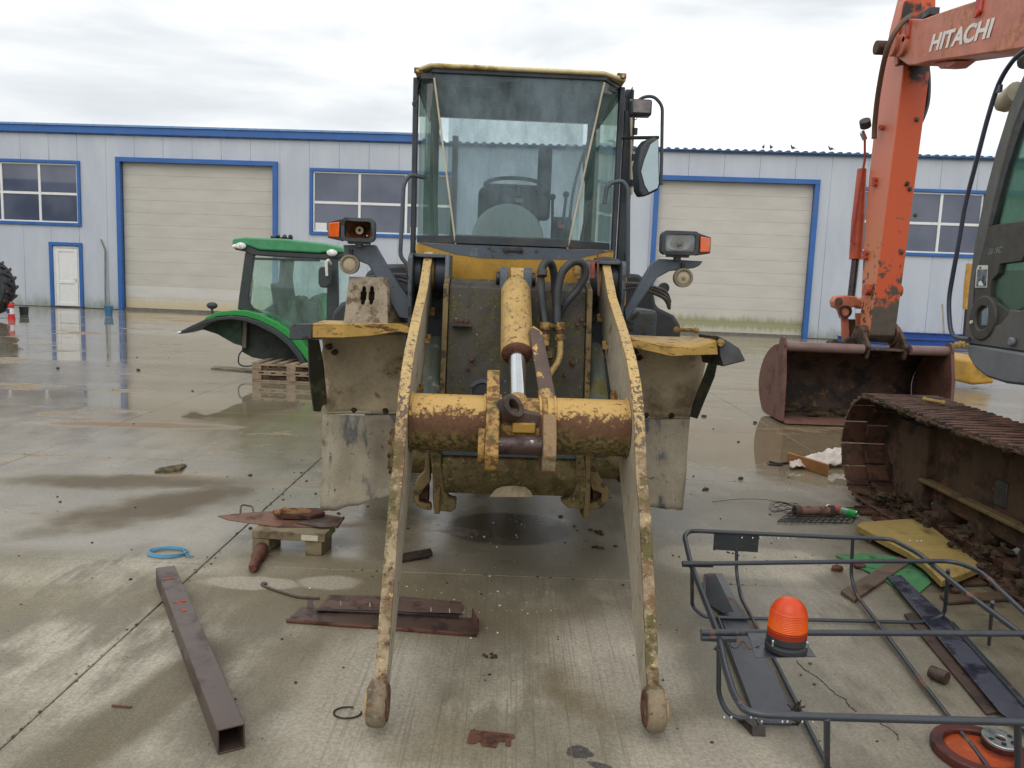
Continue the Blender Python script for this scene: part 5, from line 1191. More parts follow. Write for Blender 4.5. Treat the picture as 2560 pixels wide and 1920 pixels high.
MB().box(-0.06, 0.06, 0.84, 0.90, 2.16, 2.235).build('instrument_cluster', M['black'], cb, bevel=0.015)
MB().box(0.0, 0.05, 0.835, 0.84, 2.175, 2.20).build('gauge', M['lens_dust'], cb)
# weld beads where the cross tube meets the arms and lugs
for uu in (-0.474, -0.153, -0.088, 0.088, 0.153, 0.474):
    pts = [V(uu, -1.10 + 0.129 * math.cos(t), 1.02 + 0.129 * math.sin(t)) for t in [2 * math.pi * k / 40 for k in range(40)]]
    MB().tube(pts, 0.006, 6, closed=True).rough(0.002, 40, uu).build('weld_bead', M['tube'], ld)

# ================================================================== GREEN TRACTOR CAB ON PALLETS
T = Fr(-4.0, 12.45, -3)
tb = thing('tractor_cab', 'green and black tractor cab with one rear fender, standing on two pallets', 'tractor cab', T)
P = T.pv
def poly(name, mat, pts, v, depth, parent, bevel=0.0, seg=1):
    return MB().prism([P(x, y, v) for x, y in pts], (0, depth, 0)).build(name, mat, parent, bevel=bevel, seg=seg)
rf = poly('roof', M['green'], [(500, 524), (503, 515), (530, 512), (620, 516), (700, 525), (738, 534), (742, 546), (700, 545), (690, 547), (560, 540), (530, 529), (505, 530)], 0.0, 1.62, tb, 0.035, 3)
poly('roof_underside', M['tr_black'], [(500, 526), (530, 528), (560, 541), (690, 548), (742, 546), (742, 556), (700, 560), (545, 551), (527, 543), (510, 540), (500, 533)], 0.02, 1.58, tb, 0.012)
for x, y, r in ((508, 532, 0.055), (520, 531, 0.085), (717, 546, 0.085)):
    c = P(x, y, -0.01); MB().ball(c, r, 0.04, r * 0.62, 16, 8).build('roof_lamp', M['lens'], tb)
for s, v in ((0, 0.03), (1, 1.5)):
    poly('rear_pillar', M['tr_black'], [(529, 545), (549, 549), (536, 640), (538, 655), (548, 668), (530, 672), (513, 668), (516, 640)], v, 0.08, tb, 0.01)
    poly('front_pillar', M['tr_black'], [(706, 556), (728, 558), (730, 640), (727, 740), (705, 740), (706, 640)], v, 0.08, tb, 0.01)
    poly('door_sill', M['tr_black'], [(536, 650), (545, 664), (565, 676), (600, 692), (640, 716), (662, 745), (672, 768), (662, 768), (640, 735), (600, 707), (560, 687), (530, 680), (520, 668)], v + 0.01, 0.07, tb, 0.01)
poly('side_glass', M['tractor_glass'], [(546, 551), (706, 558), (705, 740), (662, 740), (640, 715), (600, 691), (545, 663), (537, 650)], 0.05, 0.008, tb)
poly('front_glass', M['tractor_glass'], [(729, 560), (756, 562), (758, 740), (728, 740)], 0.08, 0.008, tb)
poly('far_glass', M['tractor_glass'], [(548, 560), (700, 566), (700, 730), (640, 716), (545, 663)], 1.5, 0.008, tb)
poly('door_bar', M['tr_black'], [(548, 556), (690, 560), (690, 565), (548, 561)], 0.02, 0.03, tb)
poly('rear_trim', M['tr_black'], [(536, 590), (544, 590), (540, 652), (533, 652)], 0.12, 0.05, tb)
poly('warning_strip', plain('yellow_strip', (186, 184, 50), 0.5), [(539, 603), (547, 603), (543, 640), (536, 640)], 0.10, 0.015, tb)
poly('seat_back', M['interior'], [(582, 612), (600, 612), (604, 560), (618, 560), (614, 600), (622, 660), (590, 662)], 0.75, 0.45, tb, 0.03, 2)
poly('inner_floor', M['tr_inner'], [(560, 676), (590, 655), (640, 662), (660, 690), (690, 720), (700, 735), (640, 730), (600, 700)], 0.5, 0.8, tb, 0.03)
for (x, y, rx, rz) in ((640, 655, 0.13, 0.12), (625, 668, 0.22, 0.10), (655, 645, 0.08, 0.05)):
    c = P(x, y, 0.65); MB().ball(c, rx, 0.15, rz, 12, 8, 0.4, 4).build('rag_bundle', worn('olive_rag', (78, 70, 54), [((60, 90, 60), 10, 0.5, 0.62, 0.9)], 0.9), tb)
poly('inner_green_panel', M['green_bright'], [(672, 640), (700, 632), (702, 690), (684, 700), (668, 668)], 1.1, 0.25, tb, 0.03)
poly('inner_console', M['tr_inner'], [(655, 655), (675, 640), (690, 650), (684, 690), (662, 680)], 0.8, 0.12, tb, 0.02)
poly('inner_dark_box', M['tr_inner'], [(648, 700), (690, 700), (692, 735), (650, 735)], 0.3, 0.5, tb, 0.02)
MB().tube([P(655, 655, 0.6), P(690, 657, 0.6)], 0.025, 8).build('lever', M['tr_black'], tb)
# mirror
MB().prism([P(x, y, -0.22) for x, y in ((690, 577), (705, 575), (714, 582), (714, 612), (706, 622), (692, 621), (687, 612), (687, 585))], (0, 0.05, 0)).build('wing_mirror', M['tr_black'], tb, bevel=0.02, seg=3)
MB().tube(smooth_path([P(706, 596, -0.25), P(705, 570, -0.25), P(709, 562, -0.23), P(714, 570, -0.1)], 4), 0.022, 8).build('mirror_stem', M['white_plastic'], tb)
# fender: green crown, black lip, dark lining
outer = [(440, 691), (446, 684), (470, 674), (500, 670), (530, 670), (560, 678), (600, 697), (640, 724), (662, 752), (680, 785), (690, 806)]
inner = [(676, 808), (664, 782), (650, 762), (628, 735), (598, 712), (560, 693), (530, 684), (500, 681), (470, 684), (452, 690)]
poly('fender_crown', M['green_bright'], outer + inner, -0.12, 0.55, tb, 0.012, 2)
lip_o = [(386, 722), (392, 714), (412, 704), (440, 691), (470, 685), (500, 682), (530, 685), (560, 694), (598, 713), (628, 737), (650, 765), (665, 792)]
lip_i = [(656, 796), (640, 770), (620, 745), (592, 722), (556, 704), (530, 694), (500, 690), (470, 692), (445, 699), (425, 708), (405, 717)]
poly('fender_lip', M['tr_black'], lip_o + lip_i, -0.16, 0.5, tb, 0.010, 2)
poly('lining_rear', M['tr_greenlining'], [(405, 716), (425, 706), (450, 697), (480, 690), (520, 690), (525, 748), (505, 742), (470, 722), (440, 712)], 0.28, 0.06, tb)
poly('lining_front', M['tr_inner'], [(520, 690), (556, 700), (592, 718), (620, 742), (640, 768), (648, 790), (600, 782), (545, 772), (523, 760)], 0.3, 0.6, tb)
poly('lining_post', plain('grey_post', (110, 104, 88), 0.7), [(525, 690), (533, 692), (531, 752), (523, 751)], 0.22, 0.07, tb)
poly('front_lower_panel', M['tr_black'], [(652, 770), (672, 770), (684, 806), (668, 800)], 0.0, 0.4, tb)
MB().ball(P(458, 660, 0.05), 0.09, 0.05, 0.055, 14, 8).cyl(P(458, 666, 0.05), P(459, 678, 0.05), 0.02, 8).build('marker_lamp', M['tr_black'], tb)
MB().ball(P(388, 718, -0.15), 0.03, 0.05, 0.02, 10, 6).build('tip_lamp', M['lens'], tb)
rc = MB()
rc.tube([P(585, 512, 0.3), P(600, 514, 0.3), P(632, 516, 0.3)], 0.018, 6)
for x in (600, 615, 628): rc.ball(P(x, 511, 0.3), 0.035, 0.05, 0.035, 7, 5, 0.4, 20)
rc.build('roof_bracket', M['steel_dark'], tb)
MB().tube(smooth_path([P(523, 757, 0.25), P(516, 768, 0.2), P(516, 785, 0.2), P(528, 791, 0.25), P(545, 790, 0.3)], 5), 0.012, 6).build('dangling_cable', M['black'], tb)
# pallets
PL = Fr(-3.45, 12.62, -3)
q0 = gr(538, 822); q1 = gr(664, 826)
def pallet(label, z, fr, du=0.0):
    t = thing('pallet', label, 'pallet', Fr(fr.O.x, fr.O.y, -3, z), 'pallets under the green cab')
    for k in range(7):
        MB().box(-0.6 + k * 0.183, -0.6 + k * 0.183 + 0.11, -0.0, 0.8, 0.122, 0.144).build('deck_board', M['wood'], t, bevel=0.003, seg=1)
    for v in (0.0, 0.35, 0.7):
        MB().box(-0.6, 0.6, v, v + 0.1, 0.100, 0.122).build('stringer_board', M['wood'], t, bevel=0.003, seg=1)
        MB().box(-0.6, 0.6, v, v + 0.1, 0.0, 0.022).build('base_board', M['wood'], t, bevel=0.003, seg=1)
        for u in (-0.6, -0.07, 0.46): MB().box(u, u + 0.14, v + 0.001, v + 0.099, 0.022, 0.100).build('block', M['wood'], t, bevel=0.003, seg=1)
    return t
PLq = Fr((q0.x + q1.x) / 2 + 0.22, (q0.y + q1.y) / 2 - 0.1, -3)
pallet('wooden pallet lying on the wet ground, lower of the two under the green cab', 0.0, PLq)
pallet('wooden pallet carrying the green cab, upper of the two', 0.144, PLq)
# plank of wood in the puddle beside
q = gr(470, 795); q2 = gr(590, 806)
o = MB().prism([gr(455, 797), gr(590, 808), gr(600, 803), gr(465, 792)], (0, 0, 0.02)).build('wet_board', M['wood_wet']); tag(o, 'low wet board half sunk in the puddle left of the pallets', 'board')

# ================================================================== EXCAVATOR
E0 = Fr(4.2, 5.5, 0)
EX = Fr(0, 0, 0)     # world axes, kept for the traces
ex = thing('excavator', 'orange tracked excavator with grey cab, lettered boom and wide rusty bucket on the ground', 'excavator', None)
def ep(name, mat, pts, vec, bevel=0.004, seg=1, parent=None, **k):
    return MB().prism(pts, vec).build(name, mat, parent or ex, bevel=bevel, seg=seg, **k)
P = EX.pv; PU = EX.pu
# stick: rear-left corner runs from (1948,170) to (1880,690)
YS = 10.4
a = P(1948, 172, YS); b = P(1881, 700, YS); WST = 0.335
def sx(z): t = (z - b.z) / (a.z - b.z); return b.x + (a.x - b.x) * t
prof = [(0.0, 1.14), (0.0, 4.95), (0.12, 5.45), (0.35, 5.6), (0.55, 5.05), (0.66, 4.2), (0.62, 3.2), (0.50, 2.2), (0.32, 1.2), (0.22, 1.04), (0.08, 1.04)]
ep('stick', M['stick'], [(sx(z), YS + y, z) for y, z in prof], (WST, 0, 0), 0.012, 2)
# end boss at the bottom
MB().cyl((sx(1.16) - 0.05, YS + 0.13, 1.15), (sx(1.16) + WST + 0.05, YS + 0.13, 1.15), 0.11, 24).build('stick_end', M['track'], ex, bevel=0.01)
for xx in (sx(1.7) - 0.07, sx(1.7) + WST):
    MB().cyl((xx, YS + 0.15, 1.72), (xx + 0.07, YS + 0.15, 1.72), 0.075, 18).build('link_pin', M['orange'], ex, bevel=0.006)
MB().ring((sx(1.16) + WST + 0.01, YS + 0.13, 1.15), (1, 0, 0), 0.15, 0.05, 0.04).build('end_plate', M['bucket_out'], ex, bevel=0.006)
# pipe clips and stubs on the stick's side
for x, y in ((1866, 388), (1876, 397), (1852, 546), (1862, 556), (1883, 275)):
    q = P(x, y, YS + 0.35); MB().cyl((sx(q.z) - 0.05, q.y, q.z), (sx(q.z) + 0.01, q.y, q.z), 0.035, 12).ring((sx(q.z) - 0.055, q.y, q.z), (1, 0, 0), 0.04, 0.02, 0.01).build('pipe_stub', M['orange'], ex)
for x, y in ((1960, 397), (1966, 408), (1948, 545), (1977, 465), (1981, 258)):
    q = P(x, y, YS - 0.01); MB().ball(q, 0.03, 0.015, 0.03, 7, 5, 0.5, 30).build('scab', M['rust_dark'], ex)
# bucket cylinder and its pipe at the far-left of the stick
MB().tube([P(1862, 365, YS + 0.75), P(1853, 480, YS + 0.72), P(1848, 560, YS + 0.70)], [0.06, 0.085, 0.085], 16).build('bucket_cylinder', M['orange'], ex)
MB().cyl(P(1848, 560, YS + 0.70), P(1838, 648, YS + 0.62), 0.05, 14).build('bucket_cylinder_rod', M['steel_dark'], ex)
MB().tube([P(1868, 300, YS + 0.5), P(1868, 345, YS + 0.55), P(1852, 440, YS + 0.6), P(1839, 522, YS + 0.62), P(1848, 526, YS + 0.6)], 0.016, 8).build('red_pipe', plain('red_pipe', (150, 52, 46), 0.5), ex)
MB().tube([P(1868, 260, YS + 0.4), P(1870, 274, YS + 0.45)], 0.07, 10).build('hose_guard', M['black'], ex)
MB().tube([P(1862, 285, YS + 0.45), P(1868, 300, YS + 0.5)], 0.035, 8).build('hose_nipple', M['chrome'], ex)
# linkage at the foot
lk = [(1800, 652), (1806, 640), (1826, 638), (1850, 640), (1858, 648), (1866, 642), (1868, 665), (1858, 668), (1850, 662), (1840, 664), (1838, 680), (1822, 690), (1815, 668), (1803, 664)]
ep('bell_link', M['orange_faded'], [P(x, y, YS + 0.45) for x, y in lk], (0, 0.16, 0), 0.02, 2)
MB().cyl(P(1812, 651, YS + 0.40), P(1812, 651, YS + 0.66), 0.05, 14).build('link_pin', M['track'], ex)
MB().ring(P(1827, 673, YS + 0.42), (0, 1, 0), 0.085, 0.058, 0.04, 20).build('ring_eye', M['steel_dark'], ex)
for dx in (0.0, 0.2):
    ep('push_link', M['orange_faded'], [P(x, y, YS + 0.5) + Vector((dx, 0, 0)) for x, y in ((1815, 675), (1832, 675), (1836, 748), (1818, 748))], (0.05, 0.12, 0), 0.01)
ep('link_web', M['track'], [P(x, y, YS + 0.55) for x, y in ((1826, 690), (1852, 690), (1856, 750), (1828, 750))], (0, 0.1, 0), 0.01)
for (x, y, r) in ((1805, 748, 0.09), (1838, 742, 0.08)):
    c = P(x, y, YS + 0.1); MB().cyl(c, c + Vector((0, 0.14, 0)), r, 16).build('link_boss', M['track'], ex, bevel=0.01)
# boom: traced on its left face
XB = 4.60
PB = lambda x, y: PU(x, y, XB)
low = [PB(x, y) for x, y in ((1942, 128), (1960, 141), (1980, 140), (2000, 134), (2100, 120), (2212, 104))]
hi = [PB(x, y) for x, y in ((2112, 0), (2050, 20), (1992, 41), (1962, 40), (1930, 78), (1918, 96), (1922, 114))]
d = (low[-1] - low[-2]); ext = low[-1] + d * 1.2
dh = hi[0] - hi[1]
h2 = hi[0] + Vector((0, -1.6, dh.z / abs(dh.y) * 1.6 - 0.05)); h3 = Vector((XB, ext.y, ext.z + 0.95))
bp = low + [ext, h3, h2] + hi
ep('boom', M['orange_faded'], bp, (0.40, 0, 0), 0.015, 2)
bl = [PB(x, y) for x, y in ((1995, 136), (2010, 152), (2030, 150), (2050, 134))]
ep('boom_lug', M['orange'], [p + Vector((0.1, 0, 0.02)) for p in bl], (0.2, 0, 0), 0.01)
for x, y, r, l, m in ((1925, 104, 0.085, 0.20, 'track'), (1942, 100, 0.12, 0.10, 'orange_faded'), (1952, 98, 0.13, 0.05, 'orange_faded')):
    c = PB(x, y); MB().cyl((XB - l, c.y, c.z), (XB + 0.02, c.y, c.z), r, 22).build('boom_pin', M[m], ex, bevel=0.008)
for x, y in ((1962, 66), (2118, 8)):
    c = PB(x, y); MB().box(XB - 0.02, XB, c.y - 0.06, c.y + 0.06, c.z - 0.10, c.z + 0.10).cyl((XB - 0.02, c.y, c.z - 0.1), (XB - 0.05, c.y, c.z - 0.1), 0.04, 10).build('hose_bracket', plain('red_orange', (176, 58, 40), 0.5), ex, bevel=0.004)
c = PB(1985, 38); MB().box(XB + 0.02, XB + 0.14, c.y - 0.2, c.y + 0.1, c.z - 0.03, c.z + 0.06).build('top_clamp', M['black'], ex, bevel=0.01)
# dark knuckle behind the boom head
ep('knuckle', M['stick'], [P(x, y, YS - 0.10) for x, y in ((1950, 0), (1992, -10), (1998, 60), (1990, 130), (1940, 140), (1938, 60))], (0, 0.12, 0), 0.02)
# lettering
cu = bpy.data.curves.new('boom_lettering', 'FONT'); cu.body = 'HITACHI'; cu.size = 1; cu.extrude = 0.002; cu.offset = 0.034; cu.shear = 0.0; cu.space_character = 1.0
to = bpy.data.objects.new('boom_lettering', cu); COL.objects.link(to); to.parent = ex
bpy.context.view_layer.update()
w_, h_ = to.dimensions.x, to.dimensions.y
A = PB(2007, 111); Bq = PB(2137, 80); Cq = PB(2017, 72)
ex_ = (Bq - A) / w_; ey_ = (Cq - A) / h_
nrm = Vector((-1, 0, 0))
Mx = Matrix((( ex_.x, ey_.x, nrm.x, A.x - 0.006), (ex_.y, ey_.y, nrm.y, A.y), (ex_.z, ey_.z, nrm.z, A.z), (0, 0, 0, 1)))
dg = bpy.context.evaluated_depsgraph_get()
me = bpy.data.meshes.new_from_object(to.evaluated_get(dg)); me.transform(Mx)
bpy.data.objects.remove(to)
me.materials.clear(); me.materials.append(M['lettering'])
lo_ = bpy.data.objects.new('boom_lettering', me); COL.objects.link(lo_); lo_.parent = ex
# hoses on the arm
MB().tube(smooth_path([P(1968, 33, YS - 0.15), P(1948, 50, YS - 0.3), P(1925, 85, YS - 0.32), P(1910, 130, YS - 0.2), P(1897, 200, YS + 0.1), P(1890, 260, YS + 0.3), P(1888, 300, YS + 0.35)], 6), 0.032, 10).build('arm_hose', M['brown_hose'], ex)
MB().tube(smooth_path([P(2003, 140, YS + 0.2), P(2006, 180, YS + 0.2), P(2003, 225, YS + 0.2), P(1990, 262, YS + 0.2), P(1975, 285, YS + 0.3)], 6), 0.028, 10).build('arm_hose', M['wet_rail'], ex)
# bucket
BK = [(9.98, 0.03), (10.15, 0.025), (10.7, 0.03), (10.86, 0.12), (11.0, 0.30), (11.02, 0.5), (10.90, 0.72), (10.68, 0.88), (10.42, 0.97), (10.2, 0.96)]
x0, x1 = 3.44, 5.53
bk = bpy.data.objects.new('bucket', None); COL.objects.link(bk); bk.parent = ex
bks = smooth_path([Vector((0, y, z)) for y, z in BK], 3)
mb = MB().grid(lambda i, j: (x0 + (x1 - x0) * i + 0.0, bks[min(len(bks) - 1, int(round(j * (len(bks) - 1))))].y, bks[min(len(bks) - 1, int(round(j * (len(bks) - 1))))].z), 8, len(bks) - 1)
mb.rough(0.006, 3, 2).build('shell', M['bucket_in'], bk, solid=0.022)
for xx, w in ((x0 - 0.024, 0.02), (x1 + 0.004, 0.02)):
    side = [(p.y, p.z) for p in bks] + [(10.10, 0.96), (10.02, 0.6)]
    MB().prism([(xx, y, z) for y, z in side], (w, 0, 0)).build('side_plate', M['bucket_out'], bk, bevel=0.004)
    MB().prism([(xx - 0.012, y, z) for y, z in ((9.97, 0.03), (10.20, 0.03), (10.22, 0.9), (10.10, 1.0), (10.0, 0.6))], (w + 0.024, 0, 0)).build('cutting_side', M['bucket_out'], bk, bevel=0.004)
tbm = plain('top_bar', (122, 98, 94), 0.45, dirt=(90, 70, 62))
MB().cyl((x0 - 0.02, 10.18, 0.965), (4.45, 10.18, 0.965), 0.062, 20).build('top_bar', tbm, bk); MB().cyl((5.05, 10.18, 0.975), (x1 + 0.02, 10.18, 0.98), 0.062, 20).build('top_bar', tbm, bk)
for xx in (x0 - 0.03, x1 + 0.0): MB().cyl((xx, 10.18, 0.99), (xx + 0.03, 10.18, 0.99), 0.10, 20).build('bar_end', M['bucket_out'], bk)
MB().prism([(x0, 9.90, 0.015), (x0, 10.3, 0.015), (x0, 10.3, 0.05), (x0, 9.98, 0.055)], (x1 - x0, 0, 0)).build('cutting_edge', M['bucket_out'], bk, bevel=0.004)
for xx in (4.50, 4.98):
    MB().prism([(xx, y, z) for y, z in ((10.22, 0.84), (10.55, 0.9), (10.7, 1.1), (10.62, 1.24), (10.46, 1.26), (10.30, 1.14), (10.16, 1.0))], (0.045, 0, 0)).build('bucket_ear', M['track'], bk, bevel=0.008)
for k in range(16):
    xx = x0 + 0.15 + (x1 - x0 - 0.3) * rngs.random(); yy = 10.3 + 0.6 * rngs.random()
    MB().ball((xx, yy, 0.06), 0.12 + 0.1 * rngs.random(), 0.12, 0.06, 9, 6, 0.5, 6).build('dried_mud', M['mudclod'], bk)

# tracks
def track_path(y0, y1, zlo, zhi, n):
    R = (zhi - zlo) / 2; L_ = (y1 - y0) - 2 * R; per = 2 * L_ + 2 * math.pi * R
    out = []
    for k in range(n):
        s = per * k / n
        if s < L_: out.append((y1 - R - s, zhi, math.pi / 2 + math.pi / 2 * 0)); o_ = (Vector((0, y1 - R - s, zhi)), Vector((0, -1, 0)))
        elif s < L_ + math.pi * R:
            a = (s - L_) / R; o_ = (Vector((0, y0 + R - R * math.sin(a), zlo + R + R * math.cos(a))), Vector((0, -math.cos(a), -math.sin(a))))
        elif s < 2 * L_ + math.pi * R: o_ = (Vector((0, y0 + R + (s - L_ - math.pi * R), zlo)), Vector((0, 1, 0)))
        else:
            a = (s - 2 * L_ - math.pi * R) / R; o_ = (Vector((0, y1 - R + R * math.sin(a), zlo + R - R * math.cos(a))), Vector((0, math.cos(a), math.sin(a))))
        out[-1:] if False else None
        pads.append(o_)
    return per / n
for ti, XT in enumerate((2.79, 4.79)):
    tr = bpy.data.objects.new('track', None); COL.objects.link(tr); tr.parent = ex
    pads = []
    pitch = track_path(2.9, 6.62, 0.045, 0.85, 44)
    base = None
    for k, (c, tdir) in enumerate(pads):
        W = 0.60
        if base is None:
            mb = MB()
            mb.box(0, W, -pitch * 0.48, pitch * 0.48, -0.008, 0.010)
            for yy in (-0.42, 0.0, 0.42): mb.box(0.004, W - 0.004, yy * pitch - 0.008, yy * pitch + 0.008, 0.010, 0.032)
            mb.box(0.25, 0.43, -pitch * 0.40, pitch * 0.40, -0.06, -0.008)
            base = mb.rough(0.004, 9, 3).build('track_pad', M['track_top'], tr, bevel=0.003, seg=1); o = base
        else:
            o = base.copy(); COL.objects.link(o); o.parent = tr
        n_ = Vector((0, -tdir.z, tdir.y)) * -1
        # outward normal
        
        if n_.dot(c - Vector((0, min(max(c.y, 3.3), 6.2), 0.425))) < 0: n_ = -n_
        yax = tdir; xax = yax.cross(n_)
        sag = 0.0
        if tdir.y < -0.9: sag = -0.03 * math.sin((c.y - 2.9) / 3.7 * math.pi) ** 2
        R3 = Matrix((( xax.x, yax.x, n_.x), (xax.y, yax.y, n_.y), (xax.z, yax.z, n_.z))).to_4x4()
        px = XT if xax.x > 0 else XT + W
        o.matrix_basis = Matrix.Translation(Vector((px + 0.006 * (rngs.random() - 0.5), c.y, c.z + sag))) @ R3
    # frame, idler, rollers
    MB().prism([(XT + 0.27, y, z) for y, z in ((2.9, 0.18), (5.7, 0.18), (5.85, 0.30), (5.85, 0.74), (5.6, 0.80), (2.9, 0.78))], (0.22, 0, 0)).build('track_frame', M['track_frame'], tr, bevel=0.015)
    MB().box(XT + 0.20, XT + 0.29, 3.2, 5.72, 0.315, 0.345).build('side_ledge', worn('ledge_mud', (120, 102, 68), [((90, 72, 48), 8, 0.5, 0.62, 0.9)], 0.85), tr, bevel=0.008)
    MB().prism([(XT + 0.22, y, z) for y, z in ((5.68, 0.72), (6.1, 0.72), (6.2, 0.45), (6.1, 0.10), (5.78, 0.07), (5.68, 0.12))], (0.08, 0, 0)).build('idler_guard', M['track_frame'], tr, bevel=0.012)
    MB().tube([(XT + 0.28, 6.2, 0.45), (XT + 0.31, 6.2, 0.45), (XT + 0.38, 6.2, 0.45), (XT + 0.41, 6.2, 0.45)], [0.26, 0.33, 0.33, 0.26], 32).build('idler_wheel', M['track'], tr)
    MB().cyl((XT + 0.24, 6.2, 0.45), (XT + 0.45, 6.2, 0.45), 0.12, 20).build('idler_hub', M['rust'], tr)
    for k in range(5):
        MB().cyl((XT + 0.24, 3.5 + 0.5 * k, 0.15), (XT + 0.46, 3.5 + 0.5 * k, 0.15), 0.085, 16).build('track_roller', M['track'], tr)
    for (yy, zz) in ((4.85, 0.47), (3.95, 0.47)):
        MB().box(XT + 0.26, XT + 0.272, yy - 0.06, yy + 0.06, zz - 0.09, zz + 0.07).build('frame_slot', M['dark_gap'] if False else M['oil'], tr, bevel=0.02)
    mb = MB()
    for k in range(420):
        yy = 3.1 + 3.2 * rngs.random(); r_ = 0.008 + 0.035 * rngs.random() ** 2; mb.ball((XT + 0.02 + 0.30 * rngs.random(), yy, 0.05 + 0.12 * rngs.random() ** 2), r_, r_ * 1.4, r_ * 0.7, 6, 4, 0.9, 40)
    for k in range(200):
        yy = 3.0 + 3.3 * rngs.random(); mb.ball((XT + 0.01 + 0.04 * rngs.random(), yy, 0.84 + 0.02 * rngs.random() - 0.03 * math.sin((yy - 2.9) / 3.7 * math.pi) ** 2), 0.014 + 0.03 * rngs.random(), None, 0.012 + 0.016 * rngs.random(), 7, 5, 0.6, 14)
    o = mb.build('caked_mud', M['mudclod'], tr, flat=True); o['kind'] = 'stuff'
# junk on the track
o = MB().cyl(EX.pz(2312 * .864, 998 * .864, 0.89), EX.pz(2358 * .864, 1007 * .864, 0.89), 0.014, 8).ball(EX.pz(2312 * .864, 998 * .864, 0.89), 0.02, None, None, 8, 6).ball(EX.pz(2358 * .864, 1007 * .864, 0.89), 0.02, None, None, 8, 6).build('pin', M['foam']); tag(o, 'short brass-coloured pin lying on top of the excavator track', 'pin')

# house body, cab
XC = 3.42
PC = lambda x, y, d=0.0: PU(x, y, XC + d)
# side structure pieces traced on the cab's left side
pil = [(2082, 736), (2086, 690), (2092, 620), (2104, 530), (2124, 430), (2150, 330), (2176, 245), (2200, 185), (2216, 150), (2232, 165), (2218, 200), (2190, 270), (2164, 360), (2144, 440), (2128, 520), (2118, 560), (2104, 600), (2098, 650), (2100, 700), (2110, 716), (2130, 722), (2140, 735)]
ep('front_pillar', M['ex_grey'], [PC(x, y) for x, y in pil], (0.07, 0, 0), 0.01, 2)
seal = [(2135, 488), (2146, 440), (2166, 360), (2193, 270), (2222, 200), (2236, 182), (2244, 190), (2226, 222), (2200, 290), (2174, 370), (2154, 446), (2144, 486)]
ep('window_seal', M['black'], [PC(x, y, 0.004) for x, y in seal], (0.05, 0, 0), 0.003)
ep('door_band', M['ex_dark'], [PC(x, y, 0.006) for x, y in ((2118, 562), (2130, 500), (2138, 487), (2260, 470), (2260, 500), (2213, 550), (2206, 564), (2160, 570), (2156, 590), (2142, 605), (2138, 640), (2136, 660), (2106, 660), (2104, 606))], (0.05, 0, 0), 0.004)
lowg = [(2138, 640), (2142, 606), (2158, 588), (2162, 572), (2206, 566), (2216, 552), (2260, 500), (2260, 640), (2202, 668), (2180, 668), (2150, 650)]
ep('lower_glass', M['ex_glass'], [PC(x, y, 0.03) for x, y in lowg], (0.006, 0, 0), 0)
ep('upper_glass', M['ex_glass'], [PC(x, y, 0.03) for x, y in ((2140, 488), (2150, 446), (2172, 366), (2198, 286), (2230, 205), (2270, 140), (2270, 468))], (0.006, 0, 0), 0)
dl = [(2112, 716), (2128, 712), (2160, 700), (2176, 680), (2180, 668), (2202, 672), (2262, 640), (2262, 775), (2211, 759), (2140, 748), (2084, 741), (2082, 735), (2100, 728)]
ep('door_lower', M['ex_grey'], [PC(x, y, 0.002) for x, y in dl], (0.05, 0, 0), 0.006)
c = PC(2123, 687)
MB().ring(c + Vector((-0.01, 0, 0)), (1, 0, 0), 0.165, 0.085, 0.05, 32).build('handle_recess', M['ex_dark'], ex, bevel=0.012)
ep('recess_back', M['ex_dark'], [PC(x, y, 0.012) for x, y in ((2098, 640), (2140, 645), (2180, 672), (2165, 706), (2130, 725), (2102, 722))], (0.03, 0, 0), 0.004)
ep('door_handle', plain('handle_blue_grey', (120, 136, 146), 0.3), [PC(x, y, -0.012) for x, y in ((2120, 672), (2134, 662), (2131, 704), (2119, 703))], (0.02, 0, 0), 0.004)
c = PC(2102, 696); MB().cyl(c + Vector((-0.02, 0, 0)), c, 0.014, 12).build('lock', M['white_plastic'], ex)
c = PC(2190, 738); MB().cyl(c + Vector((-0.03, 0, 0)), c, 0.030, 20).build('door_stop', plain('grey_knob', (112, 116, 120), 0.5), ex, bevel=0.008)
# sticker with a printed picture
st_ = bpy.data.objects.new('safety_sticker', None); COL.objects.link(st_); st_.parent = ex
ep('paper', M['white_plastic'], [PC(x, y, 0.001) for x, y in ((2110, 573), (2133, 573), (2131, 621), (2106, 621))], (0.004, 0, 0), 0, parent=st_)
ep('picture', plain('sticker_picture', (98, 106, 112), 0.5, var=0.6, sc=30), [PC(x, y, -0.001) for x, y in ((2111.5, 582), (2131.5, 582), (2129.6, 618.5), (2108.2, 618.5))], (0.003, 0, 0), 0, parent=st_)
ep('warning_triangle', M['oil'], [PC(x, y, -0.001) for x, y in ((2114, 580), (2117, 575), (2120, 580))], (0.002, 0, 0), 0, parent=st_)
ep('picture_figure', M['white'], [PC(x, y, -0.003) for x, y in ((2113, 617), (2114, 610), (2118, 606), (2121, 611), (2124, 617))], (0.002, 0, 0), 0, parent=st_)
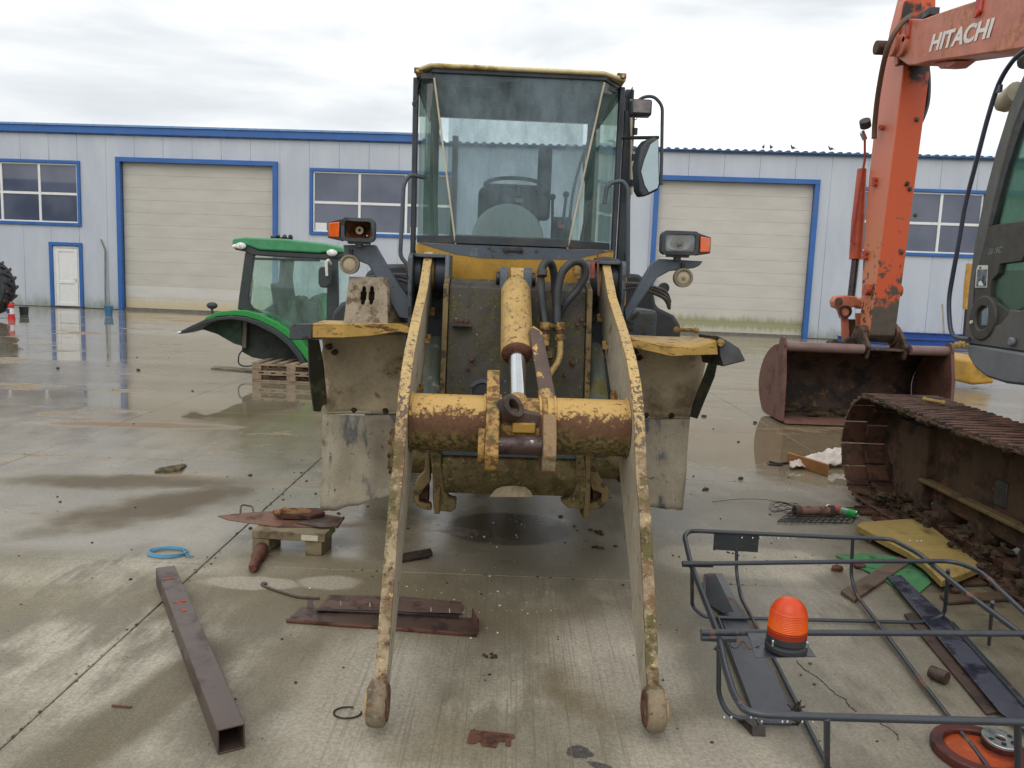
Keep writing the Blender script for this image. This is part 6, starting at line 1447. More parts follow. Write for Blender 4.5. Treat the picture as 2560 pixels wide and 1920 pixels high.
# chalk mark on the band
cu = bpy.data.curves.new('chalk', 'FONT'); cu.body = 'E61EC'; cu.size = 1; cu.shear = 0.25; cu.offset = -0.008
to = bpy.data.objects.new('chalk', cu); COL.objects.link(to); bpy.context.view_layer.update()
w_, h_ = to.dimensions.x, to.dimensions.y
A = PC(2132, 550, -0.001); Bq = PC(2162, 545, -0.001); Cq = PC(2134, 538, -0.001); ex_ = (Bq - A) / w_; ey_ = (Cq - A) / h_
Mx = Matrix((( ex_.x, ey_.x, -1, XC + 0.002), (ex_.y, ey_.y, 0, A.y), (ex_.z, ey_.z, 0, A.z), (0, 0, 0, 1)))
me = bpy.data.meshes.new_from_object(to.evaluated_get(bpy.context.evaluated_depsgraph_get())); me.transform(Mx); bpy.data.objects.remove(to)
me.materials.clear(); me.materials.append(plain('chalk', (150, 168, 166), 0.9, var=0.4, sc=60))
o = bpy.data.objects.new('chalk_mark', me); COL.objects.link(o); o.parent = ex
# cab front, rear, roof, floor
yF = PC(2083, 738).y; zF = PC(2083, 738).z
MB().box(XC + 0.02, XC + 1.0, yF - 0.05, yF, zF - 0.02, zF + 0.55).build('cab_front', M['ex_grey'], ex, bevel=0.02)
t0 = PC(2216, 150)
MB().add([(XC + 0.06, yF - 0.06, zF + 0.55), (XC + 0.98, yF - 0.06, zF + 0.55), (XC + 0.98, t0.y, t0.z), (XC + 0.06, t0.y, t0.z)], [(0, 1, 2, 3)]).build('windscreen', M['ex_glass'], ex)
MB().box(XC - 0.02, XC + 1.02, 3.9, t0.y + 0.12, t0.z + 0.02, t0.z + 0.14).build('cab_roof', M['ex_grey'], ex, bevel=0.05, seg=3)
MB().box(XC + 0.93, XC + 1.0, yF - 0.1, yF - 0.02, zF, t0.z).build('right_pillar', M['ex_grey'], ex, bevel=0.01)
MB().box(XC + 0.93, XC + 0.99, 4.0, yF - 0.1, zF - 0.2, zF + 0.75).build('right_wall', M['ex_dark'], ex)
MB().prism([(XC + 0.25, y, z) for y, z in ((4.9, zF + 0.1), (5.3, zF + 0.1), (5.25, zF + 0.6), (5.0, zF + 1.15), (4.85, zF + 1.1))], (0.5, 0, 0)).build('driver_seat', M['interior'], ex, bevel=0.05, seg=3)
ep('seat_trim', plain('cream_vinyl', (190, 160, 96), 0.6), [PC(x, y, 0.5) for x, y in ((2150, 612), (2170, 585), (2260, 575), (2260, 625), (2170, 628))], (0.3, 0, 0), 0.02)
MB().box(XC + 0.05, XC + 0.95, 4.0, yF - 0.08, zF - 0.16, zF - 0.06).build('cab_floor', M['interior'], ex)
# belly tank under the cab
by = [PC(x, y, 0.0) for x, y in ((2086, 742), (2211, 761), (2262, 772))]
bl = [PC(x, y, 0.0) for x, y in ((2262, 838), (2212, 833), (2170, 828), (2130, 815), (2105, 795), (2090, 770))]
ep('deck_skirt', M['ex_belly'], by + bl, (1.1, 0, 0), 0.02, 2)
MB().box(XC + 0.05, XC + 2.2, 2.0, 4.2, 1.0, 1.9).build('house_body', M['orange'], ex, bevel=0.05, seg=2)
MB().cyl((4.1, 4.7, 0.55), (4.1, 4.7, 1.02), 0.55, 32).build('slew_ring', M['track'], ex)
MB().box(3.2, 5.0, 4.2, 5.2, 0.35, 0.6).build('car_body', M['track_frame'], ex, bevel=0.03)
# grab rail in front of the cab
MB().tube(smooth_path([PC(x, y, -0.05 + 0.0) for x, y in ((2235, 98), (2212, 110), (2185, 135), (2158, 180), (2135, 250), (2110, 345), (2086, 440), (2072, 520), (2057, 600), (2050, 650), (2052, 700), (2058, 722), (2070, 730), (2094, 733))], 5), 0.017, 12).build('grab_rail', M['wet_rail'], ex)
c = PC(2154, 192, -0.05); MB().box(c.x - 0.01, c.x + 0.01, c.y - 0.05, c.y, c.z - 0.03, c.z + 0.02).build('rail_clip', M['wet_rail'], ex)
c = PC(2168, 222, 0.1); MB().tube([c + Vector((0, 0.06, -0.02)), c, c + Vector((0, -0.16, 0.04))], [0.03, 0.075, 0.08], 14).build('cab_lamp', M['cream'], ex)
MB().tube([PC(2080, 660, 0.0) + Vector((0, 0.3, 0)), PC(2084, 725, 0.0) + Vector((0, 0.3, 0))], 0.008, 6).build('cable', M['cream'], ex)
# yellow machine parts standing behind the cab
YM = Fr(9.6, 16.5, 0)
ym = thing('yellow_machine', 'yellow machine mostly hidden behind the excavator cab, a ram and a foot showing', 'machine', YM)
PY = YM.pv
MB().tube([PY(2099, 570, 0), PY(2092, 620, 0), PY(2088, 668, 0)], [0.10, 0.09, 0.075], 12).build('ram', plain('ochre_paint', (196, 150, 70), 0.5, dirt=(120, 90, 50)), ym)
MB().cyl(PY(2087, 668, 0), PY(2082, 730, 0), 0.03, 8).build('ram_rod', M['steel_dark'], ym)
MB().prism([PY(x, y, -1.8) for x, y in ((2094, 778), (2130, 770), (2150, 828), (2104, 832), (2086, 828))], (0, 1.4, 0)).build('foot', M['yellow'], ym, bevel=0.05)
MB().box(2.6, 5.0, 0.2, 2.4, 0.4, 1.9).build('body', M['yellow'], ym, bevel=0.08)
p = PY(2074, 744, 0); mb = MB()
for k in range(8): mb.ball(PY(2066 + 3.6 * k, 745 + 2 * math.sin(k * 2.1), 0), 0.055, 0.06, 0.07, 7, 5, 0.5, 9)
mb.build('rope_coil', M['foam'], ym)

# ================================================================== THINGS ON THE GROUND
def gp(pts, z=0.0): return [gr(x, y, z) for x, y in pts]
def slab_at(name, mat, pts, z, h, parent=None, bevel=0.002, rough=0.0, sd=1):
    mb = MB().prism(gp(pts, z), (0, 0, h))
    if rough: mb.rough(rough, 12, sd)
    return mb.build(name, mat, parent, bevel=bevel, seg=1)
# square steel tube
a0 = gr(357, 1243, 0.0); a1 = gr(501, 1628, 0.0)
A0 = (gr(325, 1262) + gr(390, 1258)) / 2; A1 = (gr(472, 1640) + gr(527, 1608)) / 2
ax = (A1 - A0).normalized(); sd = ax.cross(Vector((0, 0, 1))).normalized()
W, H, TH = 0.046, 0.092, 0.006
A1 = A1 + ax * 0.0
st = thing('square_steel_tube', 'long brown square steel tube with red chalk marks lying on the concrete at the left', 'steel tube', None, loc=A0)
Ln = (A1 - A0).length
def tubef(w0, w1, z0, z1): 
    c = ax * Ln / 2 + sd * (w0 + w1) / 2 + Vector((0, 0, (z0 + z1) / 2)); return (c, ax * Ln / 2, sd * (w1 - w0) / 2, Vector((0, 0, (z1 - z0) / 2)))
mb = MB(); mb.obox(*tubef(-W, W, H - TH, H)); mb.obox(*tubef(-W, W, 0.0, TH)); mb.obox(*tubef(-W, -W + TH, TH, H - TH)); mb.obox(*tubef(W - TH, W, TH, H - TH))
mb.build('tube_wall', M['tube_steel'], st, bevel=0.002, seg=2)
for t, w, l in ((0.11, 0.03, 0.008), (0.30, 0.03, 0.006), (0.31, 0.022, 0.006), (0.36, 0.015, 0.010), (0.365, 0.009, 0.018)):
    c = ax * Ln * t + Vector((0, 0, H + 0.0005)); MB().obox(c, ax * l, sd * w, Vector((0, 0, 0.0012))).rough(0.002, 60, t * 10).build('chalk_mark', M['red_mark'], st)
# blue strap ring
mb = MB(); c = (gr(325, 1197) + gr(400, 1197)) / 2
for k in range(3):
    pts = [c + Vector((0.105 * math.cos(t) + 0.006 * math.sin(3 * t + k), 0.075 * math.sin(t) + 0.004 * k, 0.006 + 0.005 * k)) for t in [2 * math.pi * q / 30 for q in range(30)]]
    mb.tube(pts, 0.0055, 6, closed=True)
mb.tube(smooth_path([c + Vector((0.09, 0.02, 0.016)), c + Vector((0.12, -0.01, 0.01)), c + Vector((0.165, -0.035, 0.006))], 4), 0.004, 6)
mb.tube(smooth_path([c + Vector((0.07, 0.05, 0.016)), c + Vector((0.12, -0.03, 0.01)), c + Vector((0.15, -0.05, 0.006))], 4), 0.004, 6)
o = mb.build('strap_coil', M['blue_strap']); tag(o, 'small coil of light blue strap lying near the far end of the square tube', 'strap')
# little wooden stand with rusty plate, wood and handle
q = gr(640, 1195)
SF = Fr(-1.30, 4.62, -4)
w1 = thing('wooden_block_stand', 'short weathered pallet piece with two feet carrying the rusty plates', 'wooden stand', SF)
S = SF.pv
z0_ = 0.085
MB().box(-0.20, 0.24, -0.06, 0.16, z0_, z0_ + 0.05).build('deck_board', M['wood_wet'], w1, bevel=0.004)
MB().box(-0.20, -0.10, -0.055, 0.15, 0.0, z0_).build('foot', M['wood_wet'], w1, bevel=0.004)
MB().box(0.12, 0.22, -0.055, 0.15, 0.0, z0_).build('foot', M['wood_wet'], w1, bevel=0.004)
MB().box(0.10, 0.20, -0.066, -0.0605, z0_ + 0.008, z0_ + 0.04).build('paper_scrap', M['cream'], w1)
p = lambda x, y, z=z0_ + 0.05: SF.pz(x, y, z)
wz = z0_ + 0.052
rp = MB().prism([p(x, y, wz) for x, y in ((470, 1116), (500, 1112), (560, 1107), (640, 1105), (700, 1112), (735, 1118), (745, 1120), (730, 1139), (690, 1139), (600, 1139), (530, 1130), (490, 1124))], (0, 0, 0.006))
t = thing('rusty_plate', 'flat pointed rusty plate with a bent handle, on the small wooden stand', 'metal plate', SF)
rp.build('sheet', worn('orange_rust', (122, 84, 64), [((88, 60, 48), 8, 0.5, 0.62, 0.7)], 0.6), t, bevel=0.001)
MB().tube(round_path([p(519, 1112, wz), p(520, 1094, wz), p(525, 1090, wz + .01), p(545, 1094, wz), p(548, 1108, wz)], 0.015), 0.006, 8).build('handle', M['rust_dark'], t)
for m_ in t.children:
    if m_.name.startswith('handle'):
        pass
t2 = thing('folded_sheet', 'dark rusty folded sheet lying over the right edge of the pointed plate', 'sheet', SF)
MB().prism([p(x, y, wz + 0.008) for x, y in ((640, 1131), (700, 1118), (742, 1120), (730, 1139), (690, 1140))], (0, 0, 0.006)).build('plate', M['rust_dark'], t2, bevel=0.001)
MB().tube([p(742, 1118, wz + 0.012), p(728, 1139, wz + 0.012)], 0.008, 6).build('folded_edge', M['rust'], t2)
t3 = p(643, 1118, wz + 0.01)
o = MB().prism([p(x, y, wz + 0.008) + Vector((0, 0, 0)) for x, y in ((590, 1112), (620, 1106), (690, 1108), (703, 1116), (670, 1124), (610, 1123))], (0, 0, 0.03)).rough(0.008, 14, 5).build('rust_lump', worn('brown_lump', (84, 52, 38), [((58, 38, 30), 14, 0.5, 0.6, 0.9)], 0.85, bump=0.9), None, bevel=0.006); tag(o, 'dark brown wedge of rusty scrap on the pointed plate, under the rotten wood', 'scrap', fr=SF)
mb = MB(); c0 = p(592, 1108, wz + 0.04); c1 = p(672, 1106, wz + 0.04)
mb.tube([c0, c0 * 0.75 + c1 * 0.25 + Vector((0, 0, 0.008)), c0 * 0.5 + c1 * 0.5, c0 * 0.25 + c1 * 0.75 + Vector((0, 0, 0.004)), c1], [0.012, 0.026, 0.02, 0.024, 0.012], 8).rough(0.012, 22, 6)
o = mb.build('rotten_stick', M['wood_rot']); tag(o, 'piece of rotten orange-brown wood on top of the scrap pile', 'wood', fr=SF)
o = MB().tube([p(572, 1117, wz + 0.012), p(585, 1117, wz + 0.012), p(600, 1115, wz + 0.012)], [0.006, 0.012, 0.003], 8).build('white_spoon', M['white_plastic']); tag(o, 'small white plastic piece on the rusty plate', 'plastic')
# rusty splined sleeve
a = gr(545, 1228, 0.028); b = gr(565, 1185, 0.034)
mb = MB().tube([a, a + (b - a) * 0.12, a + (b - a) * 0.5, a + (b - a) * 0.55, b], [0.020, 0.028, 0.028, 0.037, 0.040], 16)
o = mb.rough(0.002, 40, 3).build('splined_shaft', M['rust']); tag(o, 'short rusty splined shaft on the ground in front of the small wooden stand', 'shaft')
# cover sheet
cv = thing('rusty_cover', 'long rusty sheet-metal cover with tabs lying across the ground behind the left lift arm', 'metal cover', None)
slab_at('lower_sheet', M['rust_dark'], [(620, 1341), (650, 1312), (1034, 1337), (1034, 1370), (800, 1352)], 0.004, 0.004, cv, rough=0.003)
slab_at('upper_sheet', worn('grey_brown_sheet', (100, 80, 72), [((80, 58, 50), 7, 0.5, 0.62, 0.6)], 0.5), [(683, 1320), (710, 1287), (862, 1290), (922, 1295), (997, 1302), (997, 1326), (860, 1322)], 0.012, 0.006, cv, rough=0.002)
slab_at('crease', M['steel_dark'], [(683, 1316), (860, 1322), (992, 1330), (992, 1334), (860, 1326), (683, 1320)], 0.02, 0.006, cv)
MB().prism([gr(1020, 1336, 0.0), gr(1034, 1366, 0.0), gr(1034, 1340, 0.07), gr(1022, 1312, 0.07)], (-0.004, 0.0, 0)).build('end_tab', M['rust'], cv, bevel=0.001)
MB().prism([gr(662, 1316, 0.0), gr(676, 1316, 0.0), gr(676, 1296, 0.04), gr(664, 1296, 0.04)], (0, 0.004, 0)).build('hinge_tab', M['rust_dark'], cv, bevel=0.001)
for x, y in ((735, 1298), (798, 1302), (930, 1312), (970, 1315)): slab_at('hole', M['mud'], [(x, y), (x + 2, y), (x + 2, y + 9), (x, y + 9)], 0.0185, 0.001, cv)
slab_at('front_lip', M['rust'], [(618, 1341), (800, 1354), (1030, 1372), (1030, 1376), (800, 1358), (618, 1345)], 0.002, 0.012, cv, rough=0.002)
# thin rod
o = MB().tube(smooth_path([gr(565, 1262, 0.006), gr(575, 1268, 0.006), gr(620, 1283, 0.006), gr(650, 1290, 0.006), gr(690, 1292, 0.006)], 5), 0.007, 8).box(*(lambda c: (c.x - 0.014, c.x + 0.014, c.y - 0.012, c.y + 0.012, 0, 0.012))(gr(570, 1263))).build('bent_rod', M['rust_dark']); tag(o, 'thin dark bent rod lying behind the rusty cover', 'rod')
# rusty bar behind left arm
a = gr(832, 1212, 0.02); b = gr(932, 1196, 0.02)
o = MB().tube([a, a * 0.7 + b * 0.3, b * 0.9 + a * 0.1, b], [0.018, 0.024, 0.024, 0.018], 10).tube([a + Vector((0.03, 0.03, 0.012)), b + Vector((-0.01, 0.03, 0.012))], 0.012, 8).rough(0.004, 20, 2).build('track_link', M['rust_dark']); tag(o, 'dark rusty link lying behind the left lift arm', 'metal part')
# open ring
c = (gr(725, 1541) + gr(776, 1541)) / 2
pts = [c + Vector((0.052 * math.cos(t), 0.040 * math.sin(t), 0.004)) for t in [rad(75) + rad(300) * q / 26 for q in range(27)]]
o = MB().tube(pts, 0.0035, 6).build('snap_ring', M['steel_dark']); tag(o, 'open dark steel ring left of the left arm tip', 'ring')
o = slab_at('rusty_scrap', M['rust'], [(1017, 1577), (1110, 1587), (1112, 1596), (1104, 1597), (1103, 1614), (1092, 1612), (1090, 1603), (1076, 1604), (1072, 1616), (1040, 1612), (1036, 1602), (1024, 1608), (1010, 1606), (1010, 1598)], 0.0, 0.004, None, rough=0.001); tag(o, 'small ragged rusty plate lying between the two arm tips', 'scrap')
q = gr(262, 1526)
o = MB().cyl(gr(242, 1524, 0.004), gr(284, 1527, 0.004), 0.004, 8).build('nail', M['rust']); tag(o, 'short rusty nail on the concrete left of the square tube', 'nail')
c = gr(365, 1012)
o = MB().tube([gr(335, 1018, 0.01), gr(350, 1014, 0.02), gr(375, 1009, 0.03), gr(393, 1004, 0.01)], [0.03, 0.06, 0.07, 0.03], 9).rough(0.02, 12, 4).build('mossy_wad', M['mossblob']); o.scale = (1, 1, 0.5); tag(o, 'flattened mossy rag on the wet slabs left of the loader', 'rag')
# mat lumps
for x, y, r, lab, m in ((1112, 1370 + 60, 0.02, 'dark lump of dirt on the concrete in the middle foreground', 'mudclod'), (1296, 1150, 0.035, 'dark clod on the ground right of the wet patch', 'mudclod'), (1292, 1185, 0.03, 'brown clod nearest the right lift arm', 'mudclod')):
    if y == 1430: x, y = 1068, 1418
    c = gr(x, y); mb = MB()
    for k in range(6): mb.ball(c + Vector((rngs.gauss(0, r), rngs.gauss(0, r * 0.7), 0.003)), r * 0.45, r * 0.4, r * 0.3, 7, 5, 0.6, 40)
    o = mb.build('dirt_clod', M[m]); tag(o, lab, 'dirt clod')

# ------------------------------------------------------------------ tubular rack with beacon
rk = thing('tubular_guard_rack', 'black steel tube rack with an amber beacon, standing low on the ground at the right', 'tube rack', None)
ZR = 0.335
def G(x, y, z=ZR): return gr(x, y, z)
BS = M['blacksteel']
tube_l = [
 ('outer_rail', [(2290, 1440, ZR), (2212, 1374, ZR), (2080, 1275, ZR), (1985, 1196, ZR), (1925, 1164, ZR), (1800, 1160, ZR), (1490, 1146, ZR), (1478, 1158, ZR), (1492, 1218, ZR), (1552, 1372, ZR), (1566, 1440, ZR), (1585, 1500, ZR), (1608, 1535, ZR), (1650, 1544, ZR), (1900, 1552, ZR), (2300, 1562, ZR)], 0.0125, 0.05),
 ('cross_rail', [(1474, 1218, ZR + .02), (1900, 1212, ZR + .02), (2060, 1212, ZR + .02), (2120, 1235, ZR + .02), (2212, 1322, ZR + .02), (2290, 1400, ZR + .02)], 0.0115, 0.06),
 ('cross_rail', [(1514, 1366, ZR + .02), (1900, 1367, ZR + .02), (2300, 1369, ZR + .02)], 0.0125, 0.02),
 ('hanging_loop', [(1495, 1222, ZR), (1495, 1310, 0.04), (1520, 1333, 0.02), (1800, 1340, 0.02), (2000, 1345, 0.02), (2040, 1330, 0.04), (2048, 1230, ZR)], 0.0095, 0.06),
 ('hanging_loop', [(1553, 1400, ZR), (1552, 1500, 0.10), (1572, 1545, 0.03), (1640, 1560, 0.02), (1720, 1562, 0.02)], 0.0095, 0.05),
 ('long_rail', [(1591, 1150, ZR), (1591, 1240, 0.10), (1600, 1290, 0.03), (1680, 1440, 0.02), (1760, 1600, 0.02), (1840, 1760, 0.02)], 0.0095, 0.05),
 ('long_rail', [(1842, 1162, ZR), (1838, 1245, 0.10), (1850, 1285, 0.03), (2000, 1485, 0.02), (2110, 1625, 0.02), (2180, 1720, 0.02)], 0.0095, 0.05),
 ('post', [(1786, 1552, ZR), (1786, 1700, 0.02)], 0.0105, 0.02),
 ('post', [(2198, 1560, ZR), (2200, 1720, 0.02)], 0.011, 0.02),
 ('post', [(2144, 1300, ZR), (2136, 1392, 0.02)], 0.0085, 0.02)]
for nm, pts, r, cr in tube_l:
    MB().tube(round_path([G(x, y, z) for x, y, z in pts], cr, 5), r, 10).build(nm, BS, rk)
def pr(name, mat, pts, z, vec, parent=rk, bevel=0.002): return MB().prism([G(x, y, z) for x, y in pts], vec).build(name, mat, parent, bevel=bevel, seg=1)
a, b = G(1543, 1151, ZR - 0.005), G(1640, 1155, ZR - 0.005)
MB().prism([a, b, b + Vector((0, 0, -0.10)), a + Vector((0, 0, -0.095))], (0, 0.004, 0)).build('hanging_plate', worn('plate_grey', (56, 60, 62), [((78, 78, 74), 12, 0.54, 0.64, 0.5)], 0.4), rk)
pr('beacon_plate', M['blacksteel'], [(1612, 1364), (1725, 1364), (1763, 1420), (1632, 1422)], ZR + 0.022, (0, 0, 0.004))
MB().cyl(G(1514, 1378, ZR), G(1590, 1381, ZR), 0.013, 6).build('clamp_bar', BS, rk, bevel=0.002)
MB().cyl(G(1474, 1218, ZR + .012), G(1540, 1219, ZR + .012), 0.016, 6).build('clamp_sleeve', BS, rk, bevel=0.002)
MB().tube(smooth_path([G(1570, 1392, ZR), G(1590, 1400, ZR + .01), G(1605, 1385, ZR + .02), G(1618, 1402, ZR + .02), G(1640, 1395, ZR + .03)], 5), 0.0022, 5).build('wire', M['black'], rk)
for x, y in ((1722, 1528), (1722, 1560), (1552, 1404)):
    c = G(x, y, ZR if y != 1560 else 0.1); mb = MB()
    for k in range(4): mb.tube([c + Vector((rngs.gauss(0, .012), rngs.gauss(0, .012), rngs.gauss(0, .01))) for _ in range(4)], 0.003, 5)
    mb.build('wire_tie', M['steel_dark'], rk)
bc = G(1697, 1402, ZR + 0.03)
be = bpy.data.objects.new('beacon', None); COL.objects.link(be); be.parent = rk
R_ = 0.071
MB().tube([bc + Vector((0, 0, z)) for z in (0.0, 0.004, 0.022, 0.028, 0.034, 0.058)], [R_ * .9, R_ * 1.05, R_ * 1.05, R_ * 0.92, R_ * 1.0, R_ * .98], 40).build('base', M['black'], be, bevel=0.002)
# ribbed amber dome
pts = []; rr_ = []
for k in range(46):
    t = k / 45; z = 0.056 + 0.140 * t
    r = R_ * (0.97 - 0.12 * t) if t < 0.55 else R_ * (0.904) * math.sqrt(max(0.0, 1 - ((t - 0.55) / 0.455) ** 2)) * (1 - 0.0 * t)
    if 0.12 < t < 0.66: r += 0.0022 * (k % 2)
    pts.append(bc + Vector((0, 0, z))); rr_.append(max(r, 0.001))
ta = NT('amber_dome'); pz = ta.xyz(ta.pos())[2]
ta.bsdf(ta.mix(ta.mapr(pz, bc.z + 0.10, bc.z + 0.17), lin((236, 98, 10)), lin((212, 74, 28))), 0.3, 0, None, 0.35, 0.0, **{'Subsurface Weight': 0.18, 'Subsurface Scale': 0.03, 'Transmission Weight': 0.15})
MB().tube(pts, rr_, 44).build('dome', ta.m, be)
MB().tube([bc + Vector((0, 0, 0.058)), bc + Vector((0, 0, 0.082))], [R_ * 0.985, R_ * 0.975], 40).build('dome_collar', plain('dark_red_collar', (150, 44, 16), 0.3), be)
for a_ in (-150, -30, 90):
    c = bc + Vector((R_ * 0.98 * math.cos(rad(a_)), R_ * 0.98 * math.sin(rad(a_)), 0.036)); MB().cyl(c - Vector((0, 0, .01)), c + Vector((0, 0, .008)), 0.008, 8).ball(c + Vector((0, 0, .009)), 0.005).build('screw', M['chrome'], be)
# ------------------------------------------------------------------ steel channels under the rack
ch = thing('black_channel', 'black folded steel channel lying under the left end of the tube rack', 'steel channel', None)
slab_at('web', M['blacksteel'], [(1528, 1240), (1560, 1240), (1722, 1555), (1700, 1562), (1628, 1560)], 0.004, 0.006, ch)
MB().prism([gr(1522, 1290), gr(1522, 1244), gr(1522, 1244, 0.05), gr(1522, 1288, 0.06)], (0.004, 0, 0)).build('end_flange', M['blacksteel'], ch)
MB().prism([gr(1524, 1300), gr(1520, 1260), gr(1520, 1240, 0.05), gr(1545, 1238, 0.05), gr(1585, 1320, 0.05), gr(1560, 1322, 0.04)], (0, 0, -0.004)).build('raised_step', M['blacksteel'], ch, bevel=0.001)
MB().prism([gr(1545, 1340), gr(1634, 1562), gr(1640, 1562, 0.035), gr(1552, 1330, 0.035)], (-0.005, 0, 0)).build('side_flange', M['blacksteel'], ch)
MB().prism([gr(1590, 1552, 0.0), gr(1625, 1590, 0.0), gr(1625, 1568, 0.03), gr(1596, 1545, 0.03)], (0.05, 0.0, 0)).build('foot_plate', M['steel_dark'], ch)
bm_ = thing('long_dark_plate', 'long dark blue-grey folded steel plate running under the rack towards the bottom right corner', 'steel plate', None)
wetplate = worn('wet_plate', (82, 84, 98), [((56, 58, 72), 5, 0.48, 0.56, 0.15, (1, 1, 1), 0.6), ((128, 128, 126), 4, 0.60, 0.68, 0.3)], 0.28, spec=0.6, bump=0.15)
slab_at('plate', wetplate, [(1916, 1245), (1946, 1244), (2056, 1345), (2120, 1420), (2260, 1560), (2260, 1610), (2160, 1540)], 0.03, 0.005, bm_)
slab_at('underside_flange', M['rust_dark'], [(1952, 1330), (1975, 1326), (2170, 1540), (2130, 1545)], 0.004, 0.012, bm_)
slab_at('stiffener', M['blacksteel'], [(2052, 1350), (2058, 1346), (2262, 1570), (2250, 1572)], 0.036, 0.014, bm_)
a = gr(2010, 1450, 0.03); MB().cyl(a, a + Vector((0.04, -0.06, 0)), 0.028, 14).build('end_tube', M['rust_dark'], bm_)
# wooden plank, mat, yellow foam
o = slab_at('wooden_plank', M['wood_rot'] if False else worn('grey_brown_plank', (104, 86, 74), [((80, 60, 50), 5, 0.5, 0.64, 0.8)], 0.7), [(1815, 1283), (1845, 1303), (1975, 1215), (1950, 1203)], 0.0, 0.022, None, 0.003); tag(o, 'brown-grey plank lying across the green mat', 'plank')
o = slab_at('green_mat', M['green_mat'], [(1805, 1202), (1860, 1197), (1985, 1210), (2010, 1262), (2016, 1258), (1985, 1284), (1935, 1270), (1880, 1240)], 0.002, 0.010, None, 0.002, 0.003, 3); tag(o, 'torn bright green mat under the plank and the yellow foam', 'mat')
o = slab_at('yellow_foam_panel', M['foam'], [(1861, 1127), (1977, 1119), (2000, 1127), (2022, 1144), (2087, 1194), (2122, 1222), (2082, 1239), (2034, 1253), (1997, 1217), (1957, 1189), (1907, 1164), (1850, 1134)], 0.085, -0.045, None, 0.005); tag(o, 'thick curved yellow foam panel leaning on the rubble by the track', 'foam panel')
mb = MB()
for k in range(520):
    c = Vector((2.92 + 0.5 * rngs.random(), 3.6 + 2.6 * rngs.random(), 0.0)); r_ = 0.008 + 0.034 * rngs.random() ** 2.5
    mb.ball(c, r_, r_ * 1.3, r_ * 0.6, 6, 4, 0.9, 40)
o = mb.build('mud_heap', M['mudclod'], None, flat=True); o['kind'] = 'stuff'; o['label'] = 'muddy clods heaped beside the excavator track'; o['category'] = 'mud'
for x, y, lab in ((1808, 1228, 'rust-brown lump on the concrete left of the green mat'), (1856, 1222, 'small brown lump on the green mat'), (2065, 1275, 'muddy stone beside the yellow foam panel, under the rack')):
    o = MB().ball(gr(x, y, 0.015), 0.035, 0.028, 0.022, 9, 7, 0.5, 20).build('lump', M['rust']); tag(o, lab, 'lump')
# track boards on the ground by the excavator
for k, (a, b, lab) in enumerate([((1850, 1108), (1960, 1112), 'rusty loose track shoe on the ground in front of the excavator track'), ((1895, 1128), (2010, 1120), 'muddy loose track shoe beside the yellow foam panel')]):
    A_, B_ = gr(*a), gr(*b); d = (B_ - A_).normalized(); s_ = Vector((-d.y, d.x, 0))
    o = MB().obox((A_ + B_) / 2 + Vector((0, 0, 0.02)), d * (B_ - A_).length / 2, s_ * 0.07, Vector((0, 0, 0.008))).obox((A_ + B_) / 2 + Vector((0, 0, 0.035)) + s_ * 0.05, d * (B_ - A_).length / 2, s_ * 0.006, Vector((0, 0, 0.01))).rough(0.006, 10, k).build('track_shoe', M['track_top']); tag(o, lab, 'track shoe')
o = None
for x0_, y0_, x1_, y1_ in ((2040, 1300, 2212, 1290), (2070, 1262, 2212, 1256)):
    A_, B_ = gr(x0_, y0_), gr(x1_, y1_)
    o = MB().obox((A_ + B_) / 2 + Vector((0, 0, 0.012)), (B_ - A_) / 2, Vector((0, 0.05, 0)), Vector((0, 0, 0.006))).rough(0.005, 9, x0_).build('mud_board', M['track_frame']); tag(o, 'flat muddy board on the ground, ' + ('nearer' if y0_ == 1300 else 'farther') + ' of the two by the track', 'board')
# canister, wire, mesh
a = gr(1716, 1103, 0.035); b = gr(1800, 1104, 0.035)
t = thing('rusty_cylinder', 'rusty short cylinder lying on the ground beside the spray can', 'cylinder', None)
MB().tube([a, a + (b - a) * 0.15], 0.045, 16).tube([b - (b - a) * 0.12, b], 0.045, 16).build('end_cap', M['rust_dark'], t, bevel=0.003)
MB().cyl(a + (b - a) * 0.15, b - (b - a) * 0.12, 0.036, 18).build('barrel', worn('pinkish_rust', (124, 92, 78), [((92, 66, 54), 8, 0.5, 0.6, 0.8)], 0.6), t)
a = gr(1786, 1096, 0.03); b = gr(1852, 1112, 0.03)
t = thing('spray_can', 'red, silver and green aerosol can with white cap lying by the rusty cylinder', 'spray can', None)
d = b - a
MB().cyl(a, a + d * 0.22, 0.025, 18).build('cap', M['white'], t, bevel=0.003)
MB().cyl(a + d * 0.22, a + d * 0.5, 0.032, 20).build('red_band', M['red_mark'], t)
MB().cyl(a + d * 0.5, a + d * 0.72, 0.032, 20).build('silver_band', plain('silver_green', (120, 150, 136), 0.3, 0.4), t)
MB().cyl(a + d * 0.72, a + d * 0.98, 0.032, 20).build('green_band', M['green_bright'], t)
MB().ring(a + d * 0.98, d, 0.032, 0.022, 0.006).build('can_rim', M['chrome'], t)
mb = MB(); c = gr(1700, 1102, 0.02)
mb.tube(smooth_path([gr(1538, 1084, 0.004), gr(1600, 1078, 0.02), gr(1660, 1080, 0.03), gr(1690, 1092, 0.03), gr(1715, 1102, 0.02)], 6), 0.002, 5)
for k in range(7):
    ph = rngs.random() * 6; mb.tube(smooth_path([c + Vector((0.12 * math.cos(ph + q) - 0.02, 0.10 * math.sin(ph + q * 1.1), 0.02 + 0.02 * math.sin(q * 2 + k))) for q in (0, 0.9, 1.8, 2.7, 3.6, 4.5)], 5), 0.002, 5)
o = mb.build('wire_tangle', M['steel_dark']); tag(o, 'tangle of thin dark wire beside the rusty cylinder, one end trailing left', 'wire')
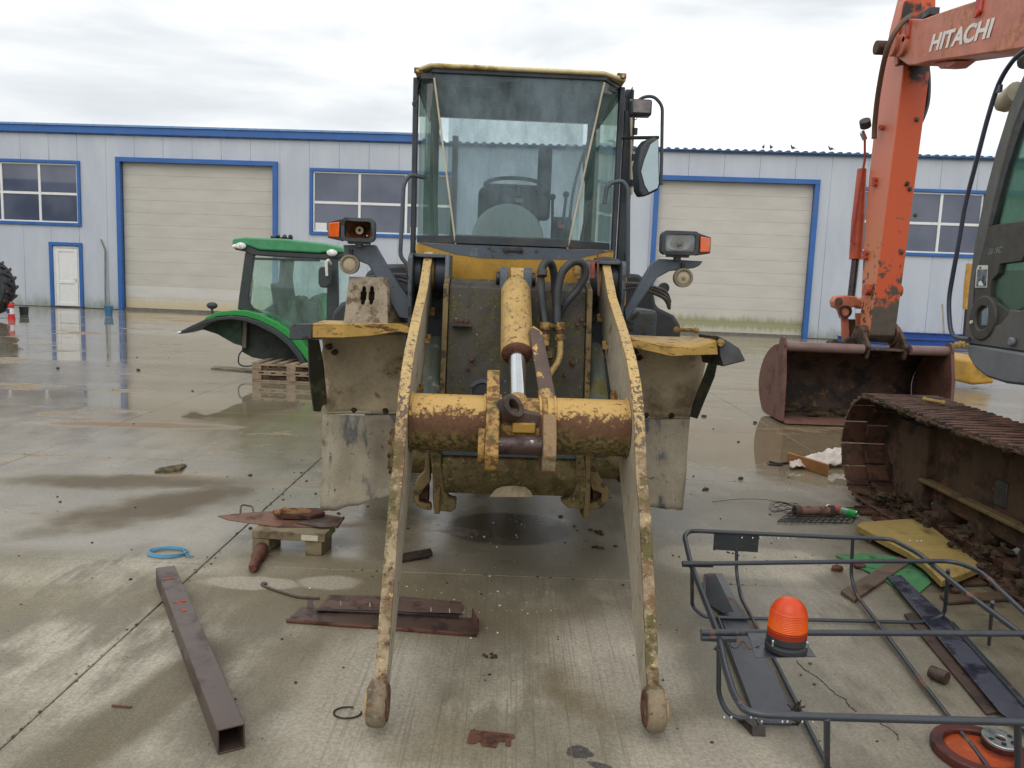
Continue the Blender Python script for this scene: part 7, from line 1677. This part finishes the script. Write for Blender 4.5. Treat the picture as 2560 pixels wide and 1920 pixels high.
mb = MB(); A_ = gr(1680, 1128, 0.01); u_ = gr(1840, 1128, 0.01) - A_; v_ = gr(1720, 1096, 0.01) - A_
for k in range(13): t_ = k / 12; mb.tube([A_ + u_ * t_ + Vector((0, 0, 0.004 * math.sin(k))), A_ + u_ * (t_ * .96) + v_], 0.004, 5)
for k in range(8): t_ = k / 7; mb.tube([A_ + v_ * t_, A_ + v_ * t_ + u_ * 0.98], 0.004, 5)
o = mb.rough(0.01, 9, 3).build('plastic_mesh', M['black']); tag(o, 'dark sagging plastic mesh on the ground under the rusty cylinder', 'mesh')
# orange board, cloth, tool in the puddle
a = gr(1700, 1002); b = gr(1788, 1030)
d = (b - a); o = MB().prism([a, b, b + Vector((0, 0, 0.11)), a + Vector((0, 0, 0.11))], (0.02, 0.045, 0)).build('orange_board', M['wood_orange'], None, bevel=0.004); tag(o, 'short orange-brown board on edge in the puddle beside the white cloth', 'board')
fc0 = gr(1710, 990, 0.05)
def cf(i, j):
    p_ = gr(1705 + 130 * i, 1016 - 30 * j * (0.3 + 0.7 * i) - 4 * i, 0.0)
    z = 0.04 + 0.12 * (i ** 0.8) * math.sin(j * math.pi) + 0.05 * mnoise.noise(Vector((i * 5, j * 3.5, 1))) + 0.03 * mnoise.noise(Vector((i * 14, j * 9, 4)))
    return (p_.x, p_.y, max(0.005, z))
o = MB().grid(cf, 36, 22).build('white_cloth', M['cloth'], None, solid=0.004); tag(o, 'crumpled white cloth lying behind the orange board near the track', 'cloth')
o = MB().tube(smooth_path([gr(1702, 1000, 0.01), gr(1680, 1001, 0.012), gr(1662, 997, 0.01), gr(1664, 1003, 0.01), gr(1690, 1004, 0.01)], 4), 0.010, 6).build('dark_hook', M['steel_dark']); tag(o, 'dark metal hook in the puddle at the left end of the orange board', 'hook')
# brake disc
c = gr(2118, 1622, 0.02); bd = thing('brake_drum', 'dark red and orange rusty brake drum with bright hub face, bottom right corner', 'brake drum', None)
bd.location = c
MB().ring((0, 0, -0.02), (0, 0, 1), 0.165, 0.12, 0.035, 48).build('rim', M['brake_rim'], bd, bevel=0.006)
MB().tube([(0, 0, -0.015), (0, 0, -0.005), (0, 0, 0.002)], [0.13, 0.12, 0.05], 40).build('dish', M['brake'], bd)
hc = gr(2160, 1600, 0.045) - c
hub = bpy.data.objects.new('hub_face', None); COL.objects.link(hub); hub.parent = bd
MB().ring(hc, (0.05, -0.1, 1), 0.062, 0.018, 0.012, 36).build('flange', plain('bright_steel', (176, 184, 182), 0.3, 0.8, sc=12, var=0.2), hub, bevel=0.002)
for k in range(6):
    a_ = rad(60 * k + 15); p_ = hc + Vector((0.042 * math.cos(a_), 0.042 * math.sin(a_), 0.011)); MB().cyl(p_, p_ + Vector((0, 0, 0.003)), 0.009, 12).build('bolt_hole', M['oil'], hub)
MB().tube([hc + Vector((0, 0, -0.06)), hc], 0.06, 24).build('hub_neck', M['brake_rim'], bd)

# rain drops hanging from the rails of the rack
mb = MB()
for x, y in [(1560 + 14 * k + rngs.random() * 9, 0) for k in range(34)]:
    if rngs.random() < 0.45:
        c = G(x, 1549 if x > 1640 else 1540); mb.ball(c - Vector((0, 0, 0.015)), 0.0035, 0.0035, 0.005, 6, 5)
    if rngs.random() < 0.4:
        c = G(x - 20, 1153 + (x - 1500) * 0.02); mb.ball(c - Vector((0, 0, 0.016)), 0.004, 0.004, 0.006, 6, 5)
o = mb.build('rain_drops', plain('water_drop', (220, 226, 230), 0.05, 0.6, grain=0), rk); o['kind'] = 'stuff'

# hairline crack in the concrete under the rack, and grit gathered in the joints
Zc = lambda x, y, z=0.0005: gr((1660 + x * .434) * .864, (1200 + y * .434) * .864, z)
for path in ([(760, 1040), (800, 1085), (822, 1100), (860, 1122), (905, 1152), (950, 1200), (1000, 1240), (1042, 1262), (1066, 1302), (1112, 1335)], [(1240, 1400), (1290, 1425), (1340, 1465), (1350, 1500)]):
    pts = smooth_path([Zc(*q) for q in path], 6); pts = [p_ + Vector((rngs.gauss(0, .0025), rngs.gauss(0, .0025), 0)) for p_ in pts]
    MB().tube(pts, [0.0008 + 0.0012 * rngs.random() for _ in pts], 5).build('crack', M['oil'], g)
mb = MB()
for k in range(420):
    if rngs.random() < 0.6: x_, y_ = -1.70 + rngs.gauss(0, 0.012), 2.4 + 6 * rngs.random()
    else: x_, y_ = -4.5 + 8 * rngs.random(), rngs.choice([4.35, 6.8]) + rngs.gauss(0, 0.012)
    r_ = 0.0015 + 0.006 * rngs.random() ** 3
    mb.ball((x_, y_, 0), r_, r_ * 1.4, r_ * 0.5, 6, 4, 0.6, 60)
o = mb.build('joint_grit', gd, None, flat=True); o['kind'] = 'stuff'; o['label'] = 'dark grit collected along the joints of the concrete slabs'; o['category'] = 'grit'
